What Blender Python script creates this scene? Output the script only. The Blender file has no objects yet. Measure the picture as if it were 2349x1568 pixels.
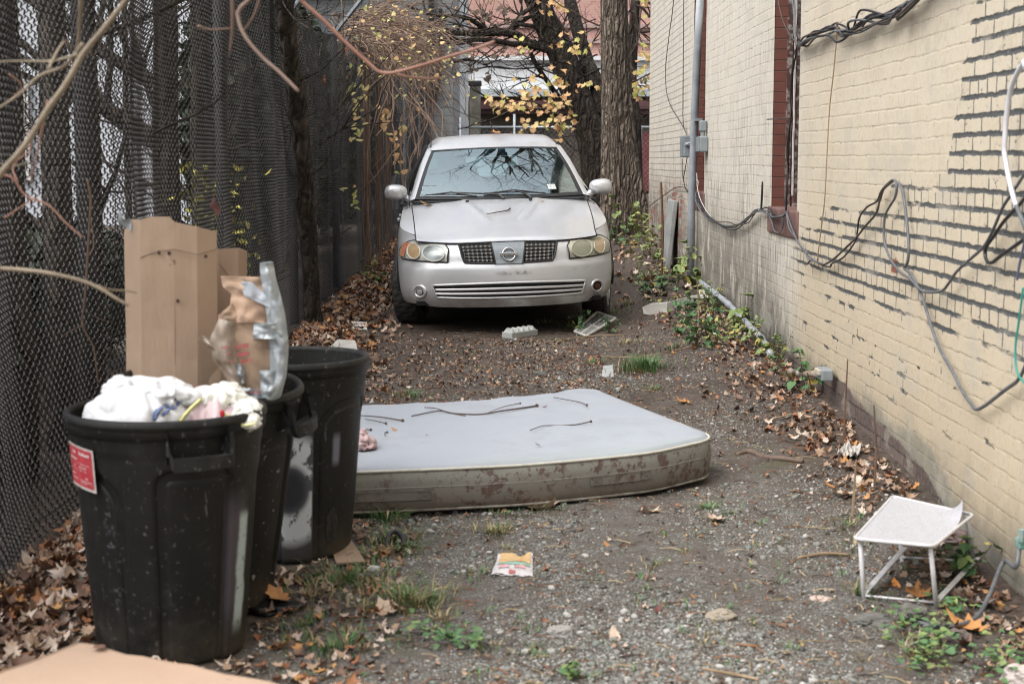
import bpy, bmesh, math, random
import numpy as np
from mathutils import Vector, Matrix, noise

R = math.radians
PI = math.pi
S = bpy.context.scene
COL = S.collection
rng = random.Random(7)

# ---------------------------------------------------------------- camera model (measured from the alley)
CAM_H = 1.40
TH = math.atan((784 - 366) / 3588)
FD = 3588.0

def ray(x, y):
    u = (x - 1174.5) / FD
    v = -(y - 784) / FD
    return (u, math.cos(TH) + v * math.sin(TH), -math.sin(TH) + v * math.cos(TH))

def atY(x, y, Y):
    d = ray(x, y); t = Y / d[1]
    return Vector((d[0] * t, Y, CAM_H + d[2] * t))

def atX(x, y, X):
    d = ray(x, y); t = X / d[0]
    return Vector((X, d[1] * t, CAM_H + d[2] * t))

def lerp(a, b, t): return a + (b - a) * t
def clamp(v, a=0.0, b=1.0): return a if v < a else b if v > b else v
def interp(x, xs, ys):
    return float(np.interp(x, xs, ys))
def nz(x, y=0.0, z=0.0):
    return noise.noise(Vector((x, y, z)))

def gz(x, y):
    """height of the ground"""
    b = interp(y, [0, 5, 13, 18, 22, 30, 60], [-0.02, 0.0, 0.11, 0.2, 0.32, 0.42, 0.6])
    k = interp(y, [4.6, 5.4, 6.2, 9, 13, 19, 24], [-0.06, -0.01, 0.055, 0.12, 0.14, 0.13, 0.05])
    b += k * clamp((x - 0.5) / 1.0) ** 1.4
    if y < 7:
        b += 0.05 * clamp((-x - 1.25) / 0.3)
    return b

def gz_b(x, y):
    """ground with its bumps"""
    h = gz(x, y)
    h += 0.014 * nz(x * 1.3, y * 1.3, 3.0) + 0.009 * nz(x * 4, y * 4, 9.0) + 0.004 * nz(x * 14, y * 14, 2.0)
    return h

def onG(x, y):
    """where a sight line meets the ground"""
    d = ray(x, y)
    lo, hi = 1.0, 60.0
    for i in range(50):
        m = (lo + hi) / 2
        if CAM_H + d[2] * m > gz(d[0] * m, d[1] * m): lo = m
        else: hi = m
    return Vector((d[0] * lo, d[1] * lo, CAM_H + d[2] * lo))

def onZ(x, y, Z):
    d = ray(x, y); t = (Z - CAM_H) / d[2]
    return Vector((d[0] * t, d[1] * t, Z))

# ---------------------------------------------------------------- mesh building
class MB:
    def __init__(s): s.v = []; s.f = []; s.mi = []
    def add(s, vs, fs, m=0):
        o = len(s.v)
        s.v.extend([tuple(p) for p in vs])
        s.f.extend([tuple(i + o for i in f) for f in fs])
        s.mi.extend([m] * len(fs))
        return s
    def box(s, c, d, rot=None, m=0):
        vs = []
        for sx in (-.5, .5):
            for sy in (-.5, .5):
                for sz in (-.5, .5):
                    p = Vector((sx * d[0], sy * d[1], sz * d[2]))
                    if rot is not None: p = rot @ p
                    vs.append(p + Vector(c))
        return s.add(vs, [(0, 1, 3, 2), (4, 6, 7, 5), (0, 4, 5, 1), (2, 3, 7, 6), (0, 2, 6, 4), (1, 5, 7, 3)], m)
    def rbox(s, c, d, r=0.01, rot=None, m=0):
        """box with chamfered edges"""
        vs = []; hx, hy, hz = d[0] / 2, d[1] / 2, d[2] / 2
        bm = bmesh.new(); bmesh.ops.create_cube(bm, size=1)
        for v in bm.verts: v.co = Vector((v.co.x * d[0], v.co.y * d[1], v.co.z * d[2]))
        bmesh.ops.bevel(bm, geom=bm.edges[:], offset=min(r, hx * .9, hy * .9, hz * .9), segments=2, affect='EDGES', profile=.5)
        bm.verts.index_update()
        for v in bm.verts:
            p = v.co.copy()
            if rot is not None: p = rot @ p
            vs.append(p + Vector(c))
        fs = [tuple(v.index for v in f.verts) for f in bm.faces]; bm.free()
        return s.add(vs, fs, m)
    def tube(s, pts, r, n=6, m=0, cap=True):
        P = [Vector(p) for p in pts]
        k = len(P)
        rs = r if isinstance(r, (list, tuple)) else [r] * k
        t0 = (P[1] - P[0]).normalized()
        a = Vector((0, 0, 1)) if abs(t0.z) < .9 else Vector((1, 0, 0))
        nrm = t0.cross(a).normalized()
        vs = []; fs = []
        for i in range(k):
            t = (P[min(i + 1, k - 1)] - P[max(i - 1, 0)])
            if t.length < 1e-9: t = t0.copy()
            t.normalize()
            nrm = (nrm - t * nrm.dot(t))
            if nrm.length < 1e-6: nrm = t.cross(Vector((1, .3, .2)))
            nrm.normalize(); b = t.cross(nrm)
            for j in range(n):
                an = 2 * PI * j / n
                vs.append(P[i] + (nrm * math.cos(an) + b * math.sin(an)) * rs[i])
        for i in range(k - 1):
            for j in range(n):
                j2 = (j + 1) % n
                fs.append((i * n + j, i * n + j2, (i + 1) * n + j2, (i + 1) * n + j))
        if cap:
            fs.append(tuple(range(n - 1, -1, -1))); fs.append(tuple((k - 1) * n + j for j in range(n)))
        return s.add(vs, fs, m)
    def grid(s, rows, m=0, closed=False, flip=False):
        """rows: list of equal-length point lists"""
        n = len(rows[0]); vs = [p for r in rows for p in r]; fs = []
        for i in range(len(rows) - 1):
            for j in range(n if closed else n - 1):
                j2 = (j + 1) % n
                q = (i * n + j, i * n + j2, (i + 1) * n + j2, (i + 1) * n + j)
                fs.append(q[::-1] if flip else q)
        return s.add(vs, fs, m)
    def fan(s, ring, c, m=0):
        vs = list(ring) + [c]; n = len(ring)
        return s.add(vs, [(i, (i + 1) % n, n) for i in range(n)], m)
    def prism(s, outline, d, m=0):
        """closed outline (3-D, flat) pushed along d"""
        o = [Vector(p) for p in outline]; n = len(o); d = Vector(d)
        vs = o + [p + d for p in o]
        fs = [tuple(range(n - 1, -1, -1)), tuple(range(n, 2 * n))] + [(i, (i + 1) % n, (i + 1) % n + n, i + n) for i in range(n)]
        return s.add(vs, fs, m)
    def disc(s, c, ax, r, n=20, m=0):
        c = Vector(c); ax = Vector(ax).normalized()
        u = ax.orthogonal().normalized(); w = ax.cross(u)
        return s.add([c + (u * math.cos(2 * PI * i / n) + w * math.sin(2 * PI * i / n)) * r for i in range(n)], [tuple(range(n))], m)
    def build(s, name, mats, parent=None, world=False, smooth=False, fixn=False):
        me = bpy.data.meshes.new(name)
        vs = s.v
        if parent is not None and world:
            M = wm(parent).inverted()
            vs = [tuple(M @ Vector(p)) for p in vs]
        me.from_pydata(vs, [], s.f)
        if not isinstance(mats, (list, tuple)): mats = [mats]
        for mt in mats: me.materials.append(mt)
        if len(mats) > 1: me.polygons.foreach_set('material_index', s.mi)
        if smooth: me.polygons.foreach_set('use_smooth', [True] * len(me.polygons))
        if fixn:
            bm = bmesh.new(); bm.from_mesh(me); bmesh.ops.remove_doubles(bm, verts=bm.verts, dist=1e-5)
            bmesh.ops.recalc_face_normals(bm, faces=bm.faces); bm.to_mesh(me); bm.free()
        me.update()
        o = bpy.data.objects.new(name, me); COL.objects.link(o)
        if parent is not None: o.parent = parent
        return o

def wm(o):
    M = o.matrix_basis.copy()
    while o.parent is not None:
        o = o.parent; M = o.matrix_basis @ M
    return M

def np_mesh(name, V, F, mats, mi=None, smooth=False, parent=None):
    """V (n,3), F (m,k) arrays"""
    me = bpy.data.meshes.new(name)
    n, m, k = len(V), len(F), F.shape[1]
    me.vertices.add(n); me.vertices.foreach_set('co', np.ascontiguousarray(V, dtype=np.float32).ravel())
    me.loops.add(m * k); me.loops.foreach_set('vertex_index', np.ascontiguousarray(F, dtype=np.int32).ravel())
    me.polygons.add(m); me.polygons.foreach_set('loop_start', np.arange(0, m * k, k, dtype=np.int32))
    me.polygons.foreach_set('loop_total', np.full(m, k, dtype=np.int32))
    if not isinstance(mats, (list, tuple)): mats = [mats]
    for mt in mats: me.materials.append(mt)
    if mi is not None: me.polygons.foreach_set('material_index', np.ascontiguousarray(mi, dtype=np.int32))
    me.update(calc_edges=True); me.validate()
    if smooth: me.polygons.foreach_set('use_smooth', np.ones(m, dtype=bool))
    o = bpy.data.objects.new(name, me); COL.objects.link(o)
    if parent is not None: o.parent = parent
    return o

def tag(o, label=None, cat=None, group=None, kind=None):
    if label: o['label'] = label
    if cat: o['category'] = cat
    if group: o['group'] = group
    if kind: o['kind'] = kind
    return o

def thing(name, label, cat, loc=(0, 0, 0), rot=(0, 0, 0), group=None):
    o = bpy.data.objects.new(name, None); COL.objects.link(o)
    o.location = loc; o.rotation_euler = rot; o.empty_display_size = .1
    return tag(o, label, cat, group)

def solo(name, mb, mats, label, cat, group=None, smooth=False, fixn=False):
    """a thing that is one mesh, its origin under it"""
    P = np.array(mb.v); c = (P.min(0) + P.max(0)) / 2; c[2] = P[:, 2].min()
    mb.v = [tuple(p) for p in (P - c)]
    o = mb.build(name, mats, smooth=smooth, fixn=fixn); o.location = c
    return tag(o, label, cat, group)

def dup(root, loc=None, rot=None, label=None, scale=None):
    r = root.copy(); COL.objects.link(r)
    if loc is not None: r.location = loc
    if rot is not None: r.rotation_euler = rot
    if scale is not None: r.scale = (scale,) * 3
    if label: r['label'] = label
    for ch in list(root.children):
        c = ch.copy(); COL.objects.link(c); c.parent = r
        for g in list(ch.children):
            d = g.copy(); COL.objects.link(d); d.parent = c
    return r

def spline(pts, k=6):
    """Catmull-Rom through pts"""
    P = [Vector(p) for p in pts]
    if len(P) < 3: return P
    out = []
    for i in range(len(P) - 1):
        a = P[max(i - 1, 0)]; b = P[i]; c = P[i + 1]; d = P[min(i + 2, len(P) - 1)]
        for j in range(k):
            t = j / k
            out.append(.5 * ((2 * b) + (c - a) * t + (2 * a - 5 * b + 4 * c - d) * t * t + (3 * b - a - 3 * c + d) * t ** 3))
    out.append(P[-1])
    return out

# ---------------------------------------------------------------- materials
class NT:
    """a little node writer"""
    def __init__(s, name):
        s.m = bpy.data.materials.new(name); s.m.use_nodes = True
        s.t = s.m.node_tree; s.t.nodes.clear()
        s.out = s.t.nodes.new('ShaderNodeOutputMaterial')
        s.b = s.t.nodes.new('ShaderNodeBsdfPrincipled')
        s.t.links.new(s.b.outputs[0], s.out.inputs[0])
        s._obj = None
    def n(s, typ, **kw):
        x = s.t.nodes.new(typ)
        for k, v in kw.items(): setattr(x, k, v)
        return x
    def lk(s, a, b): s.t.links.new(a, b)
    def put(s, sock, v):
        if hasattr(v, 'is_linked') or isinstance(v, bpy.types.NodeSocket): s.lk(v, sock)
        else:
            if isinstance(v, (tuple, list)) and len(v) == 3 and sock.type == 'RGBA': v = (*v, 1)
            sock.default_value = v
    def obj(s):
        if s._obj is None: s._obj = s.n('ShaderNodeTexCoord').outputs['Object']
        return s._obj
    def noise(s, scale=5, detail=4, rough=.6, vec=None, dist=0.0):
        x = s.n('ShaderNodeTexNoise'); x.inputs['Scale'].default_value = scale; x.inputs['Detail'].default_value = detail
        x.inputs['Roughness'].default_value = rough; x.inputs['Distortion'].default_value = dist
        s.lk(vec if vec is not None else s.obj(), x.inputs['Vector']); return x.outputs['Fac']
    def noisec(s, scale=5, detail=2, vec=None):
        x = s.n('ShaderNodeTexNoise'); x.inputs['Scale'].default_value = scale; x.inputs['Detail'].default_value = detail
        s.lk(vec if vec is not None else s.obj(), x.inputs['Vector']); return x.outputs['Color']
    def voro(s, scale=5, feature='F1', vec=None, out='Distance', rand=1.0):
        x = s.n('ShaderNodeTexVoronoi', feature=feature); x.inputs['Scale'].default_value = scale; x.inputs['Randomness'].default_value = rand
        s.lk(vec if vec is not None else s.obj(), x.inputs['Vector']); return x.outputs[out]
    def ramp(s, v, a, b, lo=0.0, hi=1.0):
        x = s.n('ShaderNodeMapRange'); s.put(x.inputs[0], v)
        x.inputs[1].default_value = a; x.inputs[2].default_value = b; x.inputs[3].default_value = lo; x.inputs[4].default_value = hi
        return x.outputs[0]
    def smooth(s, v, a, b):
        x = s.n('ShaderNodeMapRange', interpolation_type='SMOOTHSTEP'); s.put(x.inputs[0], v)
        x.inputs[1].default_value = a; x.inputs[2].default_value = b
        return x.outputs[0]
    def math(s, op, a, b=None, c=None):
        x = s.n('ShaderNodeMath', operation=op); s.put(x.inputs[0], a)
        if b is not None: s.put(x.inputs[1], b)
        if c is not None: s.put(x.inputs[2], c)
        return x.outputs[0]
    def mul(s, a, b): return s.math('MULTIPLY', a, b)
    def mix(s, f, a, b, blend='MIX'):
        x = s.n('ShaderNodeMix', data_type='RGBA', blend_type=blend)
        s.put(x.inputs['Factor'], f); s.put(x.inputs[6], a); s.put(x.inputs[7], b); return x.outputs[2]
    def sep(s, v=None):
        x = s.n('ShaderNodeSeparateXYZ'); s.lk(v if v is not None else s.obj(), x.inputs[0]); return x.outputs
    def comb(s, x, y, z):
        c = s.n('ShaderNodeCombineXYZ'); s.put(c.inputs[0], x); s.put(c.inputs[1], y); s.put(c.inputs[2], z); return c.outputs[0]
    def mapv(s, scale=(1, 1, 1), loc=(0, 0, 0), rot=(0, 0, 0), vec=None):
        x = s.n('ShaderNodeMapping'); x.inputs['Scale'].default_value = scale; x.inputs['Location'].default_value = loc; x.inputs['Rotation'].default_value = rot
        s.lk(vec if vec is not None else s.obj(), x.inputs['Vector']); return x.outputs[0]
    def vadd(s, a, b):
        x = s.n('ShaderNodeVectorMath', operation='ADD'); s.put(x.inputs[0], a); s.put(x.inputs[1], b); return x.outputs[0]
    def vscale(s, a, k):
        x = s.n('ShaderNodeVectorMath', operation='SCALE'); s.put(x.inputs[0], a); x.inputs['Scale'].default_value = k; return x.outputs[0]
    def vsub(s, a, b):
        x = s.n('ShaderNodeVectorMath', operation='SUBTRACT'); s.put(x.inputs[0], a); s.put(x.inputs[1], b); return x.outputs[0]
    def bump(s, h, strength=.3, dist=.01, prev=None):
        x = s.n('ShaderNodeBump'); x.inputs['Strength'].default_value = strength; x.inputs['Distance'].default_value = dist
        s.lk(h, x.inputs['Height'])
        if prev is not None: s.lk(prev, x.inputs['Normal'])
        s.lk(x.outputs[0], s.b.inputs['Normal']); return x.outputs[0]
    def set(s, col=None, rough=None, metal=None, **kw):
        if col is not None: s.put(s.b.inputs['Base Color'], col)
        if rough is not None: s.put(s.b.inputs['Roughness'], rough)
        if metal is not None: s.put(s.b.inputs['Metallic'], metal)
        for k, v in kw.items(): s.put(s.b.inputs[k], v)
        return s.m

def simple(name, c1, c2=None, scale=8, rough=.6, metal=0.0, bump=0.0, bscale=None, bdist=.005, lo=.35, hi=.65, **kw):
    t = NT(name)
    if c2 is not None:
        f = t.ramp(t.noise(scale, 5), lo, hi); col = t.mix(f, c1, c2)
    else: col = c1
    if bump: t.bump(t.noise(bscale or scale * 4, 5), bump, bdist)
    return t.set(col, rough, metal, **kw)
# ================================================================ camera, sky, sun
cam = bpy.data.cameras.new('camera'); camo = bpy.data.objects.new('camera', cam); COL.objects.link(camo)
camo.location = (0, 0, CAM_H); camo.rotation_euler = (PI / 2 - TH, 0, 0)
cam.sensor_width = 36; cam.lens = FD / 2349 * 36; cam.clip_start = .05; cam.clip_end = 2000
cam.dof.use_dof = True; cam.dof.focus_distance = 11.3; cam.dof.aperture_fstop = 5.0; cam.dof.aperture_blades = 9
S.camera = camo

SUN_EL, SUN_AZ = R(52), R(-125)     # high, behind the camera on the fence side, through cloud
w = bpy.data.worlds.new('World'); S.world = w; w.use_nodes = True
nt = w.node_tree; nt.nodes.clear()
sky = nt.nodes.new('ShaderNodeTexSky'); sky.sky_type = 'NISHITA'; sky.sun_disc = False
sky.sun_elevation = SUN_EL; sky.sun_rotation = SUN_AZ; sky.air_density = 1.0; sky.dust_density = 4.0; sky.ozone_density = 1.0
hs = nt.nodes.new('ShaderNodeHueSaturation'); hs.inputs['Saturation'].default_value = .30
bg = nt.nodes.new('ShaderNodeBackground'); bg.inputs[1].default_value = .15
wo = nt.nodes.new('ShaderNodeOutputWorld')
nt.links.new(sky.outputs[0], hs.inputs['Color']); # cloud cover: brighter overhead than at the skyline
tcw = nt.nodes.new('ShaderNodeTexCoord'); sxw = nt.nodes.new('ShaderNodeSeparateXYZ'); mrw = nt.nodes.new('ShaderNodeMapRange'); mrw.inputs[1].default_value = 0; mrw.inputs[2].default_value = 1; mrw.inputs[3].default_value = .8; mrw.inputs[4].default_value = 2.8
mxw = nt.nodes.new('ShaderNodeMix'); mxw.data_type = 'RGBA'; mxw.blend_type = 'MULTIPLY'; mxw.inputs['Factor'].default_value = 1
nt.links.new(tcw.outputs['Generated'], sxw.inputs[0]); nt.links.new(sxw.outputs[2], mrw.inputs[0]); nt.links.new(hs.outputs[0], mxw.inputs[6]); nt.links.new(mrw.outputs[0], mxw.inputs[7]); nt.links.new(mxw.outputs[2], bg.inputs[0]); nt.links.new(bg.outputs[0], wo.inputs[0])
sl = bpy.data.lights.new('sun', 'SUN'); sl.energy = .5; sl.angle = R(40); sl.color = (1, .98, .95)
so = bpy.data.objects.new('sun', sl); COL.objects.link(so)
sd = Vector((math.sin(SUN_AZ) * math.cos(SUN_EL), math.cos(SUN_AZ) * math.cos(SUN_EL), math.sin(SUN_EL)))
so.rotation_euler = sd.to_track_quat('Z', 'Y').to_euler()
S.view_settings.view_transform = 'Standard'; S.view_settings.look = 'None'; S.view_settings.gamma = 1.0; S.view_settings.exposure = 0.22
S.render.engine = 'CYCLES'
S.cycles.max_bounces = 6; S.cycles.diffuse_bounces = 2; S.cycles.glossy_bounces = 3; S.cycles.transmission_bounces = 4; S.cycles.transparent_max_bounces = 14
S.cycles.use_denoising = True; S.cycles.filter_width = 1.15; S.cycles.denoising_prefilter = 'ACCURATE'
S.cycles.sample_clamp_indirect = 6.0

# ================================================================ ground
def ground_mat():
    t = NT('damp_soil_and_grit')
    o = t.obj(); x, y, z = t.sep()
    big = t.noise(.9, 4, .6); mid = t.noise(3.2, 5, .65); fine = t.noise(38, 6, .7)
    # grit lies on the near part of the lane and thins out towards the car and both sides
    near = t.ramp(y, 3.5, 8.0, 1.2, .30)
    side = t.math('SUBTRACT', 1.0, t.ramp(t.math('ABSOLUTE', t.math('SUBTRACT', x, .35)), .55, 1.3, 0, 1))
    g = t.mul(t.math('MULTIPLY', near, t.math('ADD', t.mul(side, .75), .25)), 1.25)
    g = t.math('ADD', g, t.math('SUBTRACT', mid, .62))
    g = t.smooth(g, .18, .75)
    soil = t.mix(t.ramp(mid, .3, .7), (.020, .0135, .0095), (.052, .035, .025))
    soil = t.mix(t.ramp(fine, .4, .68), soil, (.105, .077, .058))
    v1 = t.voro(95, out='Color'); sv = t.n('ShaderNodeSeparateColor'); t.lk(v1, sv.inputs[0])
    st = t.mix(sv.outputs[0], (.09, .085, .075), (.33, .325, .30))
    st = t.mix(t.ramp(sv.outputs[1], .86, .9), st, (.16, .11, .085))
    ed = t.voro(95, feature='DISTANCE_TO_EDGE'); st = t.mix(t.ramp(ed, .02, .16, 1, 0), st, (.045, .04, .034))
    v2 = t.voro(42, out='Color'); sv2 = t.n('ShaderNodeSeparateColor'); t.lk(v2, sv2.inputs[0])
    sel = t.mul(t.ramp(sv2.outputs[0], .80, .84), t.ramp(t.voro(42), .18, .30, 1, 0))
    grit = t.mix(t.ramp(t.noise(9, 4), .35, .6), st, (.10, .085, .07))
    col = t.mix(g, soil, grit)
    col = t.mix(t.mul(sel, t.ramp(big, .35, .6, .35, 1)), col, t.mix(sv2.outputs[1], (.20, .19, .17), (.48, .46, .42)))
    moss = t.mul(t.smooth(t.noise(2.1, 5, .7), .56, .70), .55)
    col = t.mix(moss, col, (.055, .062, .022))
    h = t.math('ADD', t.mul(fine, .5), t.math('ADD', t.mul(ed, g), t.mul(sel, .5)))
    t.bump(h, .75, .012)
    return t.set(col, t.ramp(big, .4, .7, .72, .95))

def make_ground():
    xs = [-600, -150, -50, -20, -9, -5, -3.4] + list(np.arange(-2.4, 2.41, .045)) + [3.4, 5, 9, 20, 50, 150, 600]
    ys = [-300, -60, -20, -6, -2, 0, 1.5, 2.5] + list(np.arange(3.2, 9, .04)) + list(np.arange(9, 20, .07)) + list(np.arange(20, 36, .25)) + [40, 46, 55, 70, 100, 200, 700]
    V = np.array([(x, y, gz_b(x, y) if 3 < y < 36 and abs(x) < 2.5 else gz(x, y)) for y in ys for x in xs])
    nx, ny = len(xs), len(ys)
    i = np.arange(nx - 1)[None, :] + np.arange(ny - 1)[:, None] * nx
    F = np.stack([i, i + 1, i + 1 + nx, i + nx], -1).reshape(-1, 4)
    o = np_mesh('ground', V, F, ground_mat(), smooth=True)
    tag(o, 'damp brown soil and grit of the narrow yard lane', 'ground', kind='structure')
make_ground()

# ================================================================ the painted brick building
WX = 1.68
BB = (WX, 12.0, 0.2)
def wall_mat():
    t = NT('cream_painted_brick')
    p = t.mapv(loc=BB)                      # back to yard coordinates
    sx = t.sep(p); Y, Z = sx[1], sx[2]
    # courses wander a little, edges are ragged
    w1 = t.vscale(t.vsub(t.noisec(.55, 2, p), (.5, .5, .5)), .028)
    w2 = t.vscale(t.vsub(t.noisec(16, 3, p), (.5, .5, .5)), .017)
    w3 = t.vscale(t.vsub(t.noisec(60, 3, p), (.5, .5, .5)), .010)
    q = t.sep(t.vadd(t.vadd(p, w1), t.vadd(w2, w3)))
    vec = t.comb(q[1], q[2], 0.0)
    def brick(ms, sm):
        b = t.n('ShaderNodeTexBrick'); b.offset = .5; b.squash = .5; b.squash_frequency = 6; b.offset_frequency = 2
        b.inputs['Scale'].default_value = 1; b.inputs['Brick Width'].default_value = .213; b.inputs['Row Height'].default_value = .0677
        b.inputs['Mortar Size'].default_value = ms; b.inputs['Mortar Smooth'].default_value = sm; b.inputs['Bias'].default_value = 0
        b.inputs['Color1'].default_value = (0, 0, 0, 1); b.inputs['Color2'].default_value = (1, 1, 1, 1); b.inputs['Mortar'].default_value = (.5, .5, .5, 1)
        t.lk(vec, b.inputs['Vector']); return b
    bt = brick(.0058, .4); bw = brick(.0066, .25)
    per = t.sep(bt.outputs['Color'])[0]
    n_lo = t.noise(1.1, 4, .6, p); n_md = t.noise(5, 5, .65, p); n_hi = t.noise(40, 5, .7, p)
    # --- paint colour: yellower near and low, paler in the far bays
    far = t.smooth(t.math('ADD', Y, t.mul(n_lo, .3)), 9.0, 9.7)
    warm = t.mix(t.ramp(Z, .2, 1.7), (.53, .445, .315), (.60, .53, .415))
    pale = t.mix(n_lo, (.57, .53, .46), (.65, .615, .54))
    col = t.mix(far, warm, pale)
    col = t.mix(t.mul(per, .16), col, (.50, .40, .26))
    col = t.mix(t.ramp(n_md, .5, .75, 0, .3), col, (.46, .38, .26))
    # --- where the paint has gone from the joints
    zt = t.math('MINIMUM', t.ramp(Y, 6.1, 9.3, 1.32, 1.0), 9)
    zt = t.math('ADD', zt, t.ramp(Y, 5.75, 6.1, .62, 0))
    zb = t.ramp(Y, 5.0, 9.3, .74, .73)
    nb = t.math('SUBTRACT', t.noise(1.0, 3, .6, t.mapv((1, 2.2, 7.5), vec=p)), .5)
    zz = t.math('ADD', Z, t.mul(nb, .60))
    e = t.mul(t.smooth(t.math('SUBTRACT', zt, zz), -.02, .03), t.smooth(t.math('SUBTRACT', zz, zb), -.03, .03))
    e = t.mul(e, t.ramp(t.math('ADD', Y, t.mul(nb, 1.6)), 9.1, 9.35, 1, 0))
    low = t.mul(t.smooth(t.noise(1.0, 3, .6, t.mapv((1, 3.1, 9), (4, 2, 1), vec=p)), .59, .63), t.mul(t.ramp(Z, .28, .4), t.ramp(Y, 9.0, 9.3, 1, 0)))
    low = t.mul(low, t.ramp(Z, .85, .95, 1, 0))
    e = t.math('MAXIMUM', e, low)
    rf_ = t.math('FRACT', t.math('DIVIDE', q[2], .0677)); hj = t.mul(t.math('MINIMUM', rf_, t.math('SUBTRACT', 1.0, rf_)), .0677)
    hw = t.math('ADD', .0055, t.mul(t.noise(7, 3, .6, p), .009)); hgap = t.smooth(t.math('SUBTRACT', hw, hj), -.0012, .0018)
    drop = t.smooth(t.noise(1, 2, .5, t.mapv((1, 3.2, 15), (3, 7, 2), vec=p)), .24, .32)
    jw = t.math('MAXIMUM', t.mul(hgap, drop), t.mul(t.smooth(bw.outputs['Fac'], .2, .5), t.smooth(t.noise(11, 3, .6, p), .28, .36)))
    gap = t.mul(e, jw)
    hthin = t.smooth(t.math('SUBTRACT', .0042, hj), -.003, .003)
    thin = bt.outputs['Fac']
    # far bay: dark weathered joints; elsewhere only flecks in them
    fb = t.smooth(Y, 14.6, 15.4)
    fleck = t.mul(t.smooth(t.noise(14, 4, .75, t.mapv((1, 1, 2.4), vec=p)), .54, .64), t.ramp(Y, 6, 10, .55, 1.0))
    jd = t.mul(t.math('MAXIMUM', hthin, t.mul(t.smooth(thin, .25, .8), .6)), t.math('MAXIMUM', t.mul(fb, .85), fleck))
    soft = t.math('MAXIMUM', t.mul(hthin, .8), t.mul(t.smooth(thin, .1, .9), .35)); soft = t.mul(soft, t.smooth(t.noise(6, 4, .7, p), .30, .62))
    col = t.mix(t.mul(soft, .24), col, (.30, .23, .14))  # joint lines darkened in the colour, in place of occlusion
    col = t.mix(t.mul(jd, .8), col, (.10, .095, .085))
    grey = t.mix(n_hi, (.038, .041, .041), (.115, .122, .122))
    chip = t.mul(t.math('MULTIPLY', e, t.smooth(t.noise(17, 4, .75, t.mapv((1, 1, 1.7), (1, 6, 3), vec=p)), .63, .67)), .85); gap = t.math('MAXIMUM', gap, chip)
    col = t.mix(gap, col, grey)
    # --- drips and hair cracks running down the paint in the far bays
    st = t.noise(1, 4, .7, t.mapv((1, 46, 4.5), vec=p))
    stm = t.mul(t.smooth(st, .51, .60), t.mul(t.ramp(Y, 8.8, 10.2), t.smooth(n_lo, .30, .52)))
    stm = t.mul(stm, t.ramp(Z, .9, 1.9, 1, .28))
    col = t.mix(t.mul(stm, .95), col, (.085, .076, .066))
    # --- splash dirt and mould along the foot
    foot = t.ramp(Y, 5, 19, .0, .34)
    zz2 = t.math('ADD', t.math('SUBTRACT', Z, foot), t.mul(t.math('SUBTRACT', n_md, .5), .5))
    d1 = t.mul(t.smooth(zz2, .26, .02), t.ramp(Y, 5.0, 9.5, .42, .85))
    col = t.mix(d1, col, t.mix(n_md, (.075, .068, .055), (.17, .145, .115)))
    d2 = t.mul(t.smooth(t.math('ADD', zz2, t.ramp(Y, 9.0, 10.4, .6, 0)), 1.05, .35), t.smooth(t.noise(3.4, 5, .7, t.mapv((1, 1.8, .8), vec=p)), .34, .50))
    col = t.mix(t.mul(d2, .85), col, t.mix(n_hi, (.10, .09, .075), (.20, .18, .15)))
    # lowest courses never painted: dark bare brick, greenish grey at the near end
    fh = t.math('ADD', t.ramp(Y, 5.5, 6.3, -.02, .15), t.math('ADD', t.ramp(Y, 6.3, 8.3, 0, .16), t.ramp(Y, 8.3, 8.7, 0, -.07)))
    fm = t.smooth(t.math('SUBTRACT', t.math('ADD', fh, t.math('ADD', t.mul(t.math('SUBTRACT', n_md, .5), .10), t.mul(t.math('SUBTRACT', n_hi, .5), .05))), Z), -.006, .012)
    bare = t.mix(per, (.075, .052, .046), (.15, .105, .092)); bare = t.mix(t.mul(t.math('MAXIMUM', hthin, t.smooth(thin, .2, .7)), .8), bare, (.028, .024, .02)); bare = t.mix(t.ramp(n_hi, .45, .7, 0, .5), bare, (.22, .20, .18))
    col = t.mix(fm, col, bare)
    gg = t.mul(t.smooth(t.math('SUBTRACT', t.math('ADD', fh, .10), t.math('ADD', Z, t.math('ADD', t.mul(nb, .25), t.mul(t.math('SUBTRACT', n_hi, .5), .12)))), -.02, .05), t.mul(t.ramp(Y, 7.2, 7.5, 1, 0), t.math('SUBTRACT', 1.0, fm)))
    col = t.mix(t.mul(gg, .75), col, t.mix(n_md, (.15, .155, .13), (.28, .27, .22)))
    spk = t.mul(t.smooth(t.noise(70, 3, .7, p), .62, .70), t.mul(t.ramp(Z, 1.1, .2, .12, .9), t.smooth(n_md, .38, .6)))
    col = t.mix(t.mul(spk, .8), col, (.075, .065, .05))
    mold = t.mul(t.mul(t.smooth(Y, 9.3, 9.8), t.ramp(Y, 11.6, 13.0, 1, 0)), t.mul(t.smooth(t.math('SUBTRACT', .86, t.math('ADD', Z, t.mul(n_md, .5))), .0, .35), t.smooth(t.noise(5, 5, .7, t.mapv((1, 2, .7), vec=p)), .36, .56)))
    col = t.mix(t.mul(mold, .85), col, (.055, .052, .045))
    # --- bare red brick
    rb = t.mul(t.ramp(Y, 14.9, 15.6), t.mul(t.ramp(Z, 1.0, 1.25, 1, 0), t.smooth(t.noise(2.6, 3, .6, t.mapv((1, 1, 2), vec=p)), .50, .57)))
    dy = t.math('SUBTRACT', Y, 6.86); dz = t.math('SUBTRACT', Z, .935)
    one = t.mul(t.ramp(t.math('ABSOLUTE', dy), .055, .065, 1, 0), t.ramp(t.math('ABSOLUTE', dz), .026, .034, 1, 0))
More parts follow.
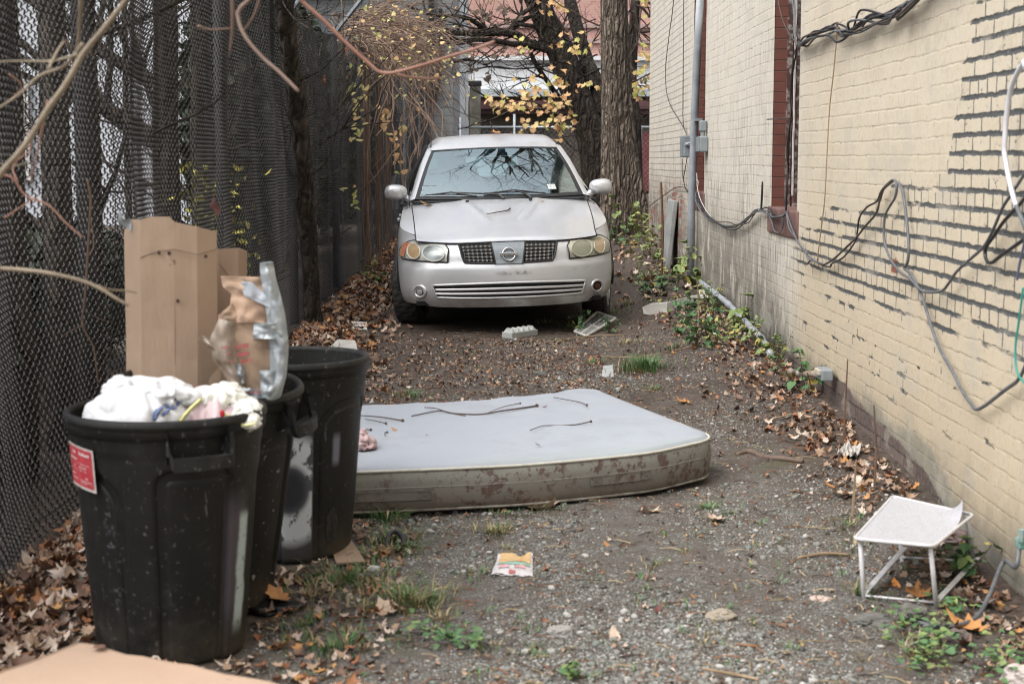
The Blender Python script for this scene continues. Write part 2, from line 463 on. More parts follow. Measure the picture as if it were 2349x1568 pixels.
    ch = t.mul(t.smooth(t.noise(13, 3, .6, t.mapv((1, 2.2, .8), vec=p)), .74, .76), t.ramp(Y, 6.5, 8.5, 1, 0))
    rr = t.math('MAXIMUM', t.mul(t.math('MAXIMUM', rb, one), t.math('SUBTRACT', 1.0, jw)), t.mul(ch, .8))
    col = t.mix(rr, col, t.mix(n_hi, (.17, .055, .035), (.32, .11, .075)))
    # --- grime all over
    col = t.mix(t.ramp(n_hi, .52, .75, 0, .34), col, (.22, .18, .12))
    pk = t.mul(t.smooth(t.noise(2.3, 6, .75, t.mapv((1, 1, 1.6), (5, 1, 8), vec=p)), .52, .62), .42); col = t.mix(pk, col, t.mix(n_hi, (.36, .33, .27), (.50, .47, .40)))
    ck = t.mul(t.smooth(t.noise(1, 5, .75, t.mapv((1, 30, 60), (2, 2, 2), vec=p)), .60, .66), t.mul(hthin, t.ramp(Z, .2, 2.2, .9, .75))); col = t.mix(ck, col, (.06, .052, .042))
    hgt = t.math('SUBTRACT', t.math('ADD', t.mul(per, .25), t.mul(n_hi, .16)), t.math('ADD', t.mul(soft, .42), t.mul(gap, 1.0)))
    hgt = t.math('ADD', hgt, t.mul(t.noise(12, 5, .7, p), .55))
    t.bump(hgt, .6, .007)
    return t.set(col, .72)

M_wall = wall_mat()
def brown_brick():
    t = NT('brown_painted_brick'); p = t.mapv(loc=BB); s = t.sep(p)
    b = t.n('ShaderNodeTexBrick'); b.inputs['Scale'].default_value = 1; b.inputs['Brick Width'].default_value = .21; b.inputs['Row Height'].default_value = .0677
    b.inputs['Mortar Size'].default_value = .005; b.inputs['Mortar Smooth'].default_value = .4
    t.lk(t.comb(s[0], s[2], 0.0), b.inputs['Vector'])
    n = t.noise(9, 5, .7); 
    col = t.mix(n, (.105, .036, .026), (.19, .068, .048))
    col = t.mix(t.mul(t.smooth(t.noise(7, 5, .7, t.mapv((1, 1, .6))), .63, .68), .9), col, (.42, .36, .30))
    col = t.mix(t.mul(b.outputs['Fac'], .6), col, (.06, .03, .022))
    h = t.math('SUBTRACT', t.mul(t.noise(50, 4), .3), b.outputs['Fac']); t.bump(h, .8, .006)
    return t.set(col, .6)
M_brown = brown_brick()
M_timber = simple('flaking_brown_timber', (.075, .035, .028), (.30, .27, .25), 26, .6, bump=.4, lo=.48, hi=.62)
M_white = simple('old_white_paint', (.62, .61, .58), (.40, .37, .33), 18, .55, bump=.2)
M_sill = simple('brown_painted_stone', (.10, .045, .038), (.19, .11, .095), 7, .65, bump=.5)
M_dark = simple('dark_interior', (.01, .01, .01), None, rough=.9)
M_glassdark = simple('dirty_window_glass', (.02, .022, .025), None, rough=.12)
M_conc = simple('grey_concrete', (.20, .21, .20), (.33, .34, .33), 6, .85, bump=.4)

def building():
    b = thing('brick_building', 'long cream painted brick building with flaking joints along the lane', 'building', BB)
    # wall sheet with the two window openings left out (their near edges hide the glass)
    ops = [(9.25, 10.17, 1.09, 3.9), (13.75, 14.66, 1.10, 3.9)]
    ycut = [-5, 9.25, 10.17, 13.75, 14.66, 19.3]; m = MB(); top = 6.4
    for a, c in zip(ycut[:-1], ycut[1:]):
        op = [o for o in ops if abs(o[0] - a) < 1e-6]
        if not op: m.add([(WX, a, -.4), (WX, c, -.4), (WX, c, top), (WX, a, top)], [(0, 1, 2, 3)])
        else:
            z0, z1 = op[0][2], op[0][3]
            m.add([(WX, a, -.4), (WX, c, -.4), (WX, c, z0), (WX, a, z0)], [(0, 1, 2, 3)])
            m.add([(WX, a, z1), (WX, c, z1), (WX, c, top), (WX, a, top)], [(0, 1, 2, 3)])
    m.add([(WX, 19.3, -.4), (WX + 9, 19.3, -.4), (WX + 9, 19.3, top), (WX, 19.3, top)], [(0, 1, 2, 3)])
    m.add([(WX, -5, -.4), (WX + 9, -5, -.4), (WX + 9, -5, top), (WX, -5, top)], [(3, 2, 1, 0)])
    m.add([(WX + 9, -5, -.4), (WX + 9, 19.3, -.4), (WX + 9, 19.3, top), (WX + 9, -5, top)], [(0, 1, 2, 3)])
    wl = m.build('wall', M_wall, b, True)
    r = MB(); r.box((WX + 4.45, 7.15, 6.5), (9.3, 24.7, .2)); r.build('roof', simple('roof_felt', (.05, .05, .05), None, rough=.9), b, True)
    for k, (a, c, z0, z1) in enumerate(ops):
        wdw = MB()                                               # glass and dark room behind
        wdw.box((WX + .30, (a + c) / 2, (z0 + z1) / 2), (.02, c - a, z1 - z0))
        wo_ = wdw.build('window', M_glassdark, b, True)
        f = MB()
        f.box((WX + .235, c - .045, (z0 + z1) / 2), (.09, .09, z1 - z0)); f.box((WX + .235, a + .045, (z0 + z1) / 2), (.09, .09, z1 - z0))
        f.box((WX + .235, (a + c) / 2, z1 - .05), (.09, c - a - .18, .1)); f.box((WX + .235, (a + c) / 2, z0 + .045), (.09, c - a - .18, .09))
        f.build('frame', M_timber, wo_, True)
        rv = MB()                                                # reveal: far jamb faces the camera
        d = .19
        rv.box((WX + d / 2 + .004, c + .02, (z0 + z1) / 2), (d, .04, z1 - z0)); rv.box((WX + .1, a - .02, (z0 + z1) / 2), (.19, .04, z1 - z0))
        rv.box((WX + .1, (a + c) / 2, z1 + .02), (.19, c - a, .04))
        rv.build('reveal', M_brown, wo_, True)
        if k == 0:
            bd = MB(); bd.box((WX + .155, c - .03, (z0 + z1) / 2), (.05, .05, z1 - z0)); bd.box((WX + .10, c - .006, 2.5), (.035, .014, 2.8))
            bd.build('timber_bead', M_timber, wo_, True)
            wb = MB(); pts = [(WX + .125 + .006 * nz(z * 7), c - .058, z) for z in np.linspace(z0 + .08, z1, 40)]; wb.tube(pts, [.007 + .004 * abs(nz(z * 13, 4)) for z in np.linspace(z0, z1, 40)], 5)
            wb.build('caulk_line', M_white, wo_, True)
        sm = MB(); sm.rbox((WX + .11, (a + c) / 2, z0 - .075), (.25 if k == 0 else .235, c - a + .14, .17), .012)
        sm.build('sill', M_sill, wo_, True)
building()

# things fixed to the wall --------------------------------------------------------------------
M_black = simple('black_cable_sheath', (.018, .018, .02), None, rough=.42)
M_grayc = simple('grey_cable_sheath', (.085, .09, .10), (.14, .145, .15), 20, .5)
M_browc = simple('brown_cable_sheath', (.05, .036, .028), (.09, .07, .055), 20, .55)
M_pvc = simple('grey_plastic_pipe', (.36, .38, .41), (.26, .28, .30), 7, .4, bump=.08)
M_boxgrey = simple('grey_enamel_box', (.20, .23, .24), (.26, .29, .30), 6, .45)
M_cord = simple('tan_cord', (.33, .23, .12), None, rough=.7)
def z4(x, y): return ((1550 + x * .4081) / 1.0643, y * .4081 / 1.0643)
def z2(x, y): return ((1950 + x * .23414) / 1.0643, (367 + y * .23414) / 1.0643)
def z3(x, y): return ((1950 + x * .23414) / 1.0643, (734 + y * .23414) / 1.0643)
def z1(x, y): return ((1950 + x * .23414) / 1.0643, y * .23414 / 1.0643)
def z5(x, y): return ((1560 + x * .17029) / 1.0643, y * .17029 / 1.0643)
def z6(x, y): return ((1560 + x * .17029) / 1.0643, (267 + y * .17029) / 1.0643)
def z8(x, y): return ((1350 + x * .298) / 1.0643, (560 + y * .298) / 1.0643)
def wallpts(pts, f, off=.03): return [atX(*f(*p), WX - off) for p in pts]

def cable(name, strands, mats, label, cat='cable', group=None, k=6):
    strands = [(a, b * .74, c, d) for a, b, c, d in strands]
    """strands: (points on the wall, radius, material index, sideways jitter)"""
    m = MB()
    for pts, r, mi, j in strands:
        sp = spline(pts, k); sd_ = rng.random() * 50
        P = []
        for i, p in enumerate(sp):
            e = min(i, len(sp) - 1 - i) / max(1, len(sp) - 1) * 2
            P.append(p + Vector((-abs(nz(i * .09, sd_)) * j, nz(i * .07, sd_ + 7) * j, nz(i * .075, sd_ + 3) * j * 1.1)) * min(1, e * 4 + .3))
        m.tube(P, r, 6, mi)
    return solo(name, m, mats, label, cat, group, smooth=True)

MC = [M_black, M_grayc, M_browc]
near_end = [Vector((WX - .03, y, z)) for y, z in ((-2, 2.9), (1, 2.75), (3.4, 2.55))]
up = near_end + wallpts([(1720, -40), (1640, 30), (1590, 70), (1520, 100), (1420, 100), (1350, 150), (1290, 195), (1250, 190), (1210, 165), (1150, 185), (1080, 215), (1020, 250), (975, 275)], z4)
dn = wallpts([(975, 275), (962, 340), (948, 430), (938, 600), (928, 800), (918, 950), (912, 1100), (902, 1290)], z4)
cable('cable_bundle', [(up, .010, 0, .03), (up, .009, 1, .06), (up, .008, 0, .07), (up, .008, 2, .08), (up, .007, 0, .06), (up + dn[1:], .008, 0, .02), (up + dn[1:], .006, 1, .03), (up + dn[1:], .005, 2, .03)], MC,
      'thick bundle of grey and black cables draped across the top of the wall')
sag = wallpts([(1205, 170), (1240, 205), (1300, 205), (1360, 190), (1450, 140), (1530, 100), (1640, 40), (1700, -30)], z4, .05)
cable('slack_cable', [(sag, .006, 0, .005)], MC, 'single slack black cable hanging just below the thick bundle')
cable('drop_cable', [(wallpts([(945, -40), (955, 120), (962, 220), (975, 275)], z4), .008, 1, .01), (wallpts([(955, -40), (962, 100), (966, 200), (972, 270)], z4), .006, 1, .02), (wallpts([(850, -60), (868, 60), (900, 160), (945, 230), (970, 275)], z4, .05), .005, 2, .0)], MC,
      'grey cables dropping beside the brown window frame into the bundle')
cable('tan_cord', [(wallpts([(1212, 175), (1190, 420), (1165, 650), (1148, 950), (1135, 1200), (1110, 1400), (1092, 1560)], z4), .0045, 0, .0)], M_cord, 'thin tan cord hanging straight down from the cable bundle')
lowb = wallpts([(372, 1150), (392, 1215), (440, 1295), (530, 1355), (600, 1360), (670, 1320), (740, 1255)], z4)
low2 = wallpts([(740, 1255), (790, 1265), (830, 1290), (870, 1290), (900, 1285)], z4)
cable('looped_cable', [(lowb, .009, 0, .03), (lowb, .007, 1, .06), (lowb, .006, 2, .07), (lowb + low2[1:], .007, 0, .03), (lowb + low2[1:], .006, 1, .05), (low2, .007, 0, .05), (low2, .006, 1, .06),
      (wallpts([(750, 1255), (800, 1280), (822, 1330), (835, 1375), (860, 1393), (882, 1365), (892, 1290)], z4), .006, 1, .01)], MC, 'sagging loop of dark cables below the brown window sill')
cc = wallpts([(905, 1265), (930, 1345), (975, 1440), (1035, 1525)], z4) + wallpts([(100, 1105), (180, 1160), (260, 1195)], z2)
cable('paired_cable', [(cc, .007, 1, .01), (cc, .006, 1, .05), (wallpts([(95, 1185), (130, 1150), (190, 1160), (250, 1190), (300, 1175), (400, 1105), (500, 1015), (600, 915), (690, 790), (820, 640), (850, 520), (900, 400), (990, 315)], z2), .0075, 2, .006),
      (wallpts([(250, 1205), (330, 1213), (350, 1180), (430, 1140), (500, 1080), (600, 935), (612, 850), (635, 700), (715, 595), (815, 535), (870, 420), (960, 320), (1000, 315)], z2), .0065, 0, .004)], MC,
      'pair of dark cables dipping and rising to a nail on the wall')
cable('hanging_loop', [(wallpts([(1000, 315), (1022, 380), (1005, 490), (945, 590), (900, 690), (888, 850), (900, 980), (955, 1130), (1050, 1260), (1170, 1345), (1235, 1425), (1300, 1470), (1400, 1480), (1500, 1458), (1560, 1390), (1650, 1260), (1770, 1150), (1930, 1000), (2030, 820), (2120, 610), (2200, 480), (2360, 240), (2500, 20)], z2, .035), .008, 1, .0)], MC,
      'long grey cable looping from the wall nail towards the near end', k=8)
cable('dangling_cable', [(wallpts([(1000, 315), (1070, 390), (1100, 520), (1122, 700), (1142, 900), (1148, 1060), (1130, 1180), (1102, 1228), (1170, 1290), (1230, 1400), (1288, 1530)], z2, .03) + wallpts([(1350, 160), (1400, 320), (1480, 520), (1600, 730), (1700, 930), (1790, 1060), (1850, 1130), (1950, 1085), (2150, 930), (2290, 820), (2380, 640), (2480, 400)], z3, .03), .009, 1, .0)], MC,
      'grey cable dangling lowest on the wall in a sharp V', k=8)
cable('black_loop', [(wallpts([(2500, 380), (2349, 510), (2280, 590), (2140, 740), (2030, 900), (1960, 1000), (1943, 1080), (1968, 1160), (2020, 1168), (2100, 1105), (2250, 1000), (2400, 890)], z2, .04), .009, 0, .0)], MC, 'short black cable loop at the near end of the wall', k=8)
cable('white_cable', [([Vector((WX - .05, 4.45, 3.6)), Vector((WX - .05, 4.55, 2.3))] + wallpts([(2420, 540), (2349, 645), (2262, 800), (2202, 970), (2162, 1250), (2150, 1450)], z1, .05) + wallpts([(2145, 20), (2165, 150), (2200, 330), (2242, 500), (2270, 580)], z2, .05), .012, 0, .0),
      (wallpts([(2270, 580), (2310, 680), (2349, 770), (2400, 900)], z2, .05), .011, 1, .0)], [simple('white_cable_sheath', (.60, .60, .62), None, rough=.45), M_grayc], 'thick white cable bowing down the near end of the wall', k=8)
cable('blue_wire', [(wallpts([(2420, 650), (2345, 1000), (2300, 1200), (2278, 1350)], z2, .05), .006, 0, 0)], simple('blue_wire_sheath', (.10, .12, .18), None, rough=.5), 'short blue grey wire end beside the white cable')
cable('teal_string', [(wallpts([(2340, 1430), (2325, 1560)], z2, .06) + wallpts([(2290, 250), (2262, 450), (2262, 640), (2290, 770), (2349, 850), (2420, 900)], z3, .06), .005, 0, 0)], simple('teal_string', (.03, .27, .22), None, rough=.5), 'thin teal string hanging by the near end of the wall')
cable('thin_black_wire', [(wallpts([(503, -40), (470, 250), (440, 450), (400, 780), (383, 950), (382, 1150), (395, 1310), (425, 1440), (475, 1560)], z5) + wallpts([(560, 130), (640, 265), (690, 370)], z6), .006, 0, 0), (wallpts([(642, -40), (636, 800), (630, 1560)], z5) + wallpts([(632, 120), (642, 260)], z6), .006, 0, 0)], MC, 'two thin black wires running down to the far grey box')
cable('stray_wire', [(wallpts([(145, 1395), (220, 1330), (350, 1240), (500, 1135), (600, 1110), (660, 1130), (690, 1180)], z6), .006, 0, 0), (wallpts([(620, 700), (622, 900), (650, 1080), (690, 1170)], z6), .006, 0, 0), (wallpts([(690, 690), (655, 900), (640, 1000), (670, 1130), (740, 1210)], z6), .006, 0, .0)], MC, 'black wires below the grey boxes, one bowing out to the far corner')
cable('pale_wire', [(wallpts([(655, 760), (690, 810), (790, 870), (830, 940), (835, 1080), (860, 1200), (900, 1310), (960, 1440), (1040, 1550)], z6), .005, 0, .01), (wallpts([(715, 1003), (830, 1010), (850, 1060), (840, 1150)], z6), .005, 0, .0)], M_white, 'thin white wires straggling down behind the grey conduit pipe')
# little nail and wire at the window
m = MB(); m.tube(wallpts([(1835, 145), (2180, 122)], z6, .04), .004, 5); solo('wire_spike', m, M_black, 'thin dark spike sticking across the brown window reveal', 'spike')
m = MB(); m.tube(wallpts([(1770, 1035), (1768, 1120), (1765, 1200), (1752, 1430)], z6, .03), [.005, .008, .008, .007], 6); solo('cable_stub', m, M_black, 'black cable stub standing upright beside the brown sill', 'cable')

# conduit pipe and boxes
def pipe(name, pts, r, mat, label, cat='pipe', n=10):
    m = MB(); m.tube(spline(pts, 5), r, n); return solo(name, m, mat, label, cat, smooth=True)
pp = [atX(*z5(880, -60), WX - .06), atX(*z5(835, 780), WX - .06), atX(*z6(800, 0), WX - .06), atX(*z6(755, 1400), WX - .06)]
pb = pp[-1].copy(); pb.z = gz(WX, pb.y) - .05
y0 = sum(p.y for p in pp) / 4
cp = thing('conduit_pipe', 'tall grey plastic conduit pipe standing upright on the brick wall', 'pipe', (WX - .06, pp[-1].y, gz(1.6, pp[-1].y)))
m = MB(); m.tube(pp + [pb], .034, 12); m.build('pipe', M_pvc, cp, True, smooth=True)
for zc_ in (1.75, 2.9):
    m = MB(); yy = pp[2].y; m.box((WX - .03, yy, zc_), (.07, .10, .025)); m.build('clamp', M_boxgrey, cp, True)
def wallbox(cx0, cx1, y0_, y1_, dep, label, latch):
    L = .2
    a = atX(*z6(cx0, y0_), WX - .01); b_ = atX(*z6(cx1, y1_), WX - .01)
    # the box spans from its far face to its near face along the wall
    Yf = atX(*z6(cx0, (y0_ + y1_) / 2), WX - dep).y
    Yn = atX(*z6(cx1, (y0_ + y1_) / 2), WX - dep * .9).y
    Yc = (Yf + Yn) / 2; zt_ = atX(*z6(cx0, y0_), WX - dep).z; zb_ = atX(*z6(cx0, y1_), WX - dep).z
    t = thing('electrical_box', label, 'electrical box', (WX, Yc, zb_))
    m = MB(); m.rbox((WX - dep / 2, Yc, (zt_ + zb_) / 2), (dep, L, zt_ - zb_), .012); m.build('housing', M_boxgrey, t, True)
    m = MB(); m.rbox((WX - dep - .006, Yc, (zt_ + zb_) / 2), (.014, L * .9, (zt_ - zb_) * .95), .005); m.build('cover', M_boxgrey, t, True)
    if latch:
        m = MB(); m.rbox((WX - dep * .55, Yc - L / 2 - .012, (zt_ + zb_) / 2 + .02), (.05, .024, .03), .006); m.tube([(WX - dep * .75, Yc - L / 2 - .02, (zt_ + zb_) / 2 + .02), (WX - dep * .3, Yc - L / 2 - .02, (zt_ + zb_) / 2 + .035)], .008, 6)
        m.build('latch', M_pvc, t, True)
    else:
        m = MB(); m.tube([(WX - dep * .5, Yc, zt_), (WX - dep * .5, Yc, zt_ + .06)], .02, 10); m.rbox((WX - .035, Yc + .02, zt_ + .09), (.06, .10, .09), .01); m.build('hub', M_boxgrey, t, True)
wallbox(565, 692, 385, 690, .09, 'grey metal switch box with a latch beyond the conduit pipe', True)
wallbox(805, 910, 395, 615, .075, 'grey meter box with a hub on top, nearer than the conduit pipe', False)

# pipe lying along the foot of the wall and the coupling box
lp = [onG(*z8(1285, 528)) + Vector((0, 0, .10)), onG(*z8(1420, 590)) + Vector((0, 0, .10)), onG(*z8(1490, 630)) + Vector((0, 0, .10)), onG(*z8(1550, 720)) + Vector((0, 0, .10)), onG(*z8(1640, 870)) + Vector((0, 0, .07)), onG(*z8(1720, 960)) + Vector((0, 0, .05)), onG(*z8(1785, 1050)) + Vector((0, 0, .02))]
lp = [Vector((min(p.x, WX - .06), p.y, p.z)) for p in lp]
gp = thing('ground_conduit', 'bent grey conduit lying along the foot of the brick wall', 'pipe', (lp[0].x, lp[0].y, gz(lp[0].x, lp[0].y)))
m = MB(); m.tube(spline(lp, 5), .022, 10); m.build('pipe', M_pvc, gp, True, smooth=True)
for i in (2, 3, 5):
    d = (lp[i + 1] - lp[i - 1]).normalized(); m = MB(); m.tube([lp[i] - d * .03, lp[i] + d * .03], .027, 10); m.build('coupling', M_pvc, gp, True, smooth=True)
e0 = atX(*z8(1940, 1158), WX - .16); e1 = atX(*z8(2010, 1180), WX - .11); e2 = atX(*z8(2175, 1185), WX - .06); e3 = atX(*z8(2280, 1178), WX - .05)
g2 = thing('wall_outlet_pipe', 'short rusty pipe stub ending in a grey fitting low on the wall', 'pipe', (e2.x, e2.y, e2.z - .05))
m = MB(); m.tube(spline([e0, e1, e2], 5), .018, 10); m.build('stub', simple('rusty_pale_pipe', (.36, .33, .28), (.22, .16, .11), 16, .6), g2, True, smooth=True)
m = MB(); m.rbox((e2 + e3) / 2, (.06, .15, .06), .008); m.build('fitting', M_boxgrey, g2, True)
m = MB(); m.rbox((e2 + e3) / 2 + Vector((-.036, 0, .012)), (.02, .10, .03), .005); m.build('lever', simple('pale_lever', (.45, .42, .33), None, rough=.5), g2, True)
# slab leaning on the far bay, brown stake beside it
a = atX(1527, 430, WX - .05); bq = atX(1545, 565, WX - .08)
m = MB(); yc = (a.y + bq.y) / 2; m.rbox((WX - .07, yc, gz(1.6, yc) + .30), (.05, .55, .78), .01, Matrix.Rotation(R(6), 3, 'Y')); solo('concrete_slab', m, M_conc, 'grey concrete slab leaning on the far bay of the wall', 'slab')
m = MB(); sk = atX(1518, 620, 1.42); m.tube([(sk.x, sk.y, gz(sk.x, sk.y) - .05), (sk.x + .01, sk.y + .02, gz(sk.x, sk.y) + .45), (sk.x - .01, sk.y + .05, gz(sk.x, sk.y) + .92)], .012, 6); solo('wooden_stake', m, simple('brown_stake', (.14, .065, .035), (.09, .05, .03), 20, .7), 'thin brown stake standing before the grey slab', 'stake')
# ================================================================ leaves (shared outlines)
MAPLE = [(0, 0), (.10, .10), (.34, .02), (.30, .20), (.52, .34), (.36, .40), (.44, .62), (.22, .56), (.12, .74), (0, 1.0),
         (-.12, .74), (-.22, .56), (-.44, .62), (-.36, .40), (-.52, .34), (-.30, .20), (-.34, .02), (-.10, .10)]
OAK = [(0, 0), (.10, .14), (.26, .16), (.20, .32), (.36, .42), (.22, .54), (.30, .72), (.14, .80), (0, 1.0),
       (-.14, .80), (-.30, .72), (-.22, .54), (-.36, .42), (-.20, .32), (-.26, .16), (-.10, .14)]
OVAL = [(0, 0), (.16, .16), (.25, .42), (.18, .74), (0, 1.0), (-.18, .74), (-.25, .42), (-.16, .16)]
def leaf_np(outline, curl, fold, twist=0.0):
    o = np.array(outline); c = np.array([[0, .45]]); p = np.vstack([o, c])
    x, y = p[:, 0], p[:, 1] - .45
    z = curl * y * y * 2 + fold * np.abs(x) * 1.4 + twist * x * y * 2
    V = np.stack([x, y, z], 1); n = len(o)
    F = np.array([(i, (i + 1) % n, n) for i in range(n)])
    return V, F
def scatter_np(protos, pos, rot, size, mi, name, mats, parent=None):
    """many small flat shapes in one mesh: rot = (yaw, tilt, tiltdir) arrays, protos picked in turn"""
    Vs, Fs, Ms = [], [], []; off = 0
    k = np.arange(len(pos)) % len(protos)
    for pi, (V, F) in enumerate(protos):
        sel = np.where(k == pi)[0]
        if len(sel) == 0: continue
        ya, ti, td = rot[0][sel], rot[1][sel], rot[2][sel]
        c, s = np.cos(ya), np.sin(ya); n = len(sel)
        X = V[None, :, 0] * c[:, None] - V[None, :, 1] * s[:, None]
        Yv = V[None, :, 0] * s[:, None] + V[None, :, 1] * c[:, None]
        Z = np.repeat(V[None, :, 2], n, 0)
        # tilt about a horizontal axis with direction td
        ax, ay = np.cos(td)[:, None], np.sin(td)[:, None]
        ct, st = np.cos(ti)[:, None], np.sin(ti)[:, None]
        d = X * ax + Yv * ay; e = -X * ay + Yv * ax
        e2 = e * ct - Z * st; Z2 = e * st + Z * ct
        X2 = d * ax - e2 * ay; Y2 = d * ay + e2 * ax
        sz = size[sel][:, None]
        P = np.stack([X2 * sz + pos[sel, 0:1], Y2 * sz + pos[sel, 1:2], Z2 * sz + pos[sel, 2:3]], -1)
        Vs.append(P.reshape(-1, 3))
        Fs.append((F[None] + (np.arange(n) * len(V))[:, None, None] + off).reshape(-1, F.shape[1]))
        Ms.append(np.repeat(mi[sel], len(F))); off += n * len(V)
    return np_mesh(name, np.vstack(Vs), np.vstack(Fs), mats, np.concatenate(Ms), parent=parent)

def leafmat(name, c1, c2, rough=.6):
    t = NT(name); g = t.n('ShaderNodeNewGeometry')
    col = t.mix(g.outputs['Random Per Island'], c1, c2)
    col = t.mix(t.ramp(t.noise(60, 3), .45, .75, 0, .4), col, tuple(v * .55 for v in c1))
    return t.set(col, rough)

# ================================================================ chain-link fence with a fine mesh
FX = -1.65
def fwave(Y, z):
    """how far the slack mesh stands off the post line"""
    a = .032 * np.sin(Y * 3.1 + .4 * np.sin(z * 1.7)) + .012 * np.sin(Y * 7.7 + 1.3) + .004 * np.sin(Y * 17.0 + z)
    a = a + .03 * np.sin(z * 2.1 + Y * .6) * np.sin(Y * 1.35) + .010 * np.sin(z * 5.0 + Y * 2.3)
    return FX + a
def ftop(Y):
    return gz(-1.6, Y) + np.interp(Y, [3, 6, 11, 13.5, 16, 24, 34], [2.62, 2.58, 2.43, 2.36, 2.42, 2.40, 2.4])
POSTS = [3.35, 6.35, 9.35, 12.35, 15.35, 18.35, 21.35, 24.35, 27.35, 30.35, 33.35]
M_mesh = simple('black_vinyl_wire', (.028, .027, .027), (.065, .062, .063), 2.2, .45, bump=0)
M_post = simple('dark_fence_post', (.022, .022, .022), None, rough=.75)
def fence():
    fr = thing('chain_link_fence', 'tall black fine mesh chain link fence sagging along the lane', 'fence', (FX, 15, 0.1))
    p = .027; hz = .0112
    for a, b in zip(POSTS[:-1], POSTS[1:]):
        ys = np.arange(a, b, p); zt = float(max(ftop(a), ftop(b))) + .02; zb = gz(-1.6, (a + b) / 2) - .06
        nk = int((zt - zb) / hz) + 1
        J = np.arange(len(ys)); K = np.arange(nk)
        zg = np.array([1.0, 0.0, -1.0, 0.0])[(K[None, :] + 2 * J[:, None]) % 4]      # zigzag, one diamond every four steps
        par = zg
        Yc = ys[:, None] + zg * p * .54
        top = np.array([float(ftop(y)) for y in ys])
        z = zb + K[None, :] * hz
        z = np.minimum(z, top[:, None] + .01 * par)
        X = fwave(Yc, z) + ((K % 2) * 2 - 1)[None, :] * .0045
        # wire section: three-sided
        r = .0038 if b < 10 else .0033
        ang = np.array([PI / 2, PI * 7 / 6, PI * 11 / 6])
        V = np.stack([X[..., None] + r * np.sin(ang), Yc[..., None] + r * np.cos(ang), np.repeat(z[..., None], 3, -1) + 0 * ang], -1)   # (j,k,3,3)
        V = V.reshape(-1, 3)
        base = (J[:, None] * nk + K[None, :-1]) * 3
        q = []
        for s_ in range(3):
            s2 = (s_ + 1) % 3
            q.append(np.stack([base + s_, base + s2, base + 3 + s2, base + 3 + s_], -1).reshape(-1, 4))
        o = np_mesh('mesh_panel', V - np.array([[FX, 15, .1]]), np.vstack(q), M_mesh, parent=fr)
    for y in POSTS:
        m = MB(); zb = gz(-1.7, y); zt = float(ftop(y))
        m.tube([(FX - .075, y, zb - .2), (FX - .075, y, zt + .05)], .036, 10)
        po = m.build('post', M_post, fr, True, smooth=True)
        m = MB(); m.tube([(FX - .075, y, zt + .03), (FX - .01, y + .02, zt + .12), (FX + .22, y + .1, zt + .42)], .022, 4); m.build('arm', simple('blue_grey_steel', (.06, .075, .085), None, rough=.5, metal=.3) if y == POSTS[0] else bpy.data.materials['blue_grey_steel'], po, True)
    m = MB()
    for f, dz in ((lambda y: float(ftop(y)), 0.0), (lambda y: gz(-1.6, y) + .06, 0)):
        ys = np.arange(POSTS[0], POSTS[-1], .15)
        m.tube([(float(fwave(y, f(y))) - .006, y, f(y)) for y in ys], .004, 4)
    m.build('tension_wire', M_post, fr, True)
fence()

# ================================================================ trees
def bark(name, c1, c2, sc=9):
    t = NT(name); v = t.mapv((sc, sc, sc * .2)); n = t.noise(1.0, 6, .7, v, 1.2)
    ve = t.voro(1.0, 'DISTANCE_TO_EDGE', t.vadd(t.mapv((sc * 1.3, sc * 1.3, sc * .22)), t.vscale(t.noisec(6, 3), 1.1)))
    col = t.mix(t.ramp(n, .35, .65), c1, c2); col = t.mix(t.ramp(ve, .0, .20, .65, 0), col, tuple(v * .5 for v in c1)); col = t.mix(t.ramp(t.noise(2.2, 4), .5, .75, 0, .35), col, (.10, .10, .06))
    t.bump(t.math('ADD', t.mul(n, .6), t.ramp(ve, 0, .3)), 1.0, .05); return t.set(col, .9)
M_bark1 = bark('furrowed_grey_bark', (.065, .046, .035), (.33, .26, .20), 15)
M_bark2 = bark('dark_wet_bark', (.022, .016, .012), (.085, .062, .044), 9)
M_twig = simple('bare_twigs', (.05, .034, .026), (.10, .072, .055), 5, .8)

def trunk_mb(path, radii, ridges=16, depth=.035, n=64, seg=70, flare=None, seed=0):
    """a furrowed trunk along a path"""
    sp = spline(path, max(2, seg // (len(path) - 1))); k = len(sp); rows = []
    rr = [interp(i / (k - 1), np.linspace(0, 1, len(radii)), radii) for i in range(k)]
    for i, p in enumerate(sp):
        t = (sp[min(i + 1, k - 1)] - sp[max(i - 1, 0)]).normalized()
        u = t.cross(Vector((0, 1, 0))).normalized(); v_ = u.cross(t)
        L = i * (sp[1] - sp[0]).length; ring = []
        for j in range(n):
            a = 2 * PI * j / n
            wob = a * ridges / (2 * PI) + 1.3 * nz(L * 1.6, math.cos(a) * 1.5 + seed, math.sin(a) * 1.5)
            rid = abs(math.sin(wob * PI)) ** .6 * (.65 + .7 * nz(L * 2.4, a * 2.2, seed + 5))
            r = rr[i] * (1 + .10 * nz(L * .9, math.cos(a) + seed, math.sin(a))) + depth * rr[i] * 3.2 * (rid - .5)
            if flare:
                f = flare(a, L); r += rr[i] * f
            ring.append(p + (u * math.cos(a) + v_ * math.sin(a)) * r)
        rows.append(ring)
    m = MB(); m.grid(rows, closed=True); return m

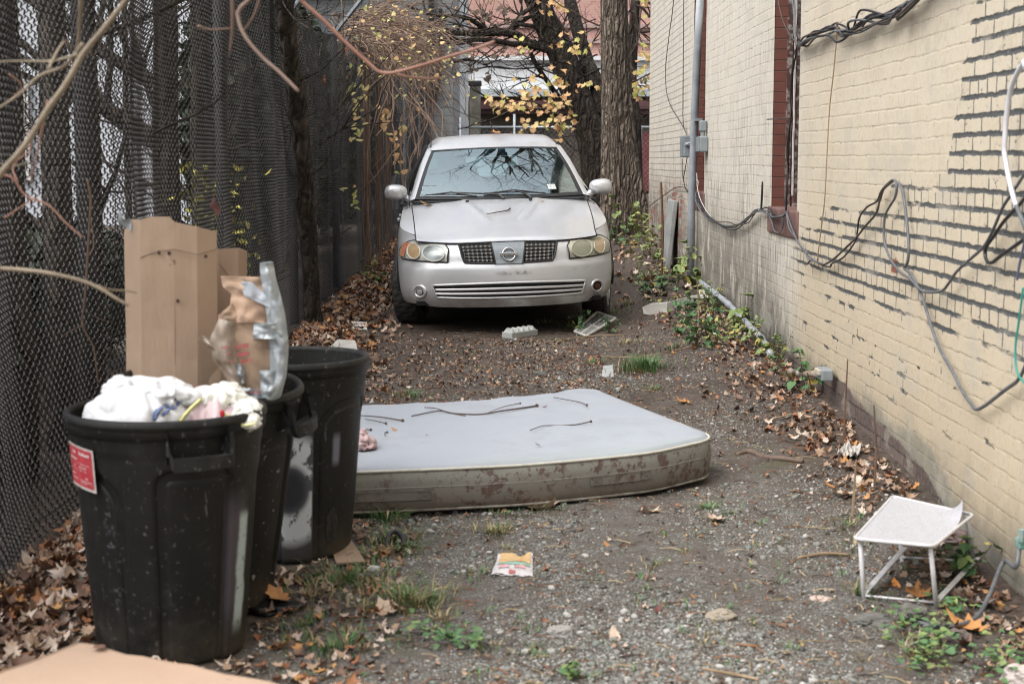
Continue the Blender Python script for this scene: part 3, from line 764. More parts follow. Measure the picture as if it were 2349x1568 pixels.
def grow(m, p, d, L, r, lvl, rg, up=.12, n=5, gnarl=.35):
    """a bare branch that forks"""
    k = 5; pts = [Vector(p)]; dd = Vector(d).normalized()
    for i in range(k):
        dd = (dd + Vector((rg.uniform(-1, 1), rg.uniform(-1, 1), rg.uniform(-.8, 1) + up)) * gnarl * .5).normalized()
        pts.append(pts[-1] + dd * L / k)
    rs = [r * (1 - .55 * i / k) for i in range(k + 1)]
    m.tube(pts, rs, n if lvl > 1 else 3, cap=False)
    if lvl <= 0: return
    for i in range(rg.choice([2, 3, 3]) if lvl > 1 else 3):
        j = rg.randint(2, k); b = pts[j]
        q = (pts[j] - pts[j - 1]).normalized()
        side = Vector((rg.uniform(-1, 1), rg.uniform(-1, 1), rg.uniform(-.4, .9))).normalized()
        grow(m, b, q * .75 + side * .8, L * rg.uniform(.55, .8), rs[j] * .72, lvl - 1, rg, up, n, gnarl)

YEL = [leafmat('yellow_maple_leaf', (.46, .31, .10), (.56, .42, .18)), leafmat('amber_maple_leaf', (.48, .25, .10), (.56, .36, .18)), leafmat('lime_maple_leaf', (.30, .29, .07), (.44, .40, .11))]
ML = [leaf_np(MAPLE, .25, .12, .1), leaf_np(MAPLE, -.3, .2, -.2), leaf_np(MAPLE, .1, -.25, .3)]
def sprig_leaves(centers, n, spread, size, parent, name, mats=YEL, protos=ML, steep=True, seed=1, wts=(.55, .3, .15)):
    rg = np.random.default_rng(seed); pos = []
    for i in range(n):
        c = centers[i % len(centers)]
        pos.append((c[0] + rg.normal(0, spread), c[1] + rg.normal(0, spread * 1.4), c[2] + rg.normal(0, spread * .6)))
    pos = np.array(pos); Mi = np.array(wm(parent).translation); pos = pos - Mi
    rot = (rg.uniform(0, 2 * PI, n), rg.uniform(.5, 1.5, n) if steep else rg.uniform(0, .8, n), rg.normal(0, .6, n))
    return scatter_np(protos, pos, rot, rg.uniform(.75, 1.25, n) * size, rg.choice(len(mats), n, p=wts), name, mats, parent)

def z8b(x, y): return ((1050 + .23414 * x) / 1.0643, .23414 * y / 1.0643)
def big_tree():
    Y = 21.5; gx = atY(1432, 530, Y); zb = gz(gx.x, Y)
    t = thing('furrowed_tree', 'large tree with deeply furrowed grey brown bark behind the car', 'tree', (gx.x, Y, zb))
    path = [Vector((gx.x, Y, zb - .15)), atY(1428, 470, Y), atY(1418, 330, Y), atY(1412, 150, Y), atY(1409, -20, Y), Vector((1.30, Y + .1, 5.2)), Vector((1.1, Y + .1, 8.6))]
    def flare(a, L):
        f = max(0, 1 - L / 1.15) ** 2
        but = .35 * math.cos(a * 5 + .6) + .25 * math.cos(a * 3 + 2)
        notch = -.5 * math.exp(-((a - 4.9) / .16) ** 2) * max(0, 1 - L / .55)
        return f * (.75 + but) + notch
    m = trunk_mb(path, [.205, .20, .185, .18, .178, .17, .14], 15, .055, 144, 240, flare, 2)
    m.build('trunk', M_bark1, t, True, smooth=True)
    c = MB(); rg = random.Random(5)
    top = path[-1]
    for k in range(7):
        a = 2 * PI * k / 7 + .3; b = path[-2].lerp(top, rg.random())
        grow(c, b, (math.cos(a) * .8, math.sin(a) * .6 - .4, .9), 3.8, .11, 4, rg, .2)
    for x0, y0, dx in ((1376, 60, -1), (1450, 190, 1)):
        grow(c, atY(x0, y0, Y), (dx, -.3, .25), 1.0, .012, 2, rg)
    c.build('crown', M_twig, t, True)
big_tree()

def lean_tree():
    Y = 25.0
    def q(x, y, dy=0): return atY(*z8b(x, y), Y + dy)
    b = q(1720, 1567); b.z = gz(b.x, Y) - .1; b.x += .12
    t = thing('leaning_tree', 'dark leaning maple with low arching limbs and a few yellow leaves', 'tree', (b.x, Y, b.z))
    m = trunk_mb([b, q(1700, 1500), q(1560, 1100), q(1455, 800), q(1340, 480), q(1190, 180), q(1110, -20), q(950, -420), q(700, -1000), Vector((-.1, Y - .6, 9.5)), Vector((.1, Y - 1.8, 13.0))], [.26, .24, .22, .2, .18, .17, .15], 11, .03, 48, 140, None, 9)
    m.build('trunk', M_bark2, t, True, smooth=True)
    c = MB(); rg = random.Random(11)
    def limb(pts, r0, r1, dy=0, sub=5):
        P = spline([q(x, y, dy * (i / len(pts))) for i, (x, y) in enumerate(pts)], 5)
        c.tube(P, [lerp(r0, r1, i / (len(P) - 1)) for i in range(len(P))], 7, cap=False)
        for i in range(sub):
            j = rg.randint(2, len(P) - 2); s_ = rg.uniform(.35, .95)
            grow(c, P[j], (rg.uniform(-1, .6), rg.uniform(-.6, .3), rg.uniform(-.5, .8)), s_, .016, 2, rg, .0, 4, .5)
    limb([(1500, 700), (1260, 530), (1050, 460), (900, 370), (750, 340), (560, 350), (430, 350), (200, 340), (0, 330), (-200, 350)], .085, .03, -1.5, 12)
    limb([(1500, 720), (1230, 530), (1000, 470), (850, 460), (700, 430), (520, 415), (330, 420), (200, 390), (60, 440), (-150, 520)], .06, .02, -2, 12)
    limb([(640, 345), (560, 300), (480, 240), (380, 190), (250, 170), (0, 150), (-250, 60)], .05, .02, -1, 8)
    limb([(760, 340), (860, 280), (960, 150), (1080, 60), (1160, -40)], .045, .03, -.5, 4)
    limb([(820, 340), (1000, 200), (1130, 130)], .035, .03, -.5, 3)
    limb([(1250, 560), (1180, 430), (1110, 290), (1050, 270), (900, 255)], .05, .03, -.5, 4)
    limb([(1750, 1200), (1740, 900), (1640, 660), (1560, 400), (1480, 100), (1440, -60), (1300, -500)], .13, .09, 1, 5)
    limb([(1700, 900), (1600, 700), (1450, 640), (1300, 600)], .07, .05, 0, 4)
    limb([(1050, 560), (1120, 700), (1230, 860), (1330, 1000), (1500, 1180), (1580, 1350)], .035, .05, .5, 6)
    limb([(1440, 850), (1560, 810), (1680, 760), (1760, 720)], .014, .02, -1, 2)
    limb([(1560, 650), (1400, 640), (1200, 690), (900, 720), (600, 690), (420, 600)], .02, .006, -1.5, 8)
    limb([(1740, 570), (1500, 660), (1330, 640)], .015, .01, -1.5, 2)
    limb([(1730, 200), (1500, 290), (1300, 440)], .010, .006, -3, 2)
    limb([(1730, 290), (1500, 410), (1280, 530)], .010, .006, -3, 2)
    limb([(1500, 1190), (1350, 1100), (1200, 1130), (1000, 1160), (760, 1150)], .012, .005, -2, 5)
    limb([(1560, 1260), (1400, 1230), (1250, 1300)], .010, .005, -2, 4)
    for k in range(8):
        a = 2 * PI * k / 8; pz = Vector((.03 * k, Y - .6 - .16 * k, 9.4 + .48 * k))
        grow(c, pz, (math.cos(a) * .8, math.sin(a) * .4 - .55, .9), 4.3, .12, 5 if k > 2 else 4, rg, .16, 5, .3)
    c.build('crown', M_bark2, t, True)
    L = [q(x, y, -2.2) for x, y in ((760, 1160), (900, 1150), (1010, 1100), (1110, 1080), (1180, 1130), (1000, 1240), (1090, 1290), (1230, 1190), (1300, 1170), (1280, 1110), (1330, 1290), (1400, 1250), (1440, 1300), (1250, 950), (1340, 1000), (1400, 1040), (1340, 880), (1470, 930), (600, 1085), (820, 1060), (880, 1070), (1190, 960), (1260, 700), (1080, 860), (940, 850), (1060, 1010), (1250, 1350), (940, 1350), (1320, 1430), (880, 950), (1700, 900))]
    f = sprig_leaves(L, 150, .11, .098, t, 'foliage', seed=3, wts=(.42, .46, .12))
    L = [q(x, y, -3.5) for x, y in ((1160, 80), (1230, 40), (1290, 90), (1350, 110), (1400, 60), (700, 10), (1440, 340), (1300, 480), (1450, 430), (1580, 420), (1540, 500), (1620, 500), (1500, 530), (1390, 470), (1000, 510), (960, 500), (840, 400), (1210, 50))]
    sprig_leaves(L, 36, .07, .09, t, 'foliage', seed=4)
    L = [q(x, y, -1) for x, y in ((780, 540), (700, 290), (600, 230), (620, 100), (540, 130), (740, 160), (480, 700), (590, 780), (820, 200), (760, 570))]
    sprig_leaves(L, 46, .09, .10, t, 'withered_leaves', [simple('withered_leaf', (.05, .035, .025), (.11, .075, .05), 30, .8)], seed=8, wts=(1.0,))
lean_tree()

def thin_tree():
    Y = 24.0
    def q(x, y, dy=0): return atY(*z8b(x, y), Y + dy)
    b = q(2170, 1500); b.z = gz(b.x, Y) - .1
    t = thing('slender_tree', 'slender dark tree squeezed between the furrowed trunk and brick wall', 'tree', (b.x, Y, b.z))
    m = trunk_mb([b, q(2140, 1300), q(2105, 900), q(2115, 500), q(2135, 100), q(2150, -100), q(2160, -600)], [.10, .085, .075, .075, .07, .06], 8, .03, 28, 70, None, 4); m.build('trunk', M_bark2, t, True, smooth=True)
    c = MB(); rg = random.Random(3)
    def limb(pts, r0, r1):
        P = spline([q(x, y, -.2) for x, y in pts], 5); c.tube(P, [lerp(r0, r1, i / (len(P) - 1)) for i in range(len(P))], 6, cap=False)
        for i in range(5): grow(c, P[rg.randint(1, len(P) - 2)], (rg.uniform(-.3, 1), -.2, rg.uniform(-.9, .5)), .6, .012, 2, rg, -.1, 4, .5)
    limb([(2140, 250), (2190, 330), (2260, 330), (2380, 315)], .035, .02); limb([(2145, 60), (2220, 90), (2300, 200), (2380, 330)], .03, .012)
    limb([(2140, 20), (2230, 0), (2330, 70), (2420, 150)], .03, .012); limb([(2110, 650), (2060, 600), (2030, 500), (1990, 470)], .015, .008); limb([(2120, 880), (2230, 900), (2330, 905)], .015, .008)
    limb([(2160, -100), (2050, -500), (1900, -1000)], .05, .02); limb([(2150, 150), (2090, 120), (2020, 150)], .02, .01)
    c.build('crown', M_twig, t, True)
    L = [q(x, y, -.6) for x, y in ((2180, 480), (2220, 620), (2280, 660), (2310, 720), (2230, 740), (2190, 740), (2260, 800), (2180, 880), (2300, 560), (2200, 980), (2250, 930), (2170, 1000), (2240, 200), (2290, 40), (2230, 20), (2330, 120), (2060, 20), (2320, 830), (2080, 800))]
    sprig_leaves(L, 54, .07, .105, t, 'foliage', seed=6, wts=(.6, .1, .3))
thin_tree()

# the vine-wrapped trunk that grows through the fence
def vine_trunk():
    P = [atX(718, 715, -1.58), atX(712, 600, -1.58), atX(704, 480, -1.575), atX(690, 330, -1.57), atX(676, 200, -1.565), atX(662, 90, -1.56), atX(652, -20, -1.56)]
    P[0].z = gz(-1.6, P[0].y) - .05
    t = thing('vine_trunk', 'black twisted vine trunk grown into the mesh fence', 'tree', tuple(P[0]))
    sp = spline(P, 10); m = MB()
    for k in range(5):
        q = [p + Vector((math.cos(i * .17 + k * 1.3) * .028 + .01 * nz(i * .3, k), math.sin(i * .17 + k * 1.3) * .045, 0)) for i, p in enumerate(sp)]
        m.tube(q, [(.05 - .004 * k) * (1 + .3 * nz(i * .35, k * 5)) for i in range(len(sp))], 7)
    m.build('trunk', M_bark2, t, True, smooth=True)
    c = MB(); rg = random.Random(21)
    for k in range(26):
        b = sp[rg.randint(int(len(sp) * .25), len(sp) - 1)]
        grow(c, b, (rg.uniform(-.1, .5), rg.uniform(-1, 1), rg.uniform(-.3, .8)), rg.uniform(.25, .7), .008, 2, rg, .1, 4, .55)
    for k in range(12):
        grow(c, sp[-1 - k % 4], (rg.uniform(-.3, .6), rg.uniform(-1, 1), rg.uniform(.1, .9)), rg.uniform(.7, 1.3), .016, 2, rg, .1, 4, .5)
    c.build('crown', M_bark2, t, True)
vine_trunk()

# dried vines heaped over the fence top
M_vine = simple('dry_vine_stem', (.14, .088, .062), (.28, .195, .14), 3, .8)
M_vine2 = simple('brown_vine_stem', (.085, .05, .035), (.17, .11, .075), 3, .8)
def vines():
    t = thing('dry_vine_heap', 'tangled heap of dry tan vines with small yellow leaves over the fence top', 'vine', (-1.5, 20, gz(-1.5, 20)))
    rg = random.Random(17); a = MB(); b = MB(); d = MB(); leaf = []
    for k in range(560):
        Y = rg.gauss(19.3, 2.0); 
        if Y < 15.2: Y = 15.2 + rg.random() * 2
        zt = float(ftop(Y)); hump = math.exp(-((Y - 19.3) / 3.0) ** 2)
        p = Vector((FX + rg.uniform(-.25, .25), Y, zt + rg.uniform(-.1, .42) * (.3 + hump)))
        L = rg.uniform(.55, 1.5) * (.5 + .6 * hump); dr = Vector((rg.uniform(.35, 1), rg.uniform(-.8, .8), rg.uniform(.0, .6))).normalized()
        pts = [p]
        for i in range(7):
            dr = (dr + Vector((rg.uniform(-.5, .42), rg.uniform(-.65, .65), -.15 + rg.uniform(-.45, .4)))).normalized(); pts.append(pts[-1] + dr * L / 7)
        pts = [Vector((min(v.x, -.55), v.y, max(v.z, 1.5))) for v in pts]
        (a if rg.random() < .72 else b).tube(spline(pts, 2), [.0060 * (1 - .045 * i) for i in range(15)], 4, cap=False)
        if k % 2 == 0: leaf += [pts[4], pts[6]]
    # stems that climb the mesh and trailers that hang in front of it
    for k in range(26):
        Y = rg.choice([rg.uniform(16.3, 20.5), rg.uniform(16.8, 18.6)]); x = float(fwave(Y, 1.5)) + rg.uniform(.03, .12); z0 = gz(-1.5, Y); zt = float(ftop(Y)); n = 9
        z1_ = zt if rg.random() < .7 else z0 + rg.uniform(.8, 2); pts = [(x + .03 * nz(i * .8, k), Y + .16 * nz(i * .45, k * 3) + .02 * i, lerp(z0 - .03, z1_, i / n)) for i in range(n + 1)]
        d.tube(pts, rg.choice([.004, .005, .007, .010]), 4, cap=False)
    for k in range(34):
        Y = rg.uniform(16, 21); p = Vector((-1.45 + rg.uniform(0, .55), Y, rg.uniform(1.9, 2.6))); pts = [p]; dr = Vector((rg.uniform(-.3, .6), rg.uniform(-.7, .2), -.5)).normalized()
        for i in range(8):
            dr = (dr + Vector((rg.uniform(-.3, .3), rg.uniform(-.3, .3), rg.uniform(-.25, .22)))).normalized(); pts.append(pts[-1] + dr * rg.uniform(.12, .2))
        pts = [Vector((min(v.x, -.75), v.y, max(v.z, .4))) for v in pts]
        a.tube(pts, .0055, 4, cap=False)
    tag(a.build('tan_vine_tangle', M_vine, t, True), kind='stuff'); tag(b.build('brown_vine_tangle', M_vine2, t, True), kind='stuff'); tag(d.build('climbing_vine_tangle', M_vine2, t, True), kind='stuff')
    OV = [leaf_np(OVAL, .3, .2), leaf_np(OVAL, -.3, .3, .3), leaf_np([(x * 1.5, y) for x, y in OVAL], .2, -.2)]
    ym = [leafmat('pale_yellow_vine_leaf', (.42, .34, .12), (.52, .45, .20)), leafmat('tan_vine_leaf', (.40, .23, .09), (.55, .36, .16)), leafmat('olive_vine_leaf', (.26, .28, .07), (.40, .40, .12))]
    f = sprig_leaves(leaf, 300, .13, .058, t, 'foliage', ym, OV, seed=12, wts=(.42, .38, .20))
    # the strand of small leaves hanging down the mesh
    s = [atX(820 - .02 * i * i, 150 + i * 24, -1.54) for i in range(8)]; sprig_leaves(s, 40, .05, .07, t, 'foliage', ym, OV, seed=13, wts=(.8, .05, .15))
    s = [atX(812, 430 + i * 12, -1.54) for i in range(5)]; sprig_leaves(s, 9, .04, .06, t, 'foliage', ym, OV, seed=14, wts=(.6, .2, .2))
    s = [atX(878 + i * 5, 250 + i * 18, -1.35) for i in range(9)] + [atX(925, 300, -1.2), atX(955, 255, -1.1)]
    sprig_leaves(s, 26, .03, .09, t, 'foliage', ym, OV, seed=15, wts=(.2, .7, .1))
vines()

# dead leaves caught in the mesh
def caught(x, y, sz, c, label, kind=MAPLE, yaw=0.0):
    m = MB(); V, F = leaf_np(kind, .5, .4, .3); p = atX(x, y, -1.57)
    Mx = Matrix.Rotation(R(80), 3, 'Y') @ Matrix.Rotation(yaw, 3, 'Z')
    m.add([p + (Mx @ Vector(v)) * sz for v in V], [tuple(f) for f in F])
    return solo('caught_leaf', m, c, label, 'leaf')
M_lrust = leafmat('rust_leaf', (.26, .085, .04), (.40, .15, .07)); M_lbrown = leafmat('brown_leaf', (.15, .075, .05), (.24, .125, .075)); M_ldark = leafmat('dark_red_leaf', (.085, .025, .02), (.14, .04, .03))
caught(480, 475, .20, M_ldark, 'big dark red curled leaf stuck in the black mesh', OVAL, 2.9)
caught(739, 188, .11, M_lrust, 'rusty orange leaf caught in the mesh beyond the vine trunk', OAK, 1.2)
caught(790, 115, .10, M_lrust, 'small orange leaf caught near the top of the mesh', OVAL, .2)
caught(797, 178, .09, M_ldark, 'small dark red leaf caught below the slanted fence arm', MAPLE, .9)

# ================================================================ beyond the mesh fence
M_lath = simple('pale_siding', (.46, .48, .51), (.54, .56, .59), 2, .6)
def behind():
    h = thing('pale_house', 'pale siding house seen through the mesh fence between trunks', 'house', (-10.5, 26, .2))
    m = MB(); m.box((-10.75, 28, 3.6), (11.6, 6, 7.2)); m.build('wall', M_lath, h, True)
    m = MB(); m.add([(-16.9, 24.6, 7.1), (-4.6, 24.6, 7.1), (-4.6, 31.4, 7.1), (-16.9, 31.4, 7.1), (-16.9, 28, 9.4), (-4.6, 28, 9.4)], [(0, 1, 5, 4), (2, 3, 4, 5), (1, 2, 5), (3, 0, 4), (3, 2, 1, 0)]); m.build('roof', simple('house_shingles', (.07, .065, .06), None, rough=.9), h, True)
    for x in (-14.5, -11.5, -8.2):
        for z in (1.9, 5.0):
            m = MB(); m.box((x, 24.97, z), (1.0, .06, 1.5)); wo_ = m.build('window', M_glassdark, h, True)
            m = MB()
            for dx, dz, sx, sz in ((-.54, 0, .08, 1.66), (.54, 0, .08, 1.66), (0, .79, 1.0, .08), (0, -.79, 1.0, .08)): m.box((x + dx, 24.96, z + dz), (sx, .1, sz))
            m.build('frame', M_white, wo_, True)
    rg = random.Random(31)
    T = [(12, 6.4, .135, 'thick dark trunk behind the mesh at the near end'), (135, 7.3, .105, 'dark trunk behind the mesh with a bright gap beside it'), (210, 7.8, .09, 'dark slim trunk just behind a fence post'), (388, 9.7, .125, 'forked trunk behind the mesh throwing limbs over the bright gap'), (462, 11.5, .09, 'slim trunk behind the mesh beside the dark shrubs'), (300, 13.0, .04, 'thin sapling in the bright gap behind the mesh')]
    for px, Y, r, lab in T:
        x = (px - 1174.5) / FD * Y; zb = gz(x, Y)
        t = thing('fence_side_tree', lab, 'tree', (x, Y, zb), group='trees behind the mesh fence')
        m = MB(); P = [Vector((x + .05 * nz(i * .6, px), Y + .1 * nz(i * .5, px + 3), zb - .1 + i * .55)) for i in range(12)]
        m.tube(P, [r * (1.1 - .05 * i) * .68 for i in range(12)], 12); m.build('trunk', M_bark2, t, True, smooth=True)
        c = MB()
        for k in range(7):
            b = P[rg.randint(2, 8)]; grow(c, b, (rg.uniform(-1, .5), rg.uniform(-.6, .9), rg.uniform(.1, .9)), rg.uniform(.7, 1.4), r * .24, 3, rg, .1, 4, .4)
        if px == 388:
            for y0, y1 in ((330, 245), (345, 300), (200, 205)): grow(c, atY(px - 5, y0, Y), (-1, -.1, .5), 1.1, .045, 3, rg, .05, 5, .3)
        c.build('crown', M_bark2, t, True)
    # dense dark shrubs further along
    G = [leafmat('dark_evergreen_leaf', (.012, .020, .012), (.03, .045, .022)), leafmat('olive_shrub_leaf', (.035, .04, .02), (.06, .065, .03))]
    Yl = [leafmat('yellow_shrub_leaf', (.36, .33, .04), (.52, .47, .08))]
    OV = [leaf_np(OVAL, .3, .2), leaf_np(OVAL, -.2, .3, .3)]
    k = 0
    labs = ['dark evergreen shrub behind the mesh beside the slim trunk', 'dark evergreen shrub behind the mesh before the vine trunk', 'dark evergreen shrub behind the mesh past the vine trunk', 'dark evergreen shrub behind the mesh below the dry vines', 'dark evergreen shrub behind the mesh by the far fence end', 'low dark shrub behind the mesh at its nearest end', 'low dark shrub behind the mesh level with the front bin', 'low dark shrub behind the mesh below the forked trunk']
    for (x, Y, rx, h) in ((-2.25, 13.2, .42, 3.2), (-2.55, 15.5, .62, 3.3), (-2.8, 18.2, .85, 3.0), (-3.0, 21.5, 1.1, 2.8), (-3.0, 26, 1.2, 2.6), (-2.35, 5.5, .38, 1.05), (-2.6, 7.3, .40, 1.0), (-2.75, 9.3, .42, .95)):
        zb = gz(x, Y); t = thing('evergreen_shrub', labs[k], 'shrub', (x, Y, zb), group='shrubs behind the mesh fence'); k += 1
        m = MB()
        for j in range(5): grow(m, (x + rg.uniform(-.2, .2), Y, zb), (rg.uniform(-.5, .5), rg.uniform(-.5, .5), 1), h * .5, .04, 2, rg, .3, 5)
        m.build('stems', M_bark2, t, True)
        rg2 = np.random.default_rng(k); n = 5200 if h > 2 else 1500
        u = rg2.normal(size=(n, 3)); u /= np.linalg.norm(u, axis=1)[:, None]; rad = rg2.uniform(.55, 1.0, n) ** .5
        pos = np.stack([u[:, 0] * rad * rx, u[:, 1] * rad * 1.5, h * .52 + u[:, 2] * rad * h * .52], 1)
        keep = np.array([nz(p[0] * 1.7 + k, p[1] * 1.7, p[2] * 1.7) > -.22 for p in pos]); pos = pos[keep]; n = len(pos)
        scatter_np(OV, pos, (rg2.uniform(0, 6.3, n), rg2.uniform(0, 1.5, n), rg2.uniform(0, 6.3, n)), rg2.uniform(.09, .17, n), rg2.choice(2, n, p=(.75, .25)), 'foliage', G, t)
    for (px, Y, z0, z1_, lab) in ((640, 14.2, .5, 1.9, 'yellow leaved shrub glowing through the mesh before the vine trunk'), (490, 10.3, .4, 1.3, 'small yellow leaved shrub behind the mesh above the cardboard')):
        x = (px - 1174.5) / FD * Y; zb = gz(x, Y); t = thing('yellow_shrub', lab, 'shrub', (x, Y, zb)); m = MB()
        for j in range(6): grow(m, (x, Y, zb), (rg.uniform(-.3, .3), rg.uniform(-.4, .4), 1), z1_ * .6, .012, 2, rg, .2, 4)
        m.build('stems', M_bark2, t, True); rg2 = np.random.default_rng(int(px)); n = 330
        pos = np.stack([rg2.normal(0, .12, n), rg2.normal(0, .35, n), rg2.uniform(z0, z1_, n)], 1)
        scatter_np(OV, pos, (rg2.uniform(0, 6.3, n), rg2.uniform(.3, 1.5, n), rg2.uniform(0, 6.3, n)), rg2.uniform(.04, .07, n), np.zeros(n, int), 'foliage', Yl, t)
behind()

# ================================================================ the far end of the lane
def far_end():
    # pink brick building with a white painted storey
    Y = 48
    def zof(y): return atY(1200, y, Y).z
    b = thing('far_building', 'pink brick building with a white painted band at the end', 'building', (3, Y, .6))
    def brick2(n, c1, c2, cm):
        t = NT(n); p = t.obj(); s = t.sep(p); br = t.n('ShaderNodeTexBrick'); br.inputs['Scale'].default_value = 1; br.inputs['Brick Width'].default_value = .22; br.inputs['Row Height'].default_value = .075; br.inputs['Mortar Size'].default_value = .006
        for k_, c in (('Color1', c1), ('Color2', c2), ('Mortar', cm)): br.inputs[k_].default_value = (*c, 1)
        t.lk(t.comb(s[0], s[2], 0.0), br.inputs['Vector']); col = t.mix(t.ramp(t.noise(.7, 4), .4, .7, 0, .35), br.outputs['Color'], (.30, .14, .11)); t.bump(br.outputs['Fac'], -.4, .01); return t.set(col, .8)
    MP = brick2('pink_brick', (.46, .25, .20), (.54, .32, .27), (.52, .40, .35)); MW = simple('white_painted_wall', (.78, .79, .80), (.66, .67, .66), .5, .6)
    m = MB(); m.box((3, Y + 4, (zof(128) + 12) / 2), (26, 8, 12 - zof(128))); m.build('upper_wall', MP, b, True)
    m = MB(); m.box((3, Y + 4, (zof(128) + zof(205)) / 2), (26, 7.96, zof(128) - zof(205))); m.box((3, Y - .08, zof(135)), (26, .2, .10)); m.build('white_band', MW, b, True)
    m = MB(); m.box((3, Y + 3.9, (zof(205) + zof(222)) / 2), (26, 8.3, zof(205) - zof(222) - .004)); m.build('ledge', simple('pale_grey_ledge', (.36, .40, .41), (.46, .49, .50), 1.5, .6), b, True)
    m = MB(); m.box((3, Y + 4.05, (zof(222) + .2) / 2), (26, 7.9, zof(222) - .2)); m.build('lower_wall', simple('dark_brown_wall', (.11, .06, .055), (.16, .09, .08), 2, .7), b, True)  # lower wall is dark brown in its own colour
    # courses of ledge trim
    m = MB()
    for y in (60, 95): m.box((3, Y - .03, zof(y)), (26, .1, .12))
    m.build('string_course', simple('pale_pink_stone', (.42, .30, .27), None, rough=.8), b, True)
    # low shed with a maroon roof edge
    Y2 = 40
    def z2_(y): return atY(1200, y, Y2).z
    s = thing('low_shed', 'low dark garage with a maroon roof edge behind the cross fence', 'shed', (2, Y2, .5))
    m = MB(); m.box((2.5, Y2 + 2, (z2_(262) + .3) / 2), (13, 4, z2_(262) - .3)); m.build('wall', simple('dark_block_wall', (.070, .062, .05), (.14, .125, .10), 2.5, .9), s, True)  # garage wall has its own dark block colour
    m = MB(); m.box((2.5, Y2 + 1.9, (z2_(262) + z2_(232)) / 2), (13.4, 4.4, z2_(232) - z2_(262))); m.box((2.5, Y2 - .36, z2_(247)), (13.4, .1, .09)); m.build('roof', simple('maroon_roof', (.085, .036, .037), (.13, .06, .058), 3, .5), s, True)
    m = MB(); m.box((2.9, Y2 - .05, 1.35), (1.5, .1, 1.5)); m.build('door', simple('faded_red_door', (.14, .03, .03), (.20, .06, .055), 3, .7), s, True)
    # weathered grey house to the left with its pale corner
    Y3 = 31
    g = thing('grey_house', 'weathered grey clapboard house behind the dry vines', 'house', (-5, Y3, .4))
    def clap():
        t = NT('weathered_clapboard'); z = t.sep()[2]; f = t.math('FRACT', t.math('MULTIPLY', z, 6.5)); n = t.noise(3, 5, .7, t.mapv((1.5, 1, 9)))
        col = t.mix(n, (.26, .27, .26), (.42, .43, .42)); col = t.mix(t.ramp(f, .0, .12, .75, 0), col, (.05, .05, .05)); t.bump(f, -.5, .03); return t.set(col, .8)
    MC_ = clap(); xr = atY(1040, 200, Y3).x
    m = MB(); m.box(((xr - 12) / 2, Y3 + 3, 3.4), (xr + 12, 6, 6.0)); m.build('wall', MC_, g, True)
    m = MB(); m.box(((xr - 12) / 2, Y3 + 2.7, 6.5), (xr + 12.6, 7, .25)); m.build('roof', simple('old_roof', (.05, .05, .05), None, rough=.9), g, True)
    p0_ = atY(1065, 190, Y3); 
    m = MB(); m.box((p0_.x, Y3 - .02, 2.6), (.17, .17, 4.4)); m.build('corner_board', simple('pale_corner_paint', (.50, .53, .54), (.40, .42, .43), 3, .6), g, True)
    m = MB(); x = atY(990, 60, Y3).x; m.box((x, Y3 - .1, 4.2), (.10, .10, 3.4)); m.tube([(x + .05, Y3 - .12, 2.5), (atY(1010, 170, Y3).x, Y3 - .12, 3.0), (atY(1012, 60, Y3).x, Y3 - .12, 4.3)], .035, 8); m.build('downpipe', simple('black_downpipe', (.02, .021, .022), None, rough=.5), g, True)
    for (x0, y0, x1, y1) in ((740, 60, 800, 0), (820, 70, 870, 0), (880, 60, 905, 10)):
        pass
    m = MB(); x = atY(760, 40, Y3).x; m.box((x, Y3 - .04, 5.0), (1.0, .06, 1.0)); m.build('window', M_glassdark, g, True)
    # stone gate pier with a black cap
    c0 = atY(1090, 250, 30); pr = thing('gate_pier', 'stained concrete pier with a black cap beside the cross fence', 'pier', (c0.x, 30, gz(c0.x, 30)))
    zt = atY(1090, 198, 30).z; zb = gz(c0.x, 30)
    m = MB(); m.rbox((c0.x, 30, (zt + zb) / 2), (.21, .21, zt - zb), .012); m.build('shaft', simple('mossy_concrete', (.085, .078, .062), (.22, .205, .17), 4, .9, bump=.4), pr, True)
    m = MB(); m.rbox((c0.x, 30, zt + .05), (.25, .25, .10), .02); m.tube([(c0.x - .02, 30, zt + .09), (c0.x - .02, 30, zt + .8)], .008, 6); m.build('cap', M_black, pr, True)
    # galvanised cross fence
    MG = simple('galvanised_steel', (.42, .45, .46), (.30, .32, .33), 6, .45, metal=.5)
    f = thing('cross_fence', 'low galvanised chain link fence closing off the lane end', 'fence', (1.5, 29.3, .4))
    zr = atY(1250, 292, 29.3).z; xl, xr2 = atY(1052, 292, 29.3).x, 4.6
    m = MB(); m.tube([(xl, 29.3, zr), (xr2, 29.3, zr)], .024, 8); m.build('rail', MG, f, True, smooth=True)
    for px, py in ((1056, 270), (1180, 262), (1197, 296), (1470, 290)):
        p = atY(px, py, 29.3); m = MB(); m.tube([(p.x, 29.3, gz(p.x, 29.3) - .1), (p.x, 29.3, p.z)], .026, 8); m.build('post', MG, f, True, smooth=True)
    wv = MB(); zb = .4; n = int((xr2 - xl) / .05)
    for i in range(n):
        pts = [(xl + i * .05 + (.025 if (k + i) % 2 else -.025), 29.3 + (.004 if k % 2 else -.004), zb + k * .05) for k in range(int((zr - zb) / .05) + 1)]
        wv.tube(pts, .0022, 3, cap=False)
    wv.build('mesh_panel', MG, f, True)
    # shrubby tangle in front of the shed
    rg = random.Random(77)
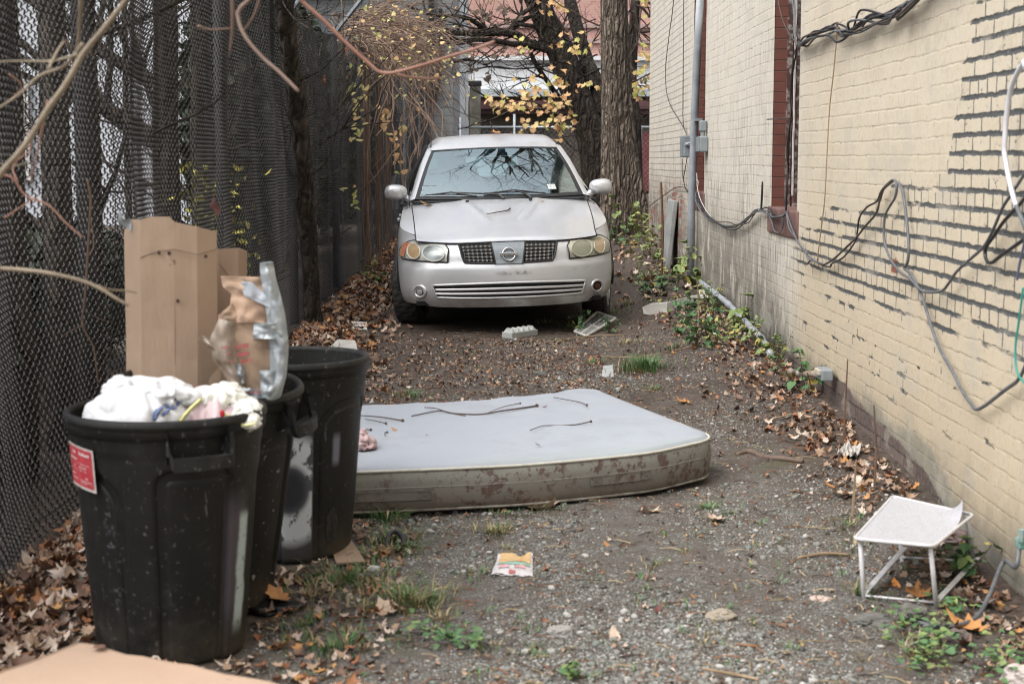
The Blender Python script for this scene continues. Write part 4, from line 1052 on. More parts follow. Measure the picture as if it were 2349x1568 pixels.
    for i, (px, lab) in enumerate(((1130, 'leafless brown bush behind the cross fence by the pier'), (1240, 'leafless brown bush behind the cross fence below the maple leaves'), (1330, 'leafless brown bush at the foot of the leaning tree'))):
        p = atY(px, 380, 27.5 if i == 2 else 31 + i); zb = gz(p.x, p.y); t = thing('bare_bush', lab, 'bush', (p.x, p.y, zb)); m = MB()
        for k in range(16): grow(m, (p.x + rg.uniform(-.4, .4), p.y + rg.uniform(-.2, .2), zb), (rg.uniform(-.6, .6), rg.uniform(-.4, .4), 1), rg.uniform(.6, 1.2), .012, 3, rg, .2, 4, .45)
        m.build('stems', M_vine2 if i != 1 else M_twig, t, True)
far_end()

# overhanging bare branches close to the camera, from a tree beside the fence
M_brA = simple('pale_young_bark', (.29, .24, .17), (.17, .13, .09), 9, .6, bump=.5, bscale=60); M_brB = simple('reddish_young_bark', (.24, .105, .075), (.33, .19, .14), 5, .6)
def overhang():
    def br(name, pts, Y, r0, r1, mat, label, twigs=(), dy=0.0):
        r0 *= .62; r1 *= .62; twigs = [(a, b * .62) for a, b in twigs]
        t = MB(); K = [atY(x, y, Y + dy * i) for i, (x, y) in enumerate(pts)]
        # every branch starts at the trunk that stands behind the near end of the fence
        hub = Vector((-2.05, 6.3, K[0].z + 1.3)) if K[0].z > 1.9 else Vector((-2.25, 5.0, K[0].z - .25))
        if Y < 5: K = [hub, hub.lerp(K[0], .5) + Vector((-.05, 0, .18))] + K
        P = spline(K, 6)
        t.tube(P, [lerp(r0, r1, i / (len(P) - 1)) for i in range(len(P))], 8)
        for tw, r in twigs:
            Q = spline([atY(x, y, Y + .03 * i) for i, (x, y) in enumerate(tw)], 5); t.tube(Q, [lerp(r, r * .5, i / (len(Q) - 1)) for i in range(len(Q))], 6)
        return solo(name, t, mat, label, 'branch', smooth=True)
    br('bare_branch', [(330, -60), (290, 0), (235, 70), (190, 125), (150, 195), (110, 250), (60, 330), (0, 400), (-60, 470)], 3.3, .0095, .012, M_brA, 'pale bare branch slanting down across the near mesh',
       [([(188, -40), (185, 20), (182, 60), (177, 130)], .009), ([(190, 100), (150, 150), (90, 175), (40, 220), (-40, 270)], .007), ([(178, 125), (120, 140), (60, 140), (-30, 142)], .005), ([(60, 375), (30, 380), (-20, 372)], .004), ([(110, 160), (130, 120), (150, 95), (165, 115)], .005)])
    br('bare_branch', [(545, -60), (545, 30), (560, 80), (600, 130), (640, 165), (685, 210)], 3.6, .0075, .006, simple('pinkish_bark', (.30, .22, .18), (.22, .14, .11), 9, .6), 'bare pinkish branch ending against the vine trunk', [([(530, -40), (533, 20), (532, 75), (527, 120)], .007), ([(455, 60), (480, 68), (530, 65)], .005), ([(600, -20), (585, 30), (560, 70)], .006)])
    br('bare_branch', [(640, -60), (690, 0), (740, 45), (790, 95), (840, 140), (880, 168), (950, 155), (1030, 130), (1090, 112), (1135, 95)], 4.2, .0105, .006, M_brB, 'reddish bare branch reaching from the fence towards the car roof', [([(880, 165), (930, 175), (975, 180), (1010, 178)], .006)])
    br('bare_branch', [(-60, 615), (0, 616), (60, 620), (120, 628), (190, 645), (235, 665), (262, 682), (295, 700)], 3.5, .010, .006, M_brA, 'pale bare branch poking in from the side above the bins', [([(225, 655), (250, 664), (290, 667), (312, 672)], .005)])
    br('bare_branch', [(-40, 395), (0, 400), (30, 410), (60, 450), (110, 470), (150, 510), (190, 545)], 3.7, .006, .003, M_brB, 'thin reddish twig before the near mesh and trunks', [([(40, 415), (30, 380), (70, 340), (65, 300)], .004), ([(10, 500), (40, 480), (85, 450)], .004), ([(110, 230), (90, 330), (70, 420)], .005), ([(20, 170), (50, 200), (10, 240)], .004)])
    br('bare_branch', [(200, 410), (208, 460), (205, 520), (200, 600), (195, 680), (190, 745), (215, 800), (225, 880)], 5.3, .007, .004, M_vine2, 'upright brown stem climbing the near mesh', [([(200, 590), (215, 560), (205, 480)], .004), ([(195, 745), (160, 760), (140, 775)], .004), ([(192, 710), (225, 730), (262, 740)], .003), ([(-10, 1040), (30, 1120), (70, 1160), (110, 1168)], .004)])
overhang()
# ================================================================ the silver saloon car (own axes: x across, y back from the nose, z up)
def paint_mat():
    t = NT('dusty_silver_paint'); o = t.obj(); x, y, z = t.sep()
    n1 = t.noise(3.5, 5, .65); n2 = t.noise(13, 6, .7); n3 = t.noise(1, 5, .7, t.mapv((9, 2.0, 6)))
    col = t.mix(n1, (.56, .565, .575), (.64, .645, .65))
    top = t.ramp(t.sep(t.n('ShaderNodeNewGeometry').outputs['Normal'])[2], .55, .9)
    dust = t.mul(t.smooth(n3, .42, .72), .55)
    col = t.mix(t.mul(dust, top), col, (.62, .60, .57))
    # rubbed marks on the nose and grime where a number plate was
    ax = t.math('ABSOLUTE', t.math('SUBTRACT', x, .035)); az = t.math('SUBTRACT', z, .462)
    pm = t.mul(t.ramp(ax, .10, .15, 1, 0), t.mul(t.ramp(az, -.035, -.02), t.ramp(az, .012, .026, 1, 0)))
    edge = t.math('ABSOLUTE', t.math('SUBTRACT', az, t.mul(t.math('SUBTRACT', n2, .5), .05)))
    pm2 = t.mul(pm, t.mul(t.ramp(edge, .004, .02, 1, .12), t.smooth(n2, .38, .58)))
    pm2 = t.mul(pm2, t.ramp(y, .2, .3, 1, 0))
    col = t.mix(t.mul(pm2, .7), col, (.085, .065, .042))
    low = t.mul(t.ramp(z, .20, .36, 1, 0), t.smooth(t.noise(7, 5, .7), .36, .7)); col = t.mix(t.mul(low, .6), col, (.15, .125, .10))
    sc = t.mul(t.smooth(t.noise(2.2, 5, .75, t.mapv((1, 1, 2.5))), .60, .72), t.ramp(z, .66, .6)); col = t.mix(t.mul(sc, .45), col, (.24, .235, .23))
    h = t.mul(t.noise(220, 2), .5); t.bump(h, .05, .001)
    return t.set(col, t.math('ADD', .33, t.mul(dust, t.mul(top, .28))), .52, **{'Coat Weight': .5, 'Coat Roughness': .12})
M_paint = paint_mat()
M_blk = simple('black_trim_plastic', (.012, .012, .013), (.022, .022, .022), 20, .5)
M_void = simple('dark_opening', (.004, .004, .004), None, rough=.9)
M_rub = simple('cracked_tyre_rubber', (.012, .012, .012), (.035, .033, .03), 14, .8, bump=.5)
M_chr = simple('dull_chrome', (.62, .62, .62), None, rough=.22, metal=1.0)
M_alloy = simple('grey_wheel_alloy', (.45, .45, .45), (.32, .31, .30), 12, .4, metal=.7)
M_slv = simple('silver_plastic', (.50, .52, .53), (.42, .44, .45), 30, .4, metal=.3)
def glass_mat(name, tint, ior=1.55, rough=.02, drops=False):
    t = NT(name); t.t.nodes.remove(t.b)
    fr = t.n('ShaderNodeFresnel'); fr.inputs['IOR'].default_value = ior
    tr = t.n('ShaderNodeBsdfTransparent'); tr.inputs[0].default_value = (*tint, 1)
    gl = t.n('ShaderNodeBsdfGlossy'); gl.inputs['Roughness'].default_value = rough; gl.inputs[0].default_value = (.82, .95, .94, 1)
    if drops:
        b = t.n('ShaderNodeBump'); b.inputs['Strength'].default_value = .18; b.inputs['Distance'].default_value = .004
        d = t.ramp(t.voro(120), .12, .3, 1, 0); d = t.mul(d, t.smooth(t.noise(4, 3), .52, .62))
        t.lk(d, b.inputs['Height']); t.lk(b.outputs[0], gl.inputs['Normal'])
    mx = t.n('ShaderNodeMixShader'); t.lk(t.math('MINIMUM', t.mul(fr.outputs[0], 1.6), 1.0) if drops else fr.outputs[0], mx.inputs[0]); t.lk(tr.outputs[0], mx.inputs[1]); t.lk(gl.outputs[0], mx.inputs[2]); t.lk(mx.outputs[0], t.out.inputs[0])
    return t.m
M_ws = glass_mat('wet_windscreen_glass', (.55, .70, .69), 2.9, .012, True)
M_sg = glass_mat('side_window_glass', (.30, .36, .36), 1.6)

PLAN = spline([Vector((x, y, 0)) for x, y in ((0, 0), (.2, .009), (.4, .042), (.55, .095), (.66, .17), (.74, .27), (.795, .40), (.828, .55), (.842, .8), (.85, 1.2), (.852, 2.0), (.852, 2.8), (.845, 3.5), (.825, 4.0), (.77, 4.28), (.6, 4.44), (.3, 4.5), (0, 4.51))], 8)
NP = len(PLAN)
PN = []
for i, p in enumerate(PLAN):
    tg = (PLAN[min(i + 1, NP - 1)] - PLAN[max(i - 1, 0)]).normalized(); PN.append(Vector((-tg.y, tg.x, 0)) * -1)   # outward
PN[0] = Vector((0, -1, 0)); PN[-1] = Vector((0, 1, 0))
for i in range(1, NP - 1):
    if PN[i].dot(PLAN[i] - Vector((0, 2.2, 0))) < 0: PN[i] = -PN[i]
ZF = [.18, .21, .245, .28, .33, .40, .46, .515, .535, .56, .60, .64, .67, .69, .72, .80]
IF_ = [.10, .075, .045, .022, .006, 0, .002, .008, .022, .030, .040, .058, .082, .115, .17, .25]
ZS = [.18, .21, .26, .34, .45, .58, .68, .76, .84, .90, .96, 1.0]
IS_ = [.07, .05, .022, .006, 0, .0, .008, .018, .035, .052, .075, .09]
def inset(z, y):
    f = clamp((y - .22) / .5); f = f * f * (3 - 2 * f)
    if y > 3.9: f = 1 - clamp((y - 3.9) / .5) * .6
    return lerp(interp(z, ZF, IF_), interp(z, ZS, IS_), f)
def ztop(y):
    return interp(y, [0, .08, .3, .5, .8, 1.1, 1.3, 1.6, 3.4, 4.0, 4.51], [.682, .688, .712, .752, .832, .895, .93, .955, .985, .99, .98])
def zbot(y):
    return interp(y, [0, .1, .3, .6, 1.3, 3.2, 4.2, 4.51], [.205, .213, .232, .225, .20, .20, .26, .28])
def shell_pt(i, z, off=0.0):
    p = PLAN[i]; d = inset(z, p.y) - off
    q = p - PN[i] * d
    return Vector((q.x, q.y, z))
_cache = {}
def front_pt(x, z, off=0.0):
    k = round(z, 3)
    if k not in _cache:
        pts = [shell_pt(i, k) for i in range(0, 70)]
        nm = [PN[i] for i in range(0, 70)]
        _cache[k] = ([p.x for p in pts], [p.y for p in pts], [n.x for n in nm], [n.y for n in nm])
    X, Yv, NX, NY = _cache[k]; a = abs(x); s = 1 if x >= 0 else -1
    y = interp(a, X, Yv); nx = interp(a, X, NX); ny = interp(a, X, NY)
    return Vector((s * (a + nx * off), y + ny * off, z))
def zcen(y): return interp(y, [0, .10, .16, .25, .4, .7, 1.1, 1.35], [.684, .690, .722, .758, .808, .885, .978, 1.02])
def edge_x(y):
    # half width of the top edge at y
    pts = _edge
    return interp(y, [p.y for p in pts], [p.x for p in pts])
_edge = [shell_pt(i, ztop(PLAN[i].y)) for i in range(NP)]
_edge = [p for p in _edge if p.y < 4.3]
def top_z(x, y):
    xe = max(.02, edge_x(y)); ze = ztop(y); f = min(1.0, abs(x) / xe)
    return zcen(y) - (zcen(y) - ze) * f ** 2.7

def strip_tube(m, pts, r=.004, n=5): m.tube(pts, r, n, cap=False)

def car():
    c = thing('parked_car', 'dusty silver four door car parked nose on between fence and brick wall', 'car', (-.005, 11.6, .10), (0, R(-1.6), R(3.2)))
    # ---- lower shell and the top of the wings
    m = MB(); NTAU = 22
    for s in (1, -1):
        rows = []
        for i in range(NP):
            y = PLAN[i].y; zb, zt = zbot(y), ztop(y); col = []
            for k in range(NTAU + 1):
                z = lerp(zb, zt, k / NTAU); p = shell_pt(i, z); col.append(Vector((p.x * s, p.y, z)))
            rows.append(col)
        # leave the wheel arches open
        vs = [p for r in rows for p in r]; fs = []; n = NTAU + 1
        for i in range(NP - 1):
            for j in range(n - 1):
                q = (i * n + j, i * n + j + 1, (i + 1) * n + j + 1, (i + 1) * n + j)
                ctr = sum((vs[a] for a in q), Vector()) / 4
                if abs(ctr.x) > .7 and any((ctr.y - wy) ** 2 + (ctr.z - .31) ** 2 < .345 ** 2 for wy in (.93, 3.46)): continue
                fs.append(q if s > 0 else q[::-1])
        for p in vs:            # draw the cut edge onto the arch circle
            if abs(p.x) > .66:
                for wy in (.93, 3.46):
                    dy, dz = p.y - wy, p.z - .31; dd = math.hypot(dy, dz)
                    if dd < .345: p.y = wy + dy * .345 / max(dd, .01); p.z = .31 + dz * .345 / max(dd, .01)
        m.add(vs, fs)
    rows = []
    for i in range(NP):
        y = PLAN[i].y
        if y > 1.42: break
        e = shell_pt(i, ztop(y)); xe = e.x; ye = e.y
        rows.append([Vector((xe * (k / 20 - 1), ye, top_z(xe * (k / 20 - 1), ye))) if True else None for k in range(41)])
    m.grid(rows)
    # rear deck
    m.grid([[Vector((.77 * (k / 8 - 1), y, z - .04 * abs(k / 8 - 1) ** 2)) for k in range(17)] for y, z in ((3.55, 1.0), (3.95, 1.03), (4.2, 1.03), (4.42, 1.0), (4.5, .95))])
    body = m.build('body', M_paint, c, smooth=True, fixn=True)
    # underside, so that no light gets in
    u = MB(); u.box((0, 2.25, .24), (1.40, 4.1, .03)); u.box((0, .45, .40), (1.30, .05, .30)); u.box((-.62, .93, .58), (.02, .7, .45)); u.box((.62, .93, .58), (.02, .7, .45)); u.box((-.66, 3.46, .5), (.02, .8, .55)); u.box((.66, 3.46, .5), (.02, .8, .55)); u.build('underbody', M_void, c)
    for s in (1, -1):
        for wy in (.93, 3.46):
            a = MB(); pts = []
            for k in range(19):
                an = PI * (k / 18); z = .31 + .345 * math.sin(an); y = wy - .345 * math.cos(an)
                x = .855 - (inset(z, y) if y > .5 else inset(z, y) + .03 * clamp((.6 - y) / .2)); pts.append((s * (x - .006), y, z))
            a.tube(pts, .005, 5); a.build('arch_lip', M_blk, c, smooth=True)
            a = MB(); a.grid([[(s * (.85 - .2 * t), wy - .35 * math.cos(PI * k / 14), .31 + .35 * math.sin(PI * k / 14)) for k in range(15)] for t in (.05, 1)]); a.build('arch_liner', M_void, c)
    # ---- bonnet
    h = MB(); rows = []
    def hx(y): return interp(y, [.1, .3, .7, 1.25], [.60, .683, .705, .715])
    for k in range(40):
        y0 = lerp(0, 1.0, k / 39); row = []
        for j in range(49):
            s = j / 24 - 1
            # front edge follows the lip, rear edge follows the screen
            yf = .112 + .19 * abs(s) ** 3.2; yr = 1.10 + .15 * s * s
            y = lerp(yf, yr, y0); x = s * hx(y) if y > .1 else s * .6
            x = s * lerp(interp(abs(s), [0, 1], [.683, .683]), .715, y0)
            z = top_z(x, y) + .005
            for sg in (1, -1):
                xl = sg * lerp(.125, .285, clamp((y - .45) / .6)); z += .010 * math.exp(-((x - xl) / .018) ** 2) * clamp((y - .42) / .12) 
            if k == 0: z -= .012
            row.append(Vector((x, y, z)))
        rows.append(row)
    h.grid(rows); hood = h.build('bonnet', M_paint, c, smooth=True, fixn=True)
    sm = MB()
    for s in (1, -1): strip_tube(sm, [rows[k][0 if s < 0 else -1] + Vector((s * .004, 0, -.003)) for k in range(40)], .0045)
    strip_tube(sm, [p + Vector((0, -.006, -.001)) for p in rows[0]], .006)
    sm.build('shut_line', M_void, hood)
    nb = MB()
    for x in (-.27, .24): nb.tube([(x, 1.04, top_z(x, 1.04) + .0), (x, 1.045, top_z(x, 1.04) + .022)], .014, 8)
    nb.build('washer_jet', M_blk, hood)
    # ---- grille
    g = MB(); N = 36; rows = []
    def gtop(x): return .690 - .010 * (abs(x) / .37) ** 3
    def gbot(x): return .537 + .010 * (abs(x) / .34) ** 2
    for j in range(9):
        tt = j / 8; half = lerp(.327, .368, tt ** .7); rows.append([front_pt(x, lerp(gbot(x), gtop(x), tt), .004) for x in np.linspace(-half, half, N)])
    g.grid(rows); gr = g.build('grille', M_void, c, smooth=True)
    rim = MB(); rim.tube([r[0] for r in rows] + rows[-1][1:-1] + [r[-1] for r in rows[::-1]] + rows[0][1:-1][::-1] + [rows[0][0]], .0075, 6); rim.build('grille_surround', M_blk, gr, smooth=True)
    b = MB(); d = MB()
    for s in (-1, 1):
        for r_ in range(5):
            tt = (r_ + .5) / 5; x1 = lerp(.315, .352, tt)
            z = lambda x: lerp(gbot(x), gtop(x), .06 + tt * .86)
            b.tube([front_pt(s * x, z(x), .008) for x in np.linspace(.12, x1, 8)], .0017, 4)
            for q in range(7):
                x = .135 + q * .0325 + (tt - .5) * .012 * (1 if True else 0)
                if x > x1 - .008: continue
                p = front_pt(s * x, z(x), .011); d.box(p, (.014, .006, .014))
        for q in range(7):
            x = .135 + q * .0325
            b.tube([front_pt(s * (x + (tt - .5) * .012), lerp(gbot(x), gtop(x), tt), .006) for tt in (.04, .5, .95)], .0014, 4)
    b.build('grille_lattice', simple('dark_silver_plastic', (.20, .205, .21), None, rough=.4), gr); d.build('grille_mesh', M_chr, gr)
    e = MB(); ro = []
    for j in range(7):
        tt = j / 6; half = lerp(.094, .122, tt); ro.append([front_pt(x, lerp(gbot(0) - .004, gtop(0) + .004, tt), .014) for x in np.linspace(-half, half, 9)])
    e.grid(ro); e.add([p for r in ro for p in (r[0], r[0] + Vector((0, .016, 0)))], [(2 * i, 2 * i + 1, 2 * i + 3, 2 * i + 2) for i in range(6)]); e.add([p for r in ro for p in (r[-1], r[-1] + Vector((0, .016, 0)))], [(2 * i, 2 * i + 2, 2 * i + 3, 2 * i + 1) for i in range(6)])
    em = e.build('emblem_panel', simple('shaded_blue_silver', (.20, .225, .24), (.25, .275, .285), 30, .4, metal=.2), c, smooth=False)  # darker silver: shade from the forward tilt put into the colour
    bd = MB()
    for s in (0, -1): bd.tube([r[s] + Vector((-.006 if s == 0 else .006, 0, -.0)) for r in ro], .006, 5)
    bd.build('panel_edge', M_blk, em)
    ec = front_pt(0, .603, .022); bm_ = MB(); tilt = .35
    def ep(x, z, o=0.0): return Vector((x, ec.y - o + z * tilt * .9, ec.z + z))
    bm_.tube([ep(.047 * math.cos(a), .047 * math.sin(a)) for a in np.linspace(0, 2 * PI, 33)], .0065, 8); bm_.build('badge_ring', M_chr, em, smooth=True)
    bb_ = MB(); bb_.rbox(ep(0, 0, .006), (.132, .010, .025), .003); bb_.build('badge_bar', M_chr, em)
    fc = bpy.data.curves.new('badge_lettering', 'FONT'); fc.body = 'NISSAN'; fc.size = .024; fc.align_x = 'CENTER'; fc.align_y = 'CENTER'; fc.extrude = .0008; fc.space_character = 1.05
    fo = bpy.data.objects.new('badge_lettering', fc); COL.objects.link(fo); fo.parent = em; fo.location = ep(0, 0, .0125); fo.rotation_euler = (PI / 2, 0, 0); fo.scale = (1.15, 1, 1); fc.materials.append(M_blk)
    dg = bpy.context.evaluated_depsgraph_get(); tm_ = bpy.data.meshes.new_from_object(fo.evaluated_get(dg)); ft = bpy.data.objects.new('badge_letters', tm_); COL.objects.link(ft); ft.parent = em; ft.location = fo.location; ft.rotation_euler = fo.rotation_euler; ft.scale = fo.scale; bpy.data.objects.remove(fo)
    # ---- lower intake
    k = MB(); rows = []
    def itop(x): return .392 - .010 * (x / .57) ** 2
    def ibot(x): return .280 + .010 * (x / .55) ** 2
    for j in range(7):
        tt = j / 6; half = lerp(.545, .575, tt); rows.append([front_pt(x, lerp(ibot(x), itop(x), tt), .003) for x in np.linspace(-half, half, 40)])
    k.grid(rows); it = k.build('lower_intake', M_void, c, smooth=True)
    rim = MB(); rim.tube([r[0] for r in rows] + rows[-1][1:-1] + [r[-1] for r in rows[::-1]] + rows[0][1:-1][::-1] + [rows[0][0]], .009, 6); rim.build('intake_lip', M_paint, it, smooth=True)
    bs = MB()
    for tt in (.30, .62):
        rb = [front_pt(x, lerp(ibot(x), itop(x), tt), .006) for x in np.linspace(-.55, .556, 40)]
        for q in (rb,): bs.grid([[p + Vector((0, .02, .010)) for p in q], [p + Vector((0, 0, .009)) for p in q], [p + Vector((0, -.002, 0)) for p in q], [p + Vector((0, 0, -.009)) for p in q], [p + Vector((0, .02, -.012)) for p in q]])
    bs.build('intake_bars', M_paint, it, smooth=True)
    vb = MB()
    for x in np.linspace(-.42, .42, 5): vb.tube([front_pt(x, ibot(x), .004), front_pt(x, itop(x), .004)], .003, 4)
    vb.build('intake_ribs', M_blk, it)
    # ---- fog lamp holes
    def disc_patch(xc, zc_, rx, rz, off, nr=4, na=28, dish=0.0):
        mm = MB(); rings = []
        for q in range(nr + 1):
            f = max(.02, q / nr); rings.append([front_pt(xc + rx * f * math.cos(a), zc_ + rz * f * math.sin(a), off - dish * (1 - f * f)) for a in np.linspace(0, 2 * PI, na, endpoint=False)])
        mm.grid(rings, closed=True); return mm, rings[-1]
    for s in (-1, 1):
        pm, rg_ = disc_patch(s * .668, .333, .043, .043, .003, dish=-.0 if s < 0 else .0)
        fo_ = pm.build('fog_lamp', M_void if s > 0 else M_paint, c, smooth=True)
        rr = MB(); rr.tube(rg_ + [rg_[0], rg_[1]], .010, 8, cap=False); rr.build('fog_lamp_rim', M_paint, fo_, smooth=True)
        im, ir = disc_patch(s * .668, .331, .024, .024, .007); im.build('fog_lamp_lens', simple('dull_orange_bulb', (.14, .045, .02), (.05, .02, .01), 30, .3) if s > 0 else M_paint, fo_, smooth=True)
        if s < 0:
            q = MB(); q.tube(ir + [ir[0]], .003, 5, cap=False); q.build('cap_groove', M_blk, fo_)
    # ---- headlamps
    def lamp(s):
        clear = s < 0
        i0 = min(range(70), key=lambda i: abs(shell_pt(i, .62).x - .452)); i1 = min(range(70), key=lambda i: abs(PLAN[i].y - .50))
        def zt(f): return .700 - .052 * max(0, 1 - f / .16) ** 2 + .012 * math.sin(PI * f) - .03 * max(0, (f - .86) / .14) ** 2
        def zb(f): return .553 + .018 * f + .035 * max(0, (f - .9) / .1) ** 2
        idx = np.linspace(i0, i1, 30); hm = MB(); rows = []
        def sp(fi, z, off):
            a = int(fi); b_ = min(a + 1, NP - 1); t = fi - a
            P = shell_pt(a, z, off).lerp(shell_pt(b_, z, off), t); return Vector((P.x * s, P.y, z))
        for j in range(9):
            tt = j / 8; rows.append([sp(fi, lerp(zb((fi - i0) / (i1 - i0)), zt((fi - i0) / (i1 - i0)), tt), .007 + .010 * math.sin(PI * tt)) for fi in idx])
        hm.grid(rows)
        if clear: mt = NT('clear_lamp_plastic'); col = mt.mix(mt.noise(30, 3), (.42, .43, .40), (.62, .62, .57))
        else: mt = NT('yellowed_lamp_plastic'); col = mt.mix(mt.noise(14, 4), (.36, .35, .27), (.46, .44, .35))
        mt.set(col, .28 if clear else .5, .25, **{'Coat Weight': .8 if clear else .3, 'Coat Roughness': .06 if clear else .3})
        L = hm.build('headlight', mt.m, c, smooth=True)
        if not clear: L['label'] = 'headlight with a yellowed cloudy lens'
        q = MB(); q.tube([r[0] for r in rows] + rows[-1][1:-1] + [r[-1] for r in rows[::-1]] + rows[0][1:-1][::-1] + [rows[0][0]], .0055, 5, cap=False); q.build('headlight_seal', M_blk, L, smooth=True)
        mn = NT('lamp_reflector' if clear else 'cloudy_lamp_reflector'); cc = mn.mix(mn.noise(11, 4), (.10, .115, .11), (.42, .46, .45)) if clear else mn.mix(mn.noise(9, 4), (.20, .21, .15), (.38, .38, .29)); mn.set(cc, .22, .4, **{'Coat Weight': .8 if clear else .2, 'Coat Roughness': .06})
        pm, rg_ = disc_patch(s * .548, .622, .079, .060, .020); o1 = pm.build('main_bulb', mn.m, L, smooth=True)
        ri = MB(); ri.tube([p + Vector((0, -.002, 0)) for p in rg_ + [rg_[0]]], .0045, 5, cap=False); ri.build('bulb_ring', simple('pale_lamp_ring', (.60, .60, .55), None, rough=.3) if clear else mt.m, o1, smooth=True)
        mo = NT('amber_lamp' if clear else 'faded_amber_lamp'); ca = mo.mix(mo.noise(22, 3), (.30, .19, .09), (.52, .38, .22)) if clear else mo.mix(mo.noise(18, 3), (.36, .24, .12), (.50, .38, .22)); mo.set(ca, .25, .1, **{'Coat Weight': .7, 'Coat Roughness': .08})
        pm, rg_ = disc_patch(s * .690, .632, .047, .055, .022); o2 = pm.build('indicator', mo.m, L, smooth=True)
        ri = MB(); ri.tube([p + Vector((0, -.002, 0)) for p in rg_ + [rg_[0]]], .004, 5, cap=False); ri.build('indicator_ring', simple('pale_lamp_ring', (.62, .62, .57), None, rough=.3) if clear else mt.m, o2, smooth=True)
        if clear:
            om = MB(); r2 = []
            for j in range(6): r2.append([sp(fi, lerp(.588, .690, j / 5), .021) for fi in np.linspace(i0 + (i1 - i0) * .80, i0 + (i1 - i0) * .97, 5)])
            om.grid(r2); om.build('side_marker', simple('red_orange_marker', (.36, .12, .06), (.42, .20, .11), 20, .25), L, smooth=True)
    lamp(-1); lamp(1)
    # ---- greenhouse
    def wsp(s, t, o=0.0):
        # windscreen surface, s across -1..1, t up 0..1
        a = Vector((.690 * s, 1.10 + .165 * s * s, .985 + .012 * s * s)); b_ = Vector((.537 * s, 1.86 + .10 * s * s, 1.405 - .016 * s * s))
        p = a.lerp(b_, t); bulge = .028 * math.sin(PI * t); return p + Vector((0, -.5, .85)) * (bulge + o)
    w_ = MB(); w_.grid([[wsp(k / 12 - 1, t) for k in range(25)] for t in np.linspace(0, 1, 13)]); ws = w_.build('windscreen', M_ws, c, smooth=True)
    bd = MB()
    for s in (-1, 1): bd.grid([[wsp(s * f, t, .002) for f in (.955, .98, 1.0)] for t in np.linspace(0, 1, 13)])
    bd.grid([[wsp(k / 12 - 1, t, .002) for k in range(25)] for t in (.965, 1.0)]); bd.grid([[wsp(k / 12 - 1, t, .002) for k in range(25)] for t in (0.0, .05)])
    bd.build('windscreen_border', M_blk, ws, smooth=True)
    vt = glass_mat('blue_sun_band', (.10, .13, .20), 1.95); sb = MB(); sb.grid([[wsp(.95 * (k / 12 - 1), t, -.004) for k in range(25)] for t in (.80, .88, .965)]); sb.build('sun_band', vt, ws, smooth=True)
    st = MB(); st.grid([[wsp(x, t, .003) for x in (.60, .70)] for t in (.115, .20)]); st.build('inspection_sticker', simple('pale_sticker', (.62, .64, .62), (.30, .33, .33), 60, .5), ws)
    cw = MB(); cw.grid([[Vector((x, y + .15 * (x / .69) ** 2, .972 + (y - 1.06) * .25)) for x in np.linspace(-.70, .70, 21)] for y in (1.06, 1.14)]); cw.build('cowl', M_blk, c, smooth=True)
    # pillars, rail and roof as one painted frame
    def rail(s, t): # the outer line from the foot of the pillar over the roof to the rear deck
        P = [Vector((.755, 1.22, .950)), Vector((.715, 1.42, 1.06)), Vector((.652, 1.72, 1.25)), Vector((.590, 2.00, 1.385)), Vector((.573, 2.30, 1.428)), Vector((.570, 2.7, 1.438)), Vector((.575, 3.1, 1.41)), Vector((.60, 3.4, 1.32)), Vector((.66, 3.75, 1.14)), Vector((.71, 3.98, 1.02))]
        sp = spline(P, 4); k = t * (len(sp) - 1); i = min(int(k), len(sp) - 2); p = sp[i].lerp(sp[i + 1], k - i); return Vector((p.x * s, p.y, p.z))
    for s in (-1, 1):
        fr = MB()
        rows = []
        for t in np.linspace(0, .375, 16):
            p = rail(s, t); q = wsp(s * 1.0, clamp((p.y - 1.265) / (1.96 - 1.265)), .004)
            mid = p.lerp(q, .5) + Vector((s * .012, -.006, .012)); rows.append([p + Vector((-s * .02, .04, -.0)), p, mid, q])
        fr.grid(rows)
        fr.build('front_pillar', M_paint, c, smooth=True, fixn=True)
    rf = MB(); rows = []
    def rzc(y): return interp(y, [1.86, 1.95, 2.1, 2.3, 2.55, 2.8, 3.05, 3.3], [1.408, 1.442, 1.480, 1.512, 1.528, 1.528, 1.512, 1.47])
    for k in range(22):
        f = k / 21; row = []
        for j in range(33):
            s = j / 16 - 1; y0_ = 1.86 + .10 * s * s; y = lerp(y0_, 3.30 + .06 * (1 - s * s), f)
            hw = interp(y, [1.86, 2.0, 2.3, 2.8, 3.3], [.545, .580, .575, .575, .59]); a = abs(s)
            x = s * hw; z = rzc(y) - .028 * a ** 2 - .07 * max(0, (a - .80) / .20) ** 2.0 * clamp((y - 1.86) / .35)
            if k == 0: z = wsp(s, 1.0, .003).z
            row.append(Vector((x, y, z)))
        rows.append(row)
    rf.grid(rows); roof = rf.build('roof', M_paint, c, smooth=True, fixn=True)
    gt = MB()
    for s in (-1, 1):
        gt.tube([rows[k][16 + s * 15] + Vector((0, 0, .003)) for k in range(1, 22)], .006, 5)
    gt.build('roof_gutter', M_blk, roof)
